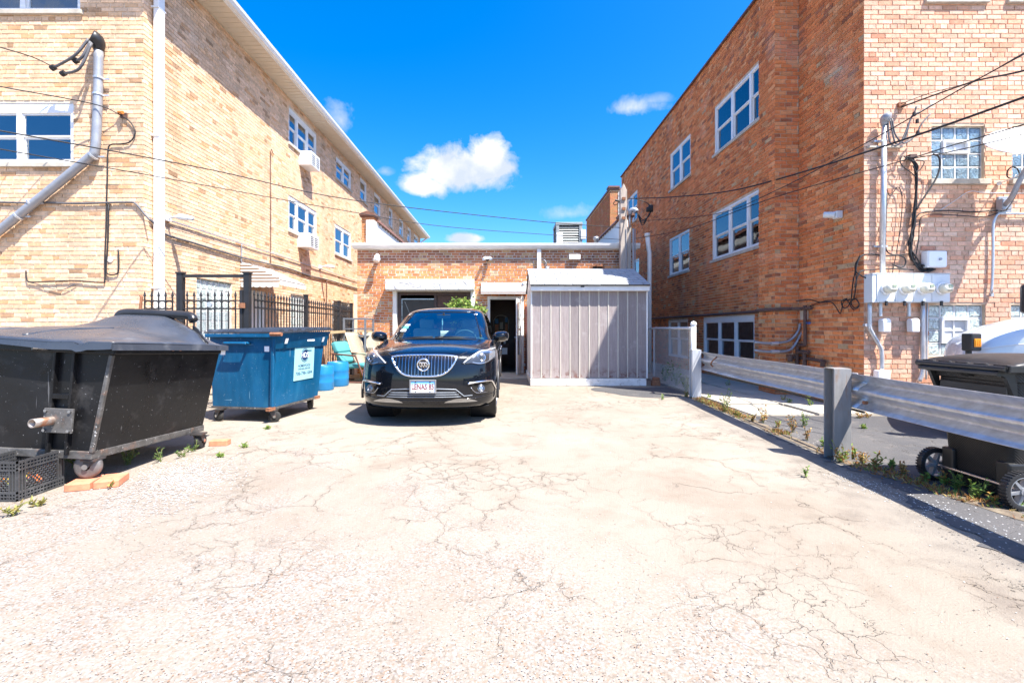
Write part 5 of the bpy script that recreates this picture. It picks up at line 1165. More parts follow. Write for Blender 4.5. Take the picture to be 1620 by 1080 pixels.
for xx in (-.25, -1.7):
    m = D(); m.box(xx - .085, xx - .065, -.05, .005, .0, BH); m.box(xx + .065, xx + .085, -.05, .005, .0, BH); m.box(xx - .064, xx + .064, -.014, -.002, .0, BH); m.box(xx - .065, xx + .065, -.05, -.01, .43, .47)
    m.build('channel', mats['dump_black'], bd, bevel=.005)
    m = D(); m.box(xx - .10, xx + .13, -.07, -.051, .17, .36); mp = m.build('bracket_plate', mats['dump_edge'], bd, bevel=.005)
    m = D()
    for (a, c) in ((-.08, .19), (.11, .19), (-.08, .34), (.11, .34)): m.lathe([(.012, -.07), (.012, -.082)], (xx + a, 0, c), 6, 'y')
    m.build('bolt', mats['steel'], mp)
    m = D(); pr_ = [(.034, -.05), (.034, -.215), (.028, -.217), (.026, -.10)]; m.lathe(pr_, (xx - .03, 0, .265), 18, 'y', cap=False); m.build('trunnion_pipe', M_('rusty_pipe_end', (.36, .31, .27), .45, metal=.7, var=.3, scale=10, stain=((.30, .12, .05), .5, 9, .8)), bd, 'all')
m = D(); m.tube([(-.46, -.066, BH + .03), (-.34, -.075, BH + .03)], .024, 10); m.tube([(-.455, -.1, BH + .03), (-.435, -.066, BH + .03)], .028, 10); m.build('pin', mats['steel'], bd)
m = D()
for yy in (.55, .64): m.lathe([(.014, 0), (.014, .008)], (tx + .055, yy, BH + .035), 8, 'x')
m.build('bolt', mats['rust'], bd)
m = D(); m.box(tx + .05, tx + .058, BD - .02, BD + .05, BH - .02, BH + .05); m.build('sticker', mats['white_box'], bd)
# lid: plastic sheet rising from the rim to a rolled bar
def sst(a, b_, x): t = min(1, max(0, (x - a) / (b_ - a))); return t * t * (3 - 2 * t)
YB = 1.0                                              # where the rolled bar sits
def hum(x, y):
    yy = min(1, max(0, (y + .10) / (YB + .10)))
    e = min(1, max(0, (tx + .07 - x) / .42)) ** .6 * min(1, max(0, (x + BW + .13) / .5)) ** .6
    dome = .10 * yy ** .55 + .05 * math.sin(math.pi * min(1, yy * .8)) * math.exp(-((x + .55) / .6) ** 2)
    ridge = .15 * sst(.66, 1.0, yy) * sst(-1.25, -.62, x) * (1 - sst(.05, .16, x))
    return BH + .078 + (dome + ridge) * e + .010 * math.sin(5 * x) * (1 - yy) - .016 * math.exp(-((x + .05 - .25 * y) / .035) ** 2) * (1 - yy) * 1.2 - .012 * math.exp(-((x + 1.15 - .3 * y) / .05) ** 2) + .012 * mnoise.noise(Vector((x * 3.2, y * 3.2, 2))) * e + .006 * math.sin(7 * x + 1) * math.sin(4 * y) * e
XL, XW = -BW - .13, BW + tx + .205
m = D(); m.grid(lambda s, t: (XL + XW * s, -.10 + (YB + .10) * t, hum(XL + XW * s, -.10 + (YB + .10) * t)), 80, 34)
lid = m.build('lid', mats['dump_lid'], bd, 'all', solid=.014)
m = D(); m.grid(lambda s, t: (XL + XW * s, YB + (BD + .06 - YB) * t, hum(XL + XW * s, YB) * (1 - t) + (BH + .075) * t - .0), 60, 6); m.build('lid_back', mats['dump_lid'], lid, 'all', solid=.012)
m = D(); m.grid(lambda s, t: (XL + XW * s, -.107 - .005 * t, hum(XL + XW * s, -.10) - (.045 + .012 * math.sin(9 * s)) * t), 60, 2); m.grid(lambda s, t: (tx + .078 + .004 * t, -.107 + (BD + .16) * s, BH + .078 - .05 * t), 30, 2); m.build('lid_lip', mats['dump_lid'], lid, solid=.012)
bar = [(x, YB - .02, hum(x, YB) + .02) for x in (-.98, -.8, -.6, -.4, -.22, -.10)]
m = D(); zb_ = hum(-.4, YB) + .012; m.tube(spline([(-.74, YB - .03, zb_ - .05), (-.71, YB - .03, zb_ - .012), (-.64, YB - .02, zb_), (-.4, YB - .02, zb_ + .004), (-.08, YB - .02, zb_), (.0, YB - .02, zb_ - .012), (.03, YB - .03, zb_ - .05)], 4), .042, 12); m.build('lid_handle', mats['dark_plastic'], lid, 'all')
m = D(); fl = [(x, YB + .015, hum(x, YB)) for x in (.0, .05, .09, .13, .165)]
m.add([Vector(p) + Vector((0, 0, -.03)) for p in fl] + [Vector(p) + Vector((.0, 0, .045 - .02 * i / 4)) for i, p in enumerate(fl)], [(k, k + 1, 6 + k, 5 + k) for k in range(4)]); m.build('lid_flange', mats['dark_plastic'], lid, solid=.018)
for rb_ in ([(-.62, -.02), (-.58, .3), (-.45, .6)], [(-1.6, .0), (-1.35, .4), (-1.0, .66)]): m = D(); m.tube(spline([(x, y, hum(x, y) + .005) for x, y in rb_], 6), .012, 6); m.build('lid_rib', mats['dump_lid'], lid, 'all')
caster(bd, -3.28, 3.62, .215, .098, R(190), 'steel_wheel', .056)
caster(bd, -3.17, 4.70, .165, .082, R(95)); caster(bd, -5.1, 3.62, .27, .098, R(190), 'steel_wheel', .056); caster(bd, -5.0, 4.75, .24, .09, R(90), zb=.02)
bricks = [(-3.31, 3.58, R(18)), (-3.15, 3.64, R(22)), (-3.05, 4.86, R(8))]
defm('loose_brick', (.56, .21, .115), .92, var=.25, scale=14, bump=.004, bscale=40, stain=((.60, .42, .34), .62, 8, .5))
for (x, y, a), lb in zip(bricks, ('loose orange brick under the front caster of the black dumpster, left one', 'loose orange brick under the front caster of the black dumpster, right one', 'loose orange brick behind the rear caster of the black dumpster')):
    u = Vector((math.cos(a), math.sin(a), 0)); v_ = Vector((-u.y, u.x, 0)); pass
    m = MB(); m.obox((x, y, .028), .08 if y < 4 else .09, .11 if y < 4 else .05, .028, (u, v_, Vector((0, 0, 1)))); o = m.build('loose_brick', mats['loose_brick'], None, bevel=.006, org=(x, y, 0)); tag(o, lb, 'brick', 'loose bricks by the black dumpster')
# ------------------------------------------------------------------ milk crates
def milk_crate(x0, y0, z0, S, H, label, fill=False, mat='crate'):
    t = thing('milk_crate', (x0 + S / 2, y0 + S / 2, z0), label, 'crate', 'black plastic milk crates')
    for (ax, base) in (('x', y0), ('x', y0 + S), ('y', x0), ('y', x0 + S)):
        m = MB()
        def bx(a0, a1, c0, c1, th=.009):
            if ax == 'x': m.box(x0 + a0, x0 + a1, base - th, base + th, z0 + c0, z0 + c1)
            else: m.box(base - th, base + th, y0 + a0, y0 + a1, z0 + c0, z0 + c1)
        for (c0, c1) in ((0, .012), (.026, .034), (.05, .066), (H - .07, H - .058), (H - .042, H - .034), (H - .018, H)): bx(0, S, c0, c1)
        for k in range(3): bx(0 + k * .022, .008 + k * .022, 0, H, .0095); bx(S - .008 - k * .022, S - k * .022, 0, H, .0095)
        k = .06
        while k < S - .06:
            bx(k - .003, k + .003, .0, .06, .0085); bx(k - .003, k + .003, H - .07, H, .0085); k += .024
        n = 9; lo, hi, zl, zh = .055, S - .055, .06, H - .062
        for k in range(-6, n + 1):
            for s in (1, -1):
                a = lo + k * .030; b_ = a + (zh - zl) * .85
                if s < 0: a, b_ = b_, a
                if a == b_: continue
                t0 = 0.0; t1 = 1.0
                for lim, sg in ((lo, 1), (hi, -1)):
                    da = (b_ - a)
                    tt = (lim - a) / da
                    if (da > 0) == (sg > 0): t0 = max(t0, tt)
                    else: t1 = min(t1, tt)
                if t1 - t0 < .03: continue
                pa, pb = (a + (b_ - a) * t0, zl + (zh - zl) * t0), (a + (b_ - a) * t1, zl + (zh - zl) * t1)
                if ax == 'x': m.bar((x0 + pa[0], base, z0 + pa[1]), (x0 + pb[0], base, z0 + pb[1]), .007, .007)
                else: m.bar((base, y0 + pa[0], z0 + pa[1]), (base, y0 + pb[0], z0 + pb[1]), .007, .007)
        m.build('side', mats['crate'], t)
    m = MB()
    for k in range(9): a = .02 + k * (S - .04) / 8; m.box(x0 + a - .004, x0 + a + .004, y0, y0 + S, z0 + .004, z0 + .012); m.box(x0, x0 + S, y0 + a - .004, y0 + a + .004, z0 + .0045, z0 + .0125)
    m.build('bottom', mats['crate'], t); return t
defm('crate', (.05, .051, .054), .45, var=.3, stain=((.14, .14, .14), .58, 9, .7))
milk_crate(-3.85, 3.27, .004, .34, .285, 'black milk crate on the ground in front of the black dumpster')
trash_cols = [(.5, .12, .02), (.12, .32, .05), (.55, .42, .05), (.5, .05, .04), (.6, .58, .52)]
tr = thing('rubbish', (-3.7, 3.42, .02), 'colourful crumpled wrappers lying in the black milk crate', 'rubbish')
for k in range(12):
    m = MB(); c = Vector((-3.8 + rng.uniform(0, .22), 3.33 + rng.uniform(0, .2), .05 + rng.uniform(0, .06))); m.grid(lambda s, t: c + Vector(((s - .5) * .10, (t - .5) * .07, .03 * math.sin(5 * s + k) + .02 * math.cos(7 * t + k))), 4, 4)
    kk = 'wrap%d' % (k % 5)
    if kk not in mats: defm(kk, trash_cols[k % 5], .35)
    m.build('wrapper', mats[kk], tr, solid=.002)
# ------------------------------------------------------------------ the blue dumpster
mats['dump_blue'] = M_('worn_blue_steel', (.004, .085, .19), .40, scratch=(.16, .30, .40), spec=.35, var=.22, scale=3, rvar=.14, speck=((.38, .48, .55), .68, 40), stain=((.02, .14, .25), .57, 2.6, .6), stretch=(2, 2, .6), bump=.006, bscale=4)
bl_ = thing('dumpster', (-3.4, 6.5, 0), 'blue steel dumpster with a pale service sign, behind the black one', 'dumpster')
T2 = Matrix.Translation((-3.09, 6.02, .20)) @ Matrix.Rotation(R(-9), 4, 'Z')
def E(): m = MB(); m.M = T2; return m
W2, D2, H2, t2 = .88, 1.06, .97, .05
m = E(); m.add([(-W2, 0, 0), (0, 0, 0), (t2, -.03, H2), (-W2 - .02, -.03, H2)], [(0, 1, 2, 3)]); m.add([(0, 0, 0), (0, D2, 0), (t2, D2 + .12, H2), (t2, -.03, H2)], [(0, 1, 2, 3)]); m.add([(0, D2, 0), (-W2, D2, 0), (-W2 - .02, D2 + .12, H2), (t2, D2 + .12, H2)], [(0, 1, 2, 3)]); m.add([(-W2, D2, 0), (-W2, 0, 0), (-W2 - .02, -.03, H2), (-W2 - .02, D2 + .12, H2)], [(0, 1, 2, 3)]); m.add([(-W2, 0, 0), (0, 0, 0), (0, D2, 0), (-W2, D2, 0)], [(0, 1, 2, 3)])
m.build('body', mats['dump_blue'], bl_, solid=.008)
m = E(); m.bar((.006, -.006, 0), (t2 - .01, -.034, .80), .05, .05, (1, 0, 0)); m.build('corner_post', mats['dump_blue'], bl_, bevel=.016, seg=3)
m = E(); m.prism([(0, -.20), (.015, -.20), (.075, -.0), (.0, .0)], (-.06, D2 + .15), lambda p, q, t: (t2 - .005 + p, t, H2 + q)); m.build('top_band', mats['dump_blue'], bl_, bevel=.004)
m = E(); m.bar((-W2 - .05, -.06, H2 - .02), (t2 + .07, -.06, H2 - .02), .06, .05); m.bar((t2 + .06, -.05, H2 + .012), (t2 + .06, D2 + .16, H2 + .012), .04, .03); m.build('rim', mats['dump_blue'], bl_, bevel=.008)
m = E(); m.tube([(t2 + .0, -.10, H2 + .0), (t2 + .16, -.10, H2 + .0)], .025, 10); m.build('pin', mats['rust'], bl_)
m = E(); m.tube(spline([(-.62, -.03, H2 - .12), (-.61, -.10, H2 - .12), (-.60, -.115, H2 - .12), (-.32, -.115, H2 - .12), (-.31, -.10, H2 - .12), (-.30, -.03, H2 - .12)], 3), .018, 8); m.build('handle', mats['dump_blue'], bl_, 'all')
m = E(); m.box(-W2 - .02, .02, -.012, D2 + .02, -.03, -.003); m.build('base_rail', mats['dump_edge'], bl_)
for (a, b_) in ((-.1, .02), (D2 - .1, D2 + .02)):
    m = E(); m.box(-.02, .035, a, b_, -.035, -.004); m.box(-.02, .035, a, b_, .0, .006); m.build('pocket', mats['rust'], bl_)
m = E()
nb = 8
m.add([(-W2 - .06, -.09, H2 + .02), (t2 + .10, -.09, H2 + .02), (t2 + .10, D2 + .2, H2 + .06), (-W2 - .06, D2 + .2, H2 + .06)], [(0, 1, 2, 3)]); ld = m.build('lid', mats['dump_lid'], bl_, solid=.022)
for k in range(7):
    yy = .0 + k * (D2 + .1) / 6; m = E(); m.prism([(-.06, 0), (-.045, .03), (.045, .03), (.06, 0)], (-W2 - .03, t2 + .09), lambda p, q, t: (t, yy + p, H2 + .03 + .04 * (yy + .09) / (D2 + .29) + q)); m.build('lid_rib', mats['dump_lid'], ld)
# sign on the lot side of the blue dumpster
sx = lambda z: t2 * z / H2
def on_side(y, z, d): return (sx(z) + d, y, z)
defm('sign_pale', (.34, .62, .64), .45, var=.05, stain=((.4, .6, .6), .66, 5, .5)); defm('sign_navy', (.012, .05, .16), .5); defm('sign_white', (.8, .82, .84), .5)
m = E(); ya, yb_, za, zb = .42, .90, .30, .80
m.add([on_side(y, z, d) for d in (.008, .012) for (y, z) in ((ya, za), (yb_, za), (yb_, zb), (ya, zb))], [(0, 1, 2, 3), (7, 6, 5, 4), (0, 1, 5, 4), (1, 2, 6, 5), (2, 3, 7, 6), (3, 0, 4, 7)]); sg = m.build('sign', mats['sign_pale'], bl_)
ym = (ya + yb_) / 2
def side_M(y, z, d): return T2 @ (Matrix.Translation(on_side(y, z, d)) @ Matrix(((0, 0, 1, 0), (1, 0, 0, 0), (0, 1, 0, 0), (0, 0, 0, 1))))
def disc(y, z, d, r_, n=28, ry=None): m = E(); m.add([on_side(y + r_ * math.cos(6.28318 * k / n), z + (ry or r_) * math.sin(6.28318 * k / n), d) for k in range(n)], [tuple(range(n))]); return m
disc(ym, .655, .0135, .098).build('emblem_ring', mats['sign_navy'], sg); disc(ym, .655, .0145, .088).build('emblem_gap', mats['sign_pale'], sg); disc(ym, .655, .0155, .078).build('emblem', mats['sign_navy'], sg)
def letters(s, size, y, z, d, mat, width, name='lettering'):
    m = MB(); text_faces(m, s, size, side_M(y, z, d), 0.0006, width, 0.004); m.build(name, mats[mat], sg)
letters('HDS', .11, ym, .655, .0175, 'sign_white', .175); letters('HOMEWOOD', .05, ym, .505, .0135, 'sign_navy', .30); letters('DISPOSAL SERVICE', .028, ym, .46, .0135, 'sign_navy', .29); letters('708-798-1004', .062, ym, .395, .0135, 'sign_navy', .40)
def sticker(pts, root, frame): pass
m = E(); m.add([on_side(y, z, .082 if z > .8 else .01) for (y, z) in ((.6, .86), (.78, .86), (.78, .885), (.6, .885))], [(0, 1, 2, 3)]); m.add([(t2 + .066 - (.97 - z) * .3 + .02, y, z) for (y, z) in ((.12, .84), (.18, .84), (.18, .91), (.12, .91))], [(0, 1, 2, 3)]); m.add([(t2 + .066 - (.97 - z) * .3 + .02, y, z) for (y, z) in ((1.02, .84), (1.07, .84), (1.07, .91), (1.02, .91))], [(0, 1, 2, 3)]); m.add([(-.09 + a, -.03 * z / H2 - .006, z) for (a, z) in ((0, .74), (.07, .74), (.07, .81), (0, .81))], [(0, 1, 2, 3)]); m.build('sticker', mats['sign_white'], bl_, solid=.002)
for (x, y, a) in ((-3.10, 6.05, R(20)), (-3.02, 7.02, R(95)), (-3.84, 6.12, R(160)), (-3.82, 7.1, R(80))): caster(bl_, x, y, .168, .075, a)
# ------------------------------------------------------------------ barrels, chairs and shelf by the fence
defm('barrel_blue', (.012, .18, .42), .38, var=.12, scale=4, rvar=.1)
for (x, y, r_, h, lb) in ((-3.70, 9.25, .20, .50, 'bright blue plastic drum nearest the blue dumpster'), (-3.66, 9.92, .23, .52, 'bright blue plastic drum behind the nearer drum beside the teal chair')):
    t = thing('drum', (x, y, 0), lb, 'drum', 'blue plastic drums')
    m = MB(); m.lathe([(r_ * .93, 0), (r_, .03), (r_, h * .3), (r_ * 1.02, h * .33), (r_, h * .36), (r_ * .99, h * .62), (r_ * 1.02, h * .66), (r_, h * .69), (r_ * .98, h * .93), (r_ * .9, h), (r_ * .86, h * .97), (r_ * .1, h * .965)], (x, y, 0), 26); m.build('body', mats['barrel_blue'], t, True)
    m = MB(); m.lathe([(.03, h * .96), (.03, h + .005)], (x + r_ * .55, y - r_ * .3, 0), 10); m.build('cap', mats['barrel_blue'], t)
defm('teal_fabric', (.07, .30, .31), .85, var=.1, scale=5, bump=.002, bscale=200); defm('brown_metal', (.12, .05, .038), .45, var=.2); defm('cream_metal', (.50, .42, .29), .45, var=.08)
def sling_mat(name, col):
    mm, nt, b = nodes_of(name); t = NT(nt); v = t.coord('Object'); w1 = t.n('ShaderNodeTexVoronoi'); w1.inputs['Scale'].default_value = 34; t.l(v, w1.inputs['Vector'])
    c = t.mix(t.ramp(w1.outputs['Distance'], [(.2, 0.0), (.5, .5)]), col, tuple(x * .45 for x in col)); t.l(c, b.inputs['Base Color']); b.inputs['Roughness'].default_value = .8; return mm
mats['sling'] = sling_mat('cream_sling', (.40, .35, .26))
def chair_xf(px, py, yaw): return Matrix.Translation((px, py, 0)) @ Matrix.Rotation(yaw, 4, 'Z')
# teal cushioned rocker; local +x is its front
t = thing('patio_chair', (-3.55, 10.75, 0), 'brown metal patio chair with teal cushions beside the blue drums', 'chair'); MX = chair_xf(-3.52, 10.72, R(-12))
def K(): m = MB(); m.M = MX; return m
for s in (-1, 1):
    m = K(); m.tube(spline([(-.36, s * .30, .02), (.05, s * .30, .015), (.40, s * .30, .02), (.40, s * .30, .03), (.16, s * .30, .60), (.12, s * .30, .62), (-.40, s * .30, .66), (-.42, s * .30, .64), (-.36, s * .30, .30)], 4), .02, 8); m.build('frame_side', mats['brown_metal'], t, 'all')
m = K(); m.tube([(-.34, -.3, .3), (-.34, .3, .3)], .018, 7); m.tube([(.30, -.3, .28), (.30, .3, .28)], .018, 7); m.tube([(-.36, -.3, .02), (-.36, .3, .02)], .018, 7); m.tube([(.34, -.3, .02), (.34, .3, .02)], .018, 7); m.build('cross_bar', mats['brown_metal'], t)
m = K(); m.obox((.04, 0, .38), .32, .27, .055, ((Matrix.Rotation(R(-6), 3, 'Y') @ Vector((1, 0, 0))), Vector((0, 1, 0)), (Matrix.Rotation(R(-6), 3, 'Y') @ Vector((0, 0, 1))))); m.build('seat_cushion', mats['teal_fabric'], t, 'all', bevel=.045, seg=4)
for (zc, h_, th) in ((.56, .13, .06), (.80, .14, .075)):
    ax = (Matrix.Rotation(R(-22), 3, 'Y') @ Vector((1, 0, 0)), Vector((0, 1, 0)), Matrix.Rotation(R(-22), 3, 'Y') @ Vector((0, 0, 1)))
    m = K(); m.obox((-.30 - (zc - .56) * .42, 0, zc), th, .27, h_, ax); m.build('back_cushion', mats['teal_fabric'], t, 'all', bevel=.05, seg=4)
def cream_chair(px, py, yaw, label):
    t = thing('sling_chair', (px, py, 0), label, 'chair', 'cream sling chairs'); MX = chair_xf(px, py, yaw)
    def K(): m = MB(); m.M = MX; return m
    for s in (-1, 1):
        m = K(); m.tube(spline([(-.34, s * .29, .015), (.30, s * .29, .015), (.36, s * .29, .05), (.37, s * .29, .3), (.34, s * .29, .56), (.24, s * .29, .63), (.0, s * .29, .64), (-.30, s * .27, .62)], 4), .016, 8); m.build('frame_side', mats['cream_metal'], t, 'all')
    sec = [(.30, .40), (.05, .37), (-.16, .38), (-.24, .46), (-.40, .85), (-.52, 1.14)]
    m = K(); pts = spline([(x, 0, z) for x, z in sec], 4); n = len(pts)
    m.add([p + Vector((0, s * .24, 0)) for s in (-1, 1) for p in pts], [(k, k + 1, n + k + 1, n + k) for k in range(n - 1)]); m.build('sling', mats['sling'], t, 'all', solid=.012)
    m = K()
    for s in (-1, 1): m.tube([p + Vector((0, s * .245, 0)) for p in pts], .014, 7)
    m.tube([(-.52, -.245, 1.14), (-.52, .245, 1.14)], .014, 7); m.tube([(.30, -.28, .40), (.30, .28, .40)], .014, 7); m.build('seat_frame', mats['cream_metal'], t, 'all')
cream_chair(-3.38, 11.25, R(-22), 'cream sling chair nearer the fence, behind the teal chair'); cream_chair(-3.12, 11.75, R(-26), 'cream sling chair nearer the garage, beside the car')
rk = thing('metal_shelf', (-3.85, 12.1, 0), 'grey metal shelf frame standing at the garage corner', 'shelf')
m = MB()
defm('rack_grey', (.20, .22, .25), .5, metal=.4, var=.2)
for (x, y) in ((-4.12, 11.6), (-3.58, 11.6), (-4.12, 12.3), (-3.58, 12.3)):
    m = MB(); m.bar((x, y, 0), (x, y, 1.52), .045, .045); m.build('upright', mats['rack_grey'], rk)
for z in (1.5, 1.24, 1.06, .78):
    m = MB(); m.bar((-4.12, 11.6, z), (-3.58, 11.6, z), .025, .03); m.bar((-4.12, 12.3, z), (-3.58, 12.3, z), .025, .03); m.bar((-4.12, 11.6, z), (-4.12, 12.3, z), .025, .03); m.bar((-3.58, 11.6, z), (-3.58, 12.3, z), .025, .03)
    if z < 1.1: m.box(-4.12, -3.58, 11.6, 12.3, z - .01, z)
    m.build('shelf_frame', mats['rack_grey'], rk)
defm('tub_blue', (.02, .10, .36), .3, var=.1)
m = MB(); m.lathe([(.15, 0), (.20, .2), (.215, .21), (.215, .235), (.2, .235), (.14, .02)], (-3.83, 11.95, .785), 22); o = m.build('tub', mats['tub_blue'], None, True, org=(-3.83, 11.95, .785)); tag(o, 'dark blue plastic tub on the metal shelf', 'tub')
milk_crate(-3.72, 11.62, .48, .36, .27, 'black milk crate stacked beside the metal shelf on a yellow bin')
defm('yellow_bin', (.60, .36, .05), .5, var=.15)
m = MB(); m.add([(x, y, z) for (k, z) in ((.0, .0), (.03, .46)) for (x, y) in ((-3.72 - k, 11.62 - k), (-3.36 + k, 11.62 - k), (-3.36 + k, 11.98 + k), (-3.72 - k, 11.98 + k))], [(0, 3, 2, 1), (0, 1, 5, 4), (1, 2, 6, 5), (2, 3, 7, 6), (3, 0, 4, 7)]); m.box(-3.76, -3.32, 11.575, 12.02, .445, .475)
o = m.build('yellow_bin', mats['yellow_bin'], None, bevel=.01, org=(-3.54, 11.8, 0)); tag(o, 'yellow bin under a black crate by the metal shelf', 'bin')
# ------------------------------------------------------------------ the black car
KX, KY = -1.025, 5.66
car = thing('car', (KX, KY + 2.3, 0), 'black sport utility car parked nose out in front of the garage', 'car')
def carpaint():
    mm, nt, b = nodes_of('black_car_paint'); t = NT(nt)
    fl = t.noise(900, t.coord('Object'), 2, .5)
    t.l(t.mix(t.ramp(fl.outputs[0], [(.45, 0.0), (.7, 1.0)]), (.002, .003, .005), (.006, .010, .018)), b.inputs['Base Color'])
    b.inputs['Metallic'].default_value = .15; b.inputs['Roughness'].default_value = .22; b.inputs['Coat Weight'].default_value = 1; b.inputs['Coat Roughness'].default_value = .015; b.inputs['Coat IOR'].default_value = 1.48; b.inputs['Specular IOR Level'].default_value = .1
    return mm
mats['paint'] = carpaint()
defm('gloss_black', (.006, .006, .007), .12, var=.05, coat=.6); defm('matt_black', (.008, .008, .009), .6, var=.2); defm('car_chrome', (.80, .81, .83), .09, metal=1, var=.03); defm('grille_chrome', (.42, .43, .45), .2, metal=1, var=.05)
defm('interior_tan', (.70, .65, .56), .7, var=.08); defm('interior_dark', (.15, .155, .16), .7); defm('lamp_glass', (.33, .35, .38), .12, metal=.6, coat=1, var=.1, scale=20); defm('lamp_dark', (.03, .034, .04), .12, coat=1); defm('amber', (.55, .22, .06), .15, coat=1)
SCREEN = glass_mat('windscreen', (.50, .80, .82), .17, .01); SIDEG = glass_mat('car_side_glass', (.50, .54, .55), .12, .01)
# contour levels: height at the centre, nose y, half width, corner depth, drop towards the sides, tail y
LV = [(.225, .13, .80, .64, 0, 4.50), (.26, .045, .865, .70, 0, 4.58), (.34, .01, .90, .74, 0, 4.62), (.44, .0, .905, .76, 0, 4.64), (.56, .0, .916, .78, 0, 4.65), (.68, .01, .92, .80, 0, 4.66),
      (.80, .035, .92, .82, .0, 4.65), (.88, .065, .915, .84, .005, 4.62), (.935, .13, .905, .84, .015, 4.60), (.975, .27, .885, .80, .025, 4.58), (1.02, .52, .865, .70, .035, 4.56), (1.065, .82, .85, .55, .04, 4.54), (1.10, 1.10, .835, .42, .04, 4.52)]
GL = [(1.10, 1.10, .80, .42, .04, 4.52), (1.17, 1.24, .755, .40, .02, 4.50), (1.28, 1.46, .725, .38, 0, 4.46), (1.40, 1.70, .685, .36, 0, 4.38), (1.50, 1.92, .638, .34, 0, 4.28), (1.565, 2.12, .585, .32, .01, 4.18), (1.605, 2.36, .49, .30, .012, 4.05), (1.628, 2.70, .34, .25, .006, 3.8), (1.635, 3.1, .10, .15, 0, 3.5)]
def interp(LVs, k, sub):
    out = []
    n = len(LVs)
    for i in range(n - 1):
        a, b_, c, d = LVs[max(i - 1, 0)], LVs[i], LVs[i + 1], LVs[min(i + 2, n - 1)]
        for j in range(sub):
            t = j / sub
            out.append(tuple(.5 * ((2 * q) + (r_ - p) * t + (2 * p - 5 * q + 4 * r_ - s) * t * t + (3 * q - p - 3 * r_ + s) * t ** 3) for p, q, r_, s in zip(a, b_, c, d)))
    out.append(LVs[-1]); return out
EXP = 2.7
NF, NS, NR = 26, 22, 12
def half(l):
    z, yf, w, d, dz, yr = l; pts = []
    def pol(a):
        sn, cs = math.sin(a), max(0.0, math.cos(a)); r_ = (sn ** EXP + cs ** EXP) ** (-1 / EXP); return r_ * sn, 1 - r_ * cs
    for k in range(NF + 1):
        px_, py_ = pol(math.pi / 2 * k / NF); pts.append((w * px_, yf + d * py_))
    y1 = yf + d; dr = .55
    for k in range(1, NS): t = k / NS; pts.append((w, y1 + (yr - dr - y1) * t))
    for k in range(NR + 1):
        px_, py_ = pol(math.pi / 2 * (1 - k / NR)); pts.append((w * px_, yr - dr * py_))
    return [(x, y, z - dz * (x / w) ** 2 * 1.0) for x, y in pts]
def loop(l):
    h = half(l); return h + [(-x, y, z) for x, y, z in reversed(h[1:-1])]
def cw(p): return Vector((KX + p[0], KY + p[1], p[2]))
bodyL = interp(LV, 0, 4); glsL = interp(GL, 0, 5)
NH = NF + NS + NR; NL = 2 * NH
def wheel_cut(p, lim):
    return any((p[1] - yc) ** 2 + (p[2] - .365) ** 2 < lim ** 2 for yc in (.93, 3.67)) and abs(p[0]) > .55
verts = [p for l in bodyL for p in loop(l)]
body = MB()
fs = []
for i in range(len(bodyL) - 1):
    for k in range(NL):
        f = (i * NL + k, i * NL + (k + 1) % NL, (i + 1) * NL + (k + 1) % NL, (i + 1) * NL + k)
        c = [sum(verts[q][a] for q in f) / 4 for a in range(3)]
        if not wheel_cut(c, .392): fs.append(f)
body.add([cw(p) for p in verts], fs); 
# hood panel closes the top at the cowl; the roof of the lower body there
top = loop(bodyL[-1]); body.add([cw(p) for p in top], [tuple(range(NL))])
bo = body.build('body', mats['paint'], car, 'all')
bo.data.set_sharp_from_angle(angle=R(50))
# greenhouse: windscreen, side glass, roof and pillars from one set of contours
gv = [p for l in glsL for p in loop(l)]; screen, side, roof = [], [], []
ng = len(glsL) - 1; i_roof = 5 * 4 + 2                # above this contour it is roof
for i in range(ng):
    for k in range(NL):
        kk = k if k < NH else NL - 1 - k
        f = (i * NL + k, i * NL + (k + 1) % NL, (i + 1) * NL + (k + 1) % NL, (i + 1) * NL + k)
        if i >= i_roof or i < 1: roof.append(f)
        elif kk < NF * .64: screen.append(f)
        elif kk < NF + 1: roof.append(f)
        elif i < 4 or i > i_roof - 3: roof.append(f)
        elif kk < NF + NS - 1 and kk not in (NF + 8, NF + 9, NF + 16): side.append(f)
        elif kk >= NH - 9 and 5 < i: side.append(f)
        else: roof.append(f)
for nm, ff, mt in (('windscreen', screen, SCREEN), ('side_window', side, SIDEG), ('roof', roof, mats['paint'])):
    used = sorted({q for f in ff for q in f}); mp = {q: n for n, q in enumerate(used)}
    m = MB(); m.add([cw(gv[q]) for q in used], [tuple(mp[q] for q in f) for f in ff]); ob = m.build(nm, mt, car, 'all')
    if nm == 'windscreen': wind = ob
    if nm == 'roof': roofo = ob
# front surface: height and sideways position -> nose y
def lev(z):
    zz = [l[0] for l in bodyL]
    for i in range(len(zz) - 1):
        if zz[i] <= z <= zz[i + 1]:
            t = (z - zz[i]) / max(1e-6, zz[i + 1] - zz[i]); return tuple(a + (b_ - a) * t for a, b_ in zip(bodyL[i], bodyL[i + 1]))
    return bodyL[0] if z < zz[0] else bodyL[-1]
def nose(x, z, off=0.0):
    l = lev(min(z + .0, 1.09)); l = lev(min(z + l[4] * (x / l[2]) ** 2, 1.09)); s = min(.9995, (abs(x) / l[2]) ** EXP); y = l[1] + l[3] * (1 - (1 - s) ** (1 / EXP))
    e = .01
    s2 = min(.9995, ((abs(x) + e) / l[2]) ** EXP); y2 = l[1] + l[3] * (1 - (1 - s2) ** (1 / EXP)); l3 = lev(min(z + .01, 1.09)); y3 = l3[1] + l3[3] * (1 - (1 - s) ** (1 / EXP))
    n = Vector(((y2 - y) / e * (1 if x >= 0 else -1), -1, (y3 - y) / .01)).normalized()
    return cw((x, y, z)) + n * off
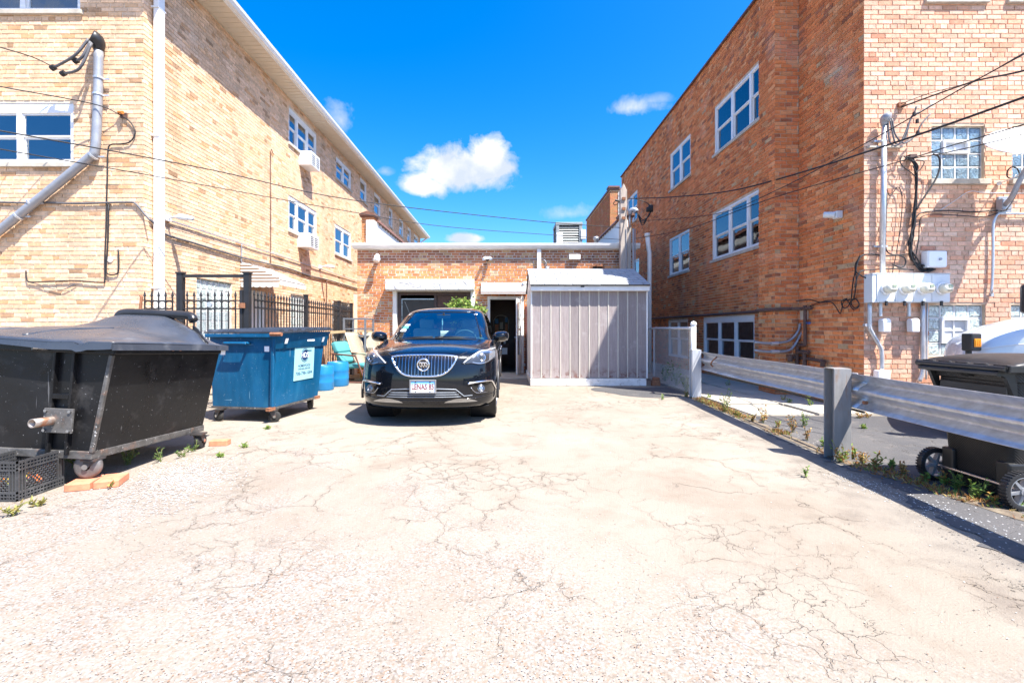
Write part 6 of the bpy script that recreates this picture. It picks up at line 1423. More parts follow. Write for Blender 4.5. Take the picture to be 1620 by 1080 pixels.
def patch(x0, x1, zlo, zhi, off, nu=24, nv=8, mirror=False):
    m = MB(); sg = -1 if mirror else 1
    m.grid(lambda s, t: nose(sg * (x0 + (x1 - x0) * s), zlo(s) + (zhi(s) - zlo(s)) * t, off), nu, nv); return m
def outline(pts, off): return [nose(x, z, off) for x, z in pts]
# grille
def gz_lo(s): x = (s - .5) * 2; return .648 + .215 * abs(x) ** 4.2
def gz_hi(s): x = (s - .5) * 2; return .902 - .022 * abs(x) ** 4
GW = .405
m = patch(-GW, GW, gz_lo, gz_hi, .004, 40, 8); gr = m.build('grille', mats['gloss_black'], car, 'all')
for k in range(20):
    s = (k + .5) / 20; x = -GW + 2 * GW * s
    if gz_hi(s) - gz_lo(s) < .05: continue
    m = MB(); zs = [gz_lo(s) + .006 + (gz_hi(s) - gz_lo(s) - .012) * j / 8 for j in range(9)]
    w = .0085; vs = []
    for z in zs: vs += [nose(x - w, z, .004), nose(x - w * .4, z, .026), nose(x + w * .4, z, .026), nose(x + w, z, .004)]
    m.add(vs, [(4 * j + a, 4 * j + a + 1, 4 * j + a + 5, 4 * j + a + 4) for j in range(8) for a in range(3)] + [(0, 1, 2, 3), (32, 33, 34, 35)])
    m.build('grille_bar', mats['grille_chrome'], gr)
pts = [(-GW + 2 * GW * s, gz_hi(s)) for s in [k / 30 for k in range(31)]] + [(-GW + 2 * GW * s, gz_lo(s)) for s in [1 - k / 30 for k in range(31)]]
m = MB(); m.tube(outline(pts, .012), .0135, 8, closed=True); m.build('grille_frame', mats['car_chrome'], gr, 'all')
# round emblem with three shields
ec = nose(0, .785, .035)
m = MB(); m.tube([ec + Vector((.072 * math.cos(k * .2244), 0, .072 * math.sin(k * .2244))) for k in range(28)], .011, 8, closed=True); em = m.build('emblem', mats['car_chrome'], car, 'all')
m = MB(); m.lathe([(.07, .0), (.07, .006)], ec, 24, 'y'); m.build('emblem_back', mats['gloss_black'], em)
for k in (-1, 0, 1):
    m = MB(); o_ = ec + Vector((k * .033, -.008, -k * .0)); sh_ = [(-.020, .034), (.012, .034), (.024, .004), (.010, -.036), (-.010, -.012)]
    m.prism(sh_, (0, .008), lambda p, q, t: o_ + Vector((p, -.004 + t, q))); m.build('shield', mats['car_chrome'], em, bevel=.002)
    m = MB(); m.prism([(p * .55 + .001, q * .55) for p, q in sh_], (0, .004), lambda p, q, t: o_ + Vector((p, -.0065 + t, q))); m.build('shield_inset', mats['gloss_black'], em)
# headlamps
for mir in (False, True):
    sg = -1 if mir else 1
    def hl_lo(s): return .792 + .10 * s ** 1.6 - .055 * math.exp(-((s - .55) / .2) ** 2) * 0
    def hl_lo(s): return .785 + (.015 if s < .35 else .015 - .03 * math.sin((s - .35) / .65 * math.pi) + .12 * max(0, (s - .35)) ** 1.6)
    def hl_hi(s): return .80 + .165 * min(1, s / .55) ** .75 + .055 * max(0, s - .4)
    m = patch(.47, .875, hl_lo, hl_hi, .006, 36, 10, mir); hl = m.build('headlamp', mats['lamp_glass'], car, 'all')
    edge = [(sg * (.47 + .405 * k / 24), hl_hi(k / 24)) for k in range(25)] + [(sg * (.47 + .405 * k / 24), hl_lo(k / 24)) for k in range(24, -1, -1)]
    m = MB(); m.tube(outline(edge, .006), .006, 6, closed=True); m.build('lamp_seal', mats['gloss_black'], hl, 'all')
    m = patch(.60, .80, lambda s: hl_lo(.32 + s * .49) + .018, lambda s: hl_hi(.32 + .49 * s) - .05, .010, 16, 6, mir); m.build('lamp_bezel', mats['lamp_dark'], hl, 'all')
    c = nose(sg * .70, .865, .018); n_ = (nose(sg * .70, .865, 1) - nose(sg * .70, .865, 0)).normalized(); n_ = (n_ + Vector((0, -1.3, 0))).normalized(); a1_ = n_.orthogonal().normalized(); a2_ = n_.cross(a1_)
    for (r_, mt, nm) in ((.052, 'car_chrome', 'lamp_ring'), (.036, 'grille_chrome', 'lamp_ring')):
        m = MB(); m.tube([c + a1_ * (r_ * math.cos(k * .2618)) + a2_ * (r_ * math.sin(k * .2618)) for k in range(24)], .006, 6, closed=True); m.build(nm, mats[mt], hl, 'all')
    m = MB(); vs = [c + n_ * .016] + [c + a1_ * (.034 * math.cos(k * .3307)) + a2_ * (.034 * math.sin(k * .3307)) for k in range(19)]; m.add(vs, [(0, 1 + k, 1 + (k + 1) % 19) for k in range(19)]); m.build('projector', mats['lamp_dark'], hl, 'all')
    m = patch(.50, .60, lambda s: .800 + .006 * s, lambda s: .818 + .075 * s, .011, 8, 4, mir); m.build('turn_signal', mats['lamp_dark'], hl, 'all')
    m = MB(); m.tube(outline([(sg * (.49 + .37 * k / 16), hl_hi(.05 + k / 16 * .92) - .022) for k in range(17)], .012), .006, 6); m.build('light_strip', mats['sign_white'], hl, 'all')
    # fog lamp in its recess with a bent chrome strip
    m = patch(.59, .865, lambda s: .415 + .03 * (1 - s), lambda s: .545 + .01 * s, .004, 16, 6, mir); fg = m.build('fog_lamp_bay', mats['gloss_black'], car, 'all')
    m = MB(); st = [(.545, .548), (.62, .560), (.72, .568), (.80, .568), (.835, .555), (.86, .50), (.885, .425)]; q_ = [nose(sg * x, z, .014) for x, z in st]; m.tube(spline(q_, 4), .0125, 8); m.build('chrome_strip', mats['car_chrome'], fg, 'all')
    c = nose(sg * .70, .482, .016)
    for r_ in (.042, .028):
        m = MB(); m.tube([c + a1_ * (r_ * math.cos(k * .2618)) + a2_ * (r_ * math.sin(k * .2618)) for k in range(24)], .005, 6, closed=True); m.build('lamp_ring', mats['grille_chrome'], fg, 'all')
    m = MB(); vs = [c + n_ * .006] + [c + a1_ * (.027 * math.cos(k * .3307)) + a2_ * (.027 * math.sin(k * .3307)) for k in range(19)]; m.add(vs, [(0, 1 + k, 1 + (k + 1) % 19) for k in range(19)]); m.build('fog_lens', mats['lamp_glass'], fg, 'all')
    m = MB(); m.tube(spline([nose(sg * x, z, .010) for x, z in ((.58, .50), (.63, .44), (.68, .425), (.78, .425))], 4), .006, 6); m.build('bay_edge', mats['grille_chrome'], fg, 'all')
    # silver skid trim of the lower lip
    m = patch(.26, .66, lambda s: .318 + .0 * s, lambda s: .322 + .045 * math.sin(math.pi * min(1, s * 1.0)) ** .8, .006, 18, 4, mir); m.build('skid_trim', mats['grille_chrome'], car, 'all')
# lower intake
def in_lo(s): return .372
def in_hi(s): return .375 + .095 * min(1, min(s, 1 - s) * 6) ** .9
m = patch(-.49, .49, in_lo, in_hi, .003, 40, 6); it = m.build('lower_intake', mats['matt_black'], car, 'all')
for z in (.392, .42, .447):
    m = MB(); w = .47 - max(0, z - .38) * .9; m.tube([nose(-w + 2 * w * k / 20, z, .014) for k in range(21)], .0075, 6); m.build('intake_bar', mats['rack_grey'], it, 'all')
m = MB()
for k in range(7): x = -.36 + .12 * k; m.tube([nose(x, .378, .008), nose(x, .462, .008)], .004, 5)
m.build('intake_post', mats['dark_plastic'], it)
m = MB(); m.tube(outline([(-.60, .40), (-.50, .395), (-.40, .482), (-.2, .492), (.2, .492), (.40, .482), (.50, .395), (.60, .40)], .006), .008, 6); m.build('intake_edge', mats['rack_grey'], it, 'all')
m = MB(); m.grid(lambda s, t: cw((-.80 + 1.6 * s, .16 + .25 * abs(s - .5) ** 2 * 4 * .6 + .35 * t, .245 - .03 * (1 - t) + .02 * (2 * s - 1) ** 2)), 20, 4); m.build('under_tray', mats['matt_black'], car)
# creases of the bumper and hood
m = MB(); m.tube(outline([(-.90 + 1.8 * k / 50, .345 + .055 * abs(-1 + 2 * k / 50) ** 3) for k in range(51)], .0), .007, 5); m.build('bumper_seam', mats['gloss_black'], car, 'all')
for sg in (-1, 1):
    m = MB(); m.tube([nose(sg * x, z, .001) for x, z in ((.44, .905), (.50, .93), (.60, .965), (.70, .995), (.76, 1.03), (.785, 1.075))], .004, 5); m.build('hood_seam', mats['matt_black'], car, 'all')
# number plate and its frame
pc = nose(0, .525, .0); py = pc.y - .028; px, pz = KX, .525
m = MB()
for (x0, x1, z0, z1) in ((-.165, -.146, -.085, .085), (.146, .165, -.085, .085), (-.146, .146, .066, .085), (-.146, .146, -.085, -.066)): m.box(px + x0, px + x1, py - .012, py + .02, pz + z0, pz + z1)
defm('plate_frame', (.30, .30, .31), .35, metal=.5); pl = m.build('plate_frame', mats['plate_frame'], car, bevel=.004)
def plate_mat():
    mm, nt, b = nodes_of('plate_print'); t = NT(nt); v = t.coord('Object'); sx_ = t.n('ShaderNodeSeparateXYZ'); t.l(v, sx_.inputs[0])
    n = t.noise(30, v, 3); h = t.math('ADD', sx_.outputs[2], t.math('MULTIPLY', t.math('SUBTRACT', n.outputs[0], .5), .03))
    c = t.ramp(t.math('MULTIPLY', t.math('SUBTRACT', h, pz - .07), 1 / .14), [(0, (.68, .76, .82)), (.62, (.72, .80, .86)), (.74, (.30, .56, .82)), (.90, (.10, .36, .72))]); t.l(c, b.inputs['Base Color']); b.inputs['Roughness'].default_value = .35; return mm
m = MB(); m.box(px - .147, px + .147, py - .006, py + .0, pz - .067, pz + .067); m.build('number_plate', plate_mat(), car)
defm('plate_red', (.22, .035, .035), .5)
m = MB(); text_faces(m, 'LENAS 85', .098, Matrix.Translation((px, py - .0075, pz - .004)) @ Matrix.Rotation(R(90), 4, 'X'), .0006, .272, .022); m.build('lettering', mats['plate_red'], bpy.data.objects['number_plate'])
m = MB()
for (a, c) in ((-.09, .06), (.09, .06), (-.09, -.06), (.09, -.06)): m.lathe([(.008, -.006), (.008, -.011)], (px + a, py, pz + c), 8, 'y')
m.build('plate_screw', mats['matt_black'], pl)
# wheels
for (sx_, yc) in ((-1, .93), (1, .93), (-1, 3.67), (1, 3.67)):
    m = MB(); r_ = .362; cx_ = sx_ * .785
    prof = [(.24, -.105), (.33, -.108), (.352, -.096), (.360, -.07), (.362, -.03), (.362, .03), (.360, .07), (.352, .096), (.33, .108), (.24, .105)]
    m.lathe([(a, b_) for a, b_ in prof], cw((cx_, yc, .362)), 40, 'x'); wl = m.build('wheel', mats['rubber'], car, True)
    m = MB()
    for g in (-.06, -.02, .02, .06): m.lathe([(.3625, g - .004), (.3635, g), (.3625, g + .004)], cw((cx_, yc, .362)), 40, 'x', cap=False)
    m.build('tread_groove', mats['matt_black'], wl)
    m = MB(); xo = sx_ * .105
    m.lathe([(.245, xo), (.235, xo + sx_ * .006), (.225, xo - sx_ * .03)], cw((cx_, yc, .362)), 32, 'x', cap=False); m.lathe([(.05, xo - sx_ * .02), (.045, xo)], cw((cx_, yc, .362)), 14, 'x')
    for k in range(10):
        a = k * .62832; p = cw((cx_ + xo - sx_ * .012, yc + .04 * math.cos(a), .362 + .04 * math.sin(a))); q2 = cw((cx_ + xo - sx_ * .008, yc + .235 * math.cos(a), .362 + .235 * math.sin(a))); m.bar(p, q2, .03, .02, (1, 0, 0))
    m.build('rim', mats['grille_chrome'], wl)
    m = MB(); m.lathe([(.40, sx_ * -.25), (.40, sx_ * .10)], cw((cx_, yc, .365)), 30, 'x', cap=False); m.lathe([(.40, sx_ * -.25), (.05, sx_ * -.26)], cw((cx_, yc, .365)), 30, 'x'); m.build('wheel_well', mats['matt_black'], car)
    m = MB(); arc = [cw((sx_ * .918, yc + .415 * math.cos(a), .365 + .415 * math.sin(a))) for a in [R(-8) + R(196) * k / 26 for k in range(27)]]; m.tube(arc, .018, 7); m.build('arch_trim', mats['dark_plastic'], car, 'all')
m = MB()
for sg in (-1, 1): m.box(KX + sg * .86 - .03, KX + sg * .86 + .03, KY + 1.35, KY + 3.25, .24, .36)
m.build('sill', mats['dark_plastic'], car, bevel=.01)
# mirrors
for sg in (-1, 1):
    m = MB(); c = cw((sg * .955, 1.40, 1.12)); n = 14; vs = []; rings = 9
    for i in range(rings):
        t = i / (rings - 1); y = -.085 + .20 * t; k_ = math.sin(math.pi * min(.98, .08 + .62 * t)) ** .6 if t < .9 else .9
        for k in range(n): a = 6.28318 * k / n; vs.append(c + Vector((sg * .02 * (1 - t) * -1 + .125 * k_ * (abs(math.cos(a)) ** .7) * (1 if math.cos(a) > 0 else -1), y, .082 * k_ * (abs(math.sin(a)) ** .8) * (1 if math.sin(a) > 0 else -1) + .012 * sg * math.cos(a))))
    m.add(vs, [(i * n + k, i * n + (k + 1) % n, (i + 1) * n + (k + 1) % n, (i + 1) * n + k) for i in range(rings - 1) for k in range(n)] + [tuple(range(n - 1, -1, -1)), tuple(range((rings - 1) * n, rings * n))])
    mi = m.build('mirror', mats['paint'], car, 'all')
    m = MB(); m.bar(cw((sg * .80, 1.42, 1.05)), cw((sg * .95, 1.41, 1.075)), .09, .045); m.build('mirror_arm', mats['gloss_black'], mi, bevel=.012)
    m = MB(); m.box(c.x - .10, c.x + .10, c.y + .112, c.y + .118, c.z - .06, c.z + .06); m.build('mirror_glass', mmir, mi)
# door seams and handles, roof rails
for sg in (-1, 1):
    m = MB(); m.tube([cw((sg * .926, 3.55 - .0, .98)), cw((sg * .93, 2.2, .97)), cw((sg * .925, 1.4, .95))], .006, 5)
    for yy in (1.38, 2.42, 3.4): m.tube([cw((sg * .922, yy, .40)), cw((sg * .924, yy, .7)), cw((sg * .912, yy, .90)), cw((sg * .85, yy, 1.07))], .004, 5)
    m.build('door_seam', mats['matt_black'], car)
    m = MB()
    for yy in (2.2, 3.2): m.bar(cw((sg * .935, yy, .90)), cw((sg * .935, yy + .2, .905)), .03, .03)
    m.build('door_handle', mats['car_chrome'], car, bevel=.008)
# behind the windscreen: dashboard, wheel, seats, mirror, papers
m = MB(); m.grid(lambda s, t: cw((-.72 + 1.44 * s, 1.22 + .42 * t + .12 * abs(2 * s - 1) ** 2, 1.075 + .035 * math.sin(math.pi * t))), 12, 5); m.box(KX - .72, KX + .72, KY + 1.5, KY + 1.62, .7, 1.07); m.build('dashboard', mats['interior_dark'], car, 'all')
m = MB(); c = cw((.37, 1.72, 1.04)); m.tube([c + Vector((.185 * math.cos(k * .2244), -.06 * math.sin(k * .2244), .175 * math.sin(k * .2244))) for k in range(28)], .015, 7, closed=True); m.build('steering_wheel', mats['interior_dark'], car, 'all')
for sg in (-1, 1):
    m = MB(); m.obox(cw((sg * .37, 2.35, .92)), .24, .07, .34, (Vector((1, 0, 0)), Vector((0, .97, -.2)), Vector((0, .2, .97)))); st = m.build('seat', mats['interior_tan'], car, 'all', bevel=.06, seg=4)
    m = MB(); m.obox(cw((sg * .37, 2.40, 1.33)), .125, .05, .085); m.build('headrest', mats['interior_tan'], st, 'all', bevel=.04, seg=4)
m = MB(); m.box(KX - .62, KX + .62, KY + 3.3, KY + 3.42, .6, 1.2); m.build('rear_seat', mats['interior_tan'], car, bevel=.05)
m = MB(); m.box(KX - .75, KX + .75, KY + 1.3, KY + 4.0, .42, .45); m.build('cabin_floor', mats['interior_dark'], car)
m = MB(); m.obox(cw((.0, 1.86, 1.44)), .11, .015, .035); m.bar(cw((0, 1.87, 1.46)), cw((0, 1.86, 1.50)), .03, .03); rv = m.build('rear_view_mirror', mats['matt_black'], car, bevel=.008)
m = MB(); m.tube([cw((-.02, 1.84, 1.41)), cw((-.025, 1.84, 1.20))], .004, 5); m.tube([cw((-.02, 1.84, 1.38)), cw((-.018, 1.84, 1.30))], .012, 6); m.build('hanging_charm', mats['white_box'], rv)
def scr(x, z, off):                                   # a point on the windscreen
    for i in range(len(glsL) - 1):
        if glsL[i][0] <= z <= glsL[i + 1][0]:
            t = (z - glsL[i][0]) / (glsL[i + 1][0] - glsL[i][0]); l = tuple(a + (b_ - a) * t for a, b_ in zip(glsL[i], glsL[i + 1])); break
    s = min(.999, (abs(x) / l[2]) ** EXP); return cw((x, l[1] + l[3] * (1 - (1 - s) ** (1 / EXP)) - off, z))
for (x0, x1, z0, z1, mt, nm) in ((-.63, -.52, 1.20, 1.235, 'sign_white', 'paper_sticker'), (-.62, -.50, 1.245, 1.285, 'sticker_green', 'paper_sticker'), (-.605, -.49, 1.292, 1.312, 'sign_white', 'paper_sticker'), (.50, .55, 1.475, 1.495, 'sign_white', 'toll_tag')):
    if mt not in mats: defm('sticker_green', (.10, .40, .32), .5, var=.5, scale=60)
    m = MB(); m.grid(lambda s, t: scr(x0 + (x1 - x0) * s, z0 + (z1 - z0) * t, .003), 4, 3); m.build(nm, mats[mt], wind)
m = MB()
for s in (-1, 1): m.tube([scr(s * .655 * (1 - .24 * t / 14), 1.125 + .40 * t / 14, .004) for t in range(15)], .012, 6)
m.tube([scr(-.50 + t / 14, 1.52, .004) for t in range(15)], .012, 6); m.build('screen_seal', mats['gloss_black'], wind, 'all')
m = MB(); m.tube([cw((-.58, 1.22, 1.098)), cw((-.3, 1.135, 1.115)), cw((-.06, 1.10, 1.12))], .010, 6); m.tube([cw((.02, 1.10, 1.12)), cw((.3, 1.14, 1.118)), cw((.58, 1.23, 1.10))], .010, 6); m.tube([cw((-.02, 1.085, 1.112)), cw((.10, 1.09, 1.115))], .014, 6); m.build('wiper', mats['matt_black'], car, 'all')
m = MB(); m.grid(lambda s, t: cw((-.74 + 1.48 * s, .99 + .12 * t + .30 * abs(2 * s - 1) ** 2.7, 1.098 + .012 * t - .03 * (2 * s - 1) ** 2)), 24, 2); m.build('cowl', mats['matt_black'], car)
# ------------------------------------------------------------------ guardrail
gl = thing('guardrail', (3.2, 5, 0), 'galvanised steel guardrail on grey posts along the right side of the lot', 'guardrail')
r0, r1 = Vector((3.40, 8.16, 0)), Vector((3.155, 4.33, 0)); rd = (r0 - r1).normalized(); rn = Vector((rd.y, -rd.x, 0))       # rn points away from the lot
prof = [(.00, .0), (.0, .02), (.02, .05), (.075, .085), (.083, .10), (.075, .118), (.01, .150), (.0, .158), (.01, .166), (.075, .198), (.083, .216), (.075, .23), (.02, .266), (.0, .296), (.0, .316)]
prof = [(.014 + .040 * (1 - math.cos(2 * math.pi * (k / 24 * 2))) * (1.0 if 4 < k < 20 else .95) - (.014 if k in (0, 24) else 0), .316 * k / 24) for k in range(25)]
prof = [(n_ * (1 - .55 * math.exp(-((z_ - .158) / .03) ** 2)) , z_) for n_, z_ in prof]
def railsec(p, t0, t1, z0, dents=0):
    m = MB(); n = 26
    def f(s, t):
        i = t * (len(prof) - 1); k = min(int(i), len(prof) - 2); fr_ = i - k; a = prof[k]; b_ = prof[k + 1]
        L_ = t0 + (t1 - t0) * s; c = r1 + rd * L_ + rn * (.083 + a[0] + (b_[0] - a[0]) * fr_); wob = .006 * math.sin(L_ * 2.3) + .004 * math.sin(L_ * 6.1 + t * 3)
        return c + rn * wob + Vector((0, 0, z0 + a[1] + (b_[1] - a[1]) * fr_ + .004 * math.sin(L_ * 1.7)))
    m.grid(f, n, 72); return m
railsec(None, -.14, 3.86, .515).build('rail', mats['galv'], gl, 'all', solid=.004)
railsec(None, -4.2, .11, .508).build('rail', mats['galv'], gl, 'all', solid=.004)
mats['post_grey'] = M_('grey_painted_post', (.24, .235, .23), .7, var=.18, scale=5, stretch=(3, 3, .6), stain=((.24, .15, .10), .55, 5, .75), bump=.003)
mats['post_light'] = M_('light_painted_post', (.46, .47, .49), .6, var=.15, scale=5, stretch=(3, 3, .6), stain=((.3, .26, .24), .62, 4, .6), bump=.002)
for (c, h, mt) in ((r1, .865, 'post_grey'), (r0, .865, 'post_light'), (r1 - rd * 3.83, .86, 'post_grey')):
    m = MB()
    for (a0_, a1_, b0_, b1_) in ((-.078, .078, -.078, -.066), (-.078, .078, .066, .078), (-.006, .006, -.066, .066)):   # steel H post
        m.obox(c + rn * ((a0_ + a1_) / 2) + rd * ((b0_ + b1_) / 2) + Vector((0, 0, h / 2)), (a1_ - a0_) / 2, (b1_ - b0_) / 2, h / 2, (rn, rd, Vector((0, 0, 1))))
    m.build('post', mats[mt], gl, bevel=.003)
    m = MB(); m.obox(c + rd * .0 + rn * 0 + Vector((0, 0, h - .0)), .074, .064, .004, (rn, rd, Vector((0, 0, 1)))); m.build('post_cap', mats[mt], gl)
m = MB()
for (L_, z) in ((-.03, .76), (-.03, .62), (.16, .80), (.22, .66), (-.25, .58)): c = r1 + rd * L_ + rn * .076 + Vector((0, 0, z)); m.tube([c - rn * .012, c + rn * .02], .016, 8)
m.build('bolt', mats['rust'], gl)
m = MB(); c = r0 - rd * .55 + rn * .10; m.tube(spline([c + Vector((0, 0, .61)), c - rn * .02 + Vector((-.0, .03, .64)), c - rn * .02 - rd * .02 + Vector((0, 0, .70)), c - rd * .16 + Vector((0, 0, .78))], 4), .012, 6); m.build('hook', mats['rust'], gl, 'all')
# steel cable on the ground side of the guardrail
m = MB(); m.tube([r0 + rn * .14 - rd * .1 + Vector((0, 0, .46)), r0 + rn * .2 - rd * 2.2 + Vector((0, 0, .47)), r0 + rn * .2 - rd * 3.9 + Vector((0, 0, .46))], .012, 6); o = m.build('steel_cable', mats['cable_black'], None, org=r0); tag(o, 'dark cable strung under the far guardrail section', 'cable')
# ------------------------------------------------------------------ chain link fence
cf = thing('chain_link_fence', (3.6, 10, 0), 'white chain link fence between the guardrail and the shed', 'fence')
A, B = Vector((3.40, 8.24, 0)), Vector((3.78, 11.6, 0)); fd = B - A; FLn = fd.length; fd.normalize()
m = MB(); m.tube([A, A + Vector((0, 0, 1.30))], .045, 12); m.lathe([(.045, 1.30), (.055, 1.305), (.055, 1.33), (.04, 1.365), (.0, 1.38)], A, 12, cap=False); m.build('end_post', mats['white_paint'], cf, 'all')
m = MB(); m.tube([B, B + Vector((0, 0, 1.26))], .026, 8); m.build('line_post', mats['white_paint'], cf)
m = MB(); m.tube([A + Vector((0, 0, 1.25)), B + Vector((0, 0, 1.25)), B + Vector((.15, 1.0, 1.25))], .021, 8); m.build('top_rail', mats['white_paint'], cf)
m = MB(); hgt = 1.24; st_ = .052
k = -int(hgt / st_) - 1
while k * st_ < FLn:
    for sg in (1, -1):
        a0_ = k * st_; p0, p1 = (a0_, .03), (a0_ + hgt - .03, hgt)
        if sg < 0: p0, p1 = (a0_, hgt), (a0_ + hgt - .03, .03)
        t0 = max(0, (0 - p0[0]) / (p1[0] - p0[0])); t1 = min(1, (FLn - p0[0]) / (p1[0] - p0[0]))
        if t1 > t0:
            q0, q1 = [A + fd * (p0[0] + (p1[0] - p0[0]) * t) + Vector((.004 * sg, 0, p0[1] + (p1[1] - p0[1]) * t)) for t in (t0, t1)]
            m.tube([q0, q1], .0016, 3, cap=False)
    k += 1
x = 0
while x < FLn: m.tube([A + fd * x + Vector((0, 0, 1.22)), A + fd * (x + .02) + Vector((.02, 0, 1.285))], .003, 3, cap=False); x += st_
defm('mesh_pale', (.62, .62, .61), .6); m.build('wire_mesh', mats['mesh_pale'], cf, kind='stuff')
m = MB(); c = Vector((3.27, 9.93, .0)); m.obox(c + Vector((0, 0, .06)), .09, .06, .06); m.obox(c + Vector((.01, .0, .15)), .07, .05, .03); o = m.build('brick_stack', mats['rust'], None, bevel=.012, org=c); tag(o, 'dark red block at the right foot of the shed', 'block')

# ------------------------------------------------------------------ wheeled bin
bn = thing('wheeled_bin', (3.85, 3.5, 0), 'black wheeled rubbish bin behind the guardrail on the right', 'bin')
BX, BY = 3.42, 3.42                                    # back (wheel side) at BX, centre line at BY
mats['bin_black'] = M_('bin_plastic', (.016, .016, .016), .42, var=.2, scale=3, stain=((.06, .05, .042), .58, 3, .6), rvar=.12)
def bin_tex():
    mm, nt, b = nodes_of('bin_checkered'); t = NT(nt); v = t.coord('Object')
    w = t.n('ShaderNodeTexWave', wave_type='BANDS', bands_direction='DIAGONAL'); w.inputs['Scale'].default_value = 32; t.l(v, w.inputs['Vector'])
    mp = t.n('ShaderNodeMapping'); mp.inputs['Scale'].default_value = (1, -1, 1); t.l(v, mp.inputs[0]); w2 = t.n('ShaderNodeTexWave', wave_type='BANDS', bands_direction='DIAGONAL'); w2.inputs['Scale'].default_value = 32; t.l(mp.outputs[0], w2.inputs['Vector'])
    h = t.math('MAXIMUM', w.outputs['Fac'], w2.outputs['Fac']); b.inputs['Specular IOR Level'].default_value = .3; t.bump(h, .5, .004, b)
    n = t.noise(3, v, 6); t.l(t.mix(t.ramp(n.outputs[0], [(.4, 0.0), (.75, 1.0)]), (.014, .0135, .013), (.05, .041, .034)), b.inputs['Base Color']); b.inputs['Roughness'].default_value = .42; return mm
mats['bin_tex'] = bin_tex()
def sect(z):                                          # half depth x, half width y of the tapering body
    t = z / .95; return (BX + .13 - .05 * t, BX + .60 + .16 * t, .225 + .06 * t)
m = MB(); zs = [.05, .30, .55, .80, .86, .87, .955]
def ringp(z, grow=0):
    x0, x1, hw = sect(z); x0 -= grow; x1 += grow; hw += grow; r_ = .05; out = []
    for (cx_, cy_, a0_) in ((x1 - r_, BY + hw - r_, 0), (x0 + r_, BY + hw - r_, 90), (x0 + r_, BY - hw + r_, 180), (x1 - r_, BY - hw + r_, 270)):
        out += [Vector((cx_ + r_ * math.cos(R(a0_ + k * 22.5)), cy_ + r_ * math.sin(R(a0_ + k * 22.5)), z)) for k in range(5)]
    return out
rings = [ringp(z, .0 if z < .865 else .022) for z in zs]; vs = [p for r_ in rings for p in r_]; n = 20
m.add(vs, [(i * n + k, i * n + (k + 1) % n, (i + 1) * n + (k + 1) % n, (i + 1) * n + k) for i in range(len(rings) - 1) for k in range(n)] + [tuple(reversed(range(n)))])
m.build('body', mats['bin_tex'], bn, True)
x0, x1, hw = sect(.95)
m = MB(); m.tube([(x0 - .115, BY - .30, .93), (x0 - .115, BY + .30, .93)], .018, 10); hd = m.build('handle', mats['bin_black'], bn)
for yy in (-.28, -.02, .02, .28):
    m = MB(); pts = [(x0 - .13, 0, .945), (x0 + .01, 0, .94), (x0 + .02, 0, .74 if abs(yy) > .1 else .86), (x0 - .01, 0, .78 if abs(yy) > .1 else .88), (x0 - .06, 0, .90)]
    m.prism([(p[0], p[2]) for p in pts], (BY + yy - .014, BY + yy + .014), lambda p, q, t: (p, t, q)); m.build('handle_bracket', mats['bin_black'], hd)
m = MB(); m.box(x0 - .005, x0 + .02, BY - .25, BY + .25, .60, .84); m.build('back_panel', mats['bin_black'], bn, bevel=.01)
m = MB(); lx0, lx1 = x0 - .10, x1 + .09
def lidz(s, t): return .975 + .075 * (math.sin(math.pi * min(1, max(0, (s - .06) / .9))) ** .35 if 0.06 < s < .96 else 0) * (math.sin(math.pi * min(.999, max(.001, t))) ** .3)
m.grid(lambda s, t: (lx0 + (lx1 - lx0) * s, BY - .345 + .69 * t, lidz(s, t)), 30, 24)
ldo = m.build('lid', mats['bin_black'], bn, 'all', solid=.012)
m = MB()
for (a, b_) in (((lx0, BY - .345, .965), (lx1, BY - .345, .965)), ((lx0, BY + .345, .965), (lx1, BY + .345, .965)), ((lx1, BY - .345, .965), (lx1, BY + .345, .965))): m.bar(a, b_, .022, .05)
m.build('lid_rim', mats['bin_black'], ldo, bevel=.006)
m = MB(); m.tube([(lx0 - .005, BY - .335, .965), (lx0 - .005, BY + .335, .965)], .020, 10); m.build('hinge_bar', mats['bin_black'], ldo)
for k in range(5):
    yy = BY - .27 + k * .135; m = MB(); m.box(lx0 + .02, lx0 + .06, yy - .045, yy + .045, .978, .992); m.build('hinge_lug', mats['bin_black'], ldo, bevel=.004)
m = MB(); m.tube([(BX + .10, BY - .29, .135), (BX + .10, BY + .29, .135)], .014, 8); m.build('axle', mats['steel'], bn)
m = MB()
for s in (-1, 1): m.box(BX + .09, BX + .30, BY + s * .20 - .05, BY + s * .20 + .05, .02, .30)
m.box(BX + .30, BX + .58, BY - .20, BY + .20, .0, .08); m.build('foot', mats['bin_black'], bn, bevel=.015)
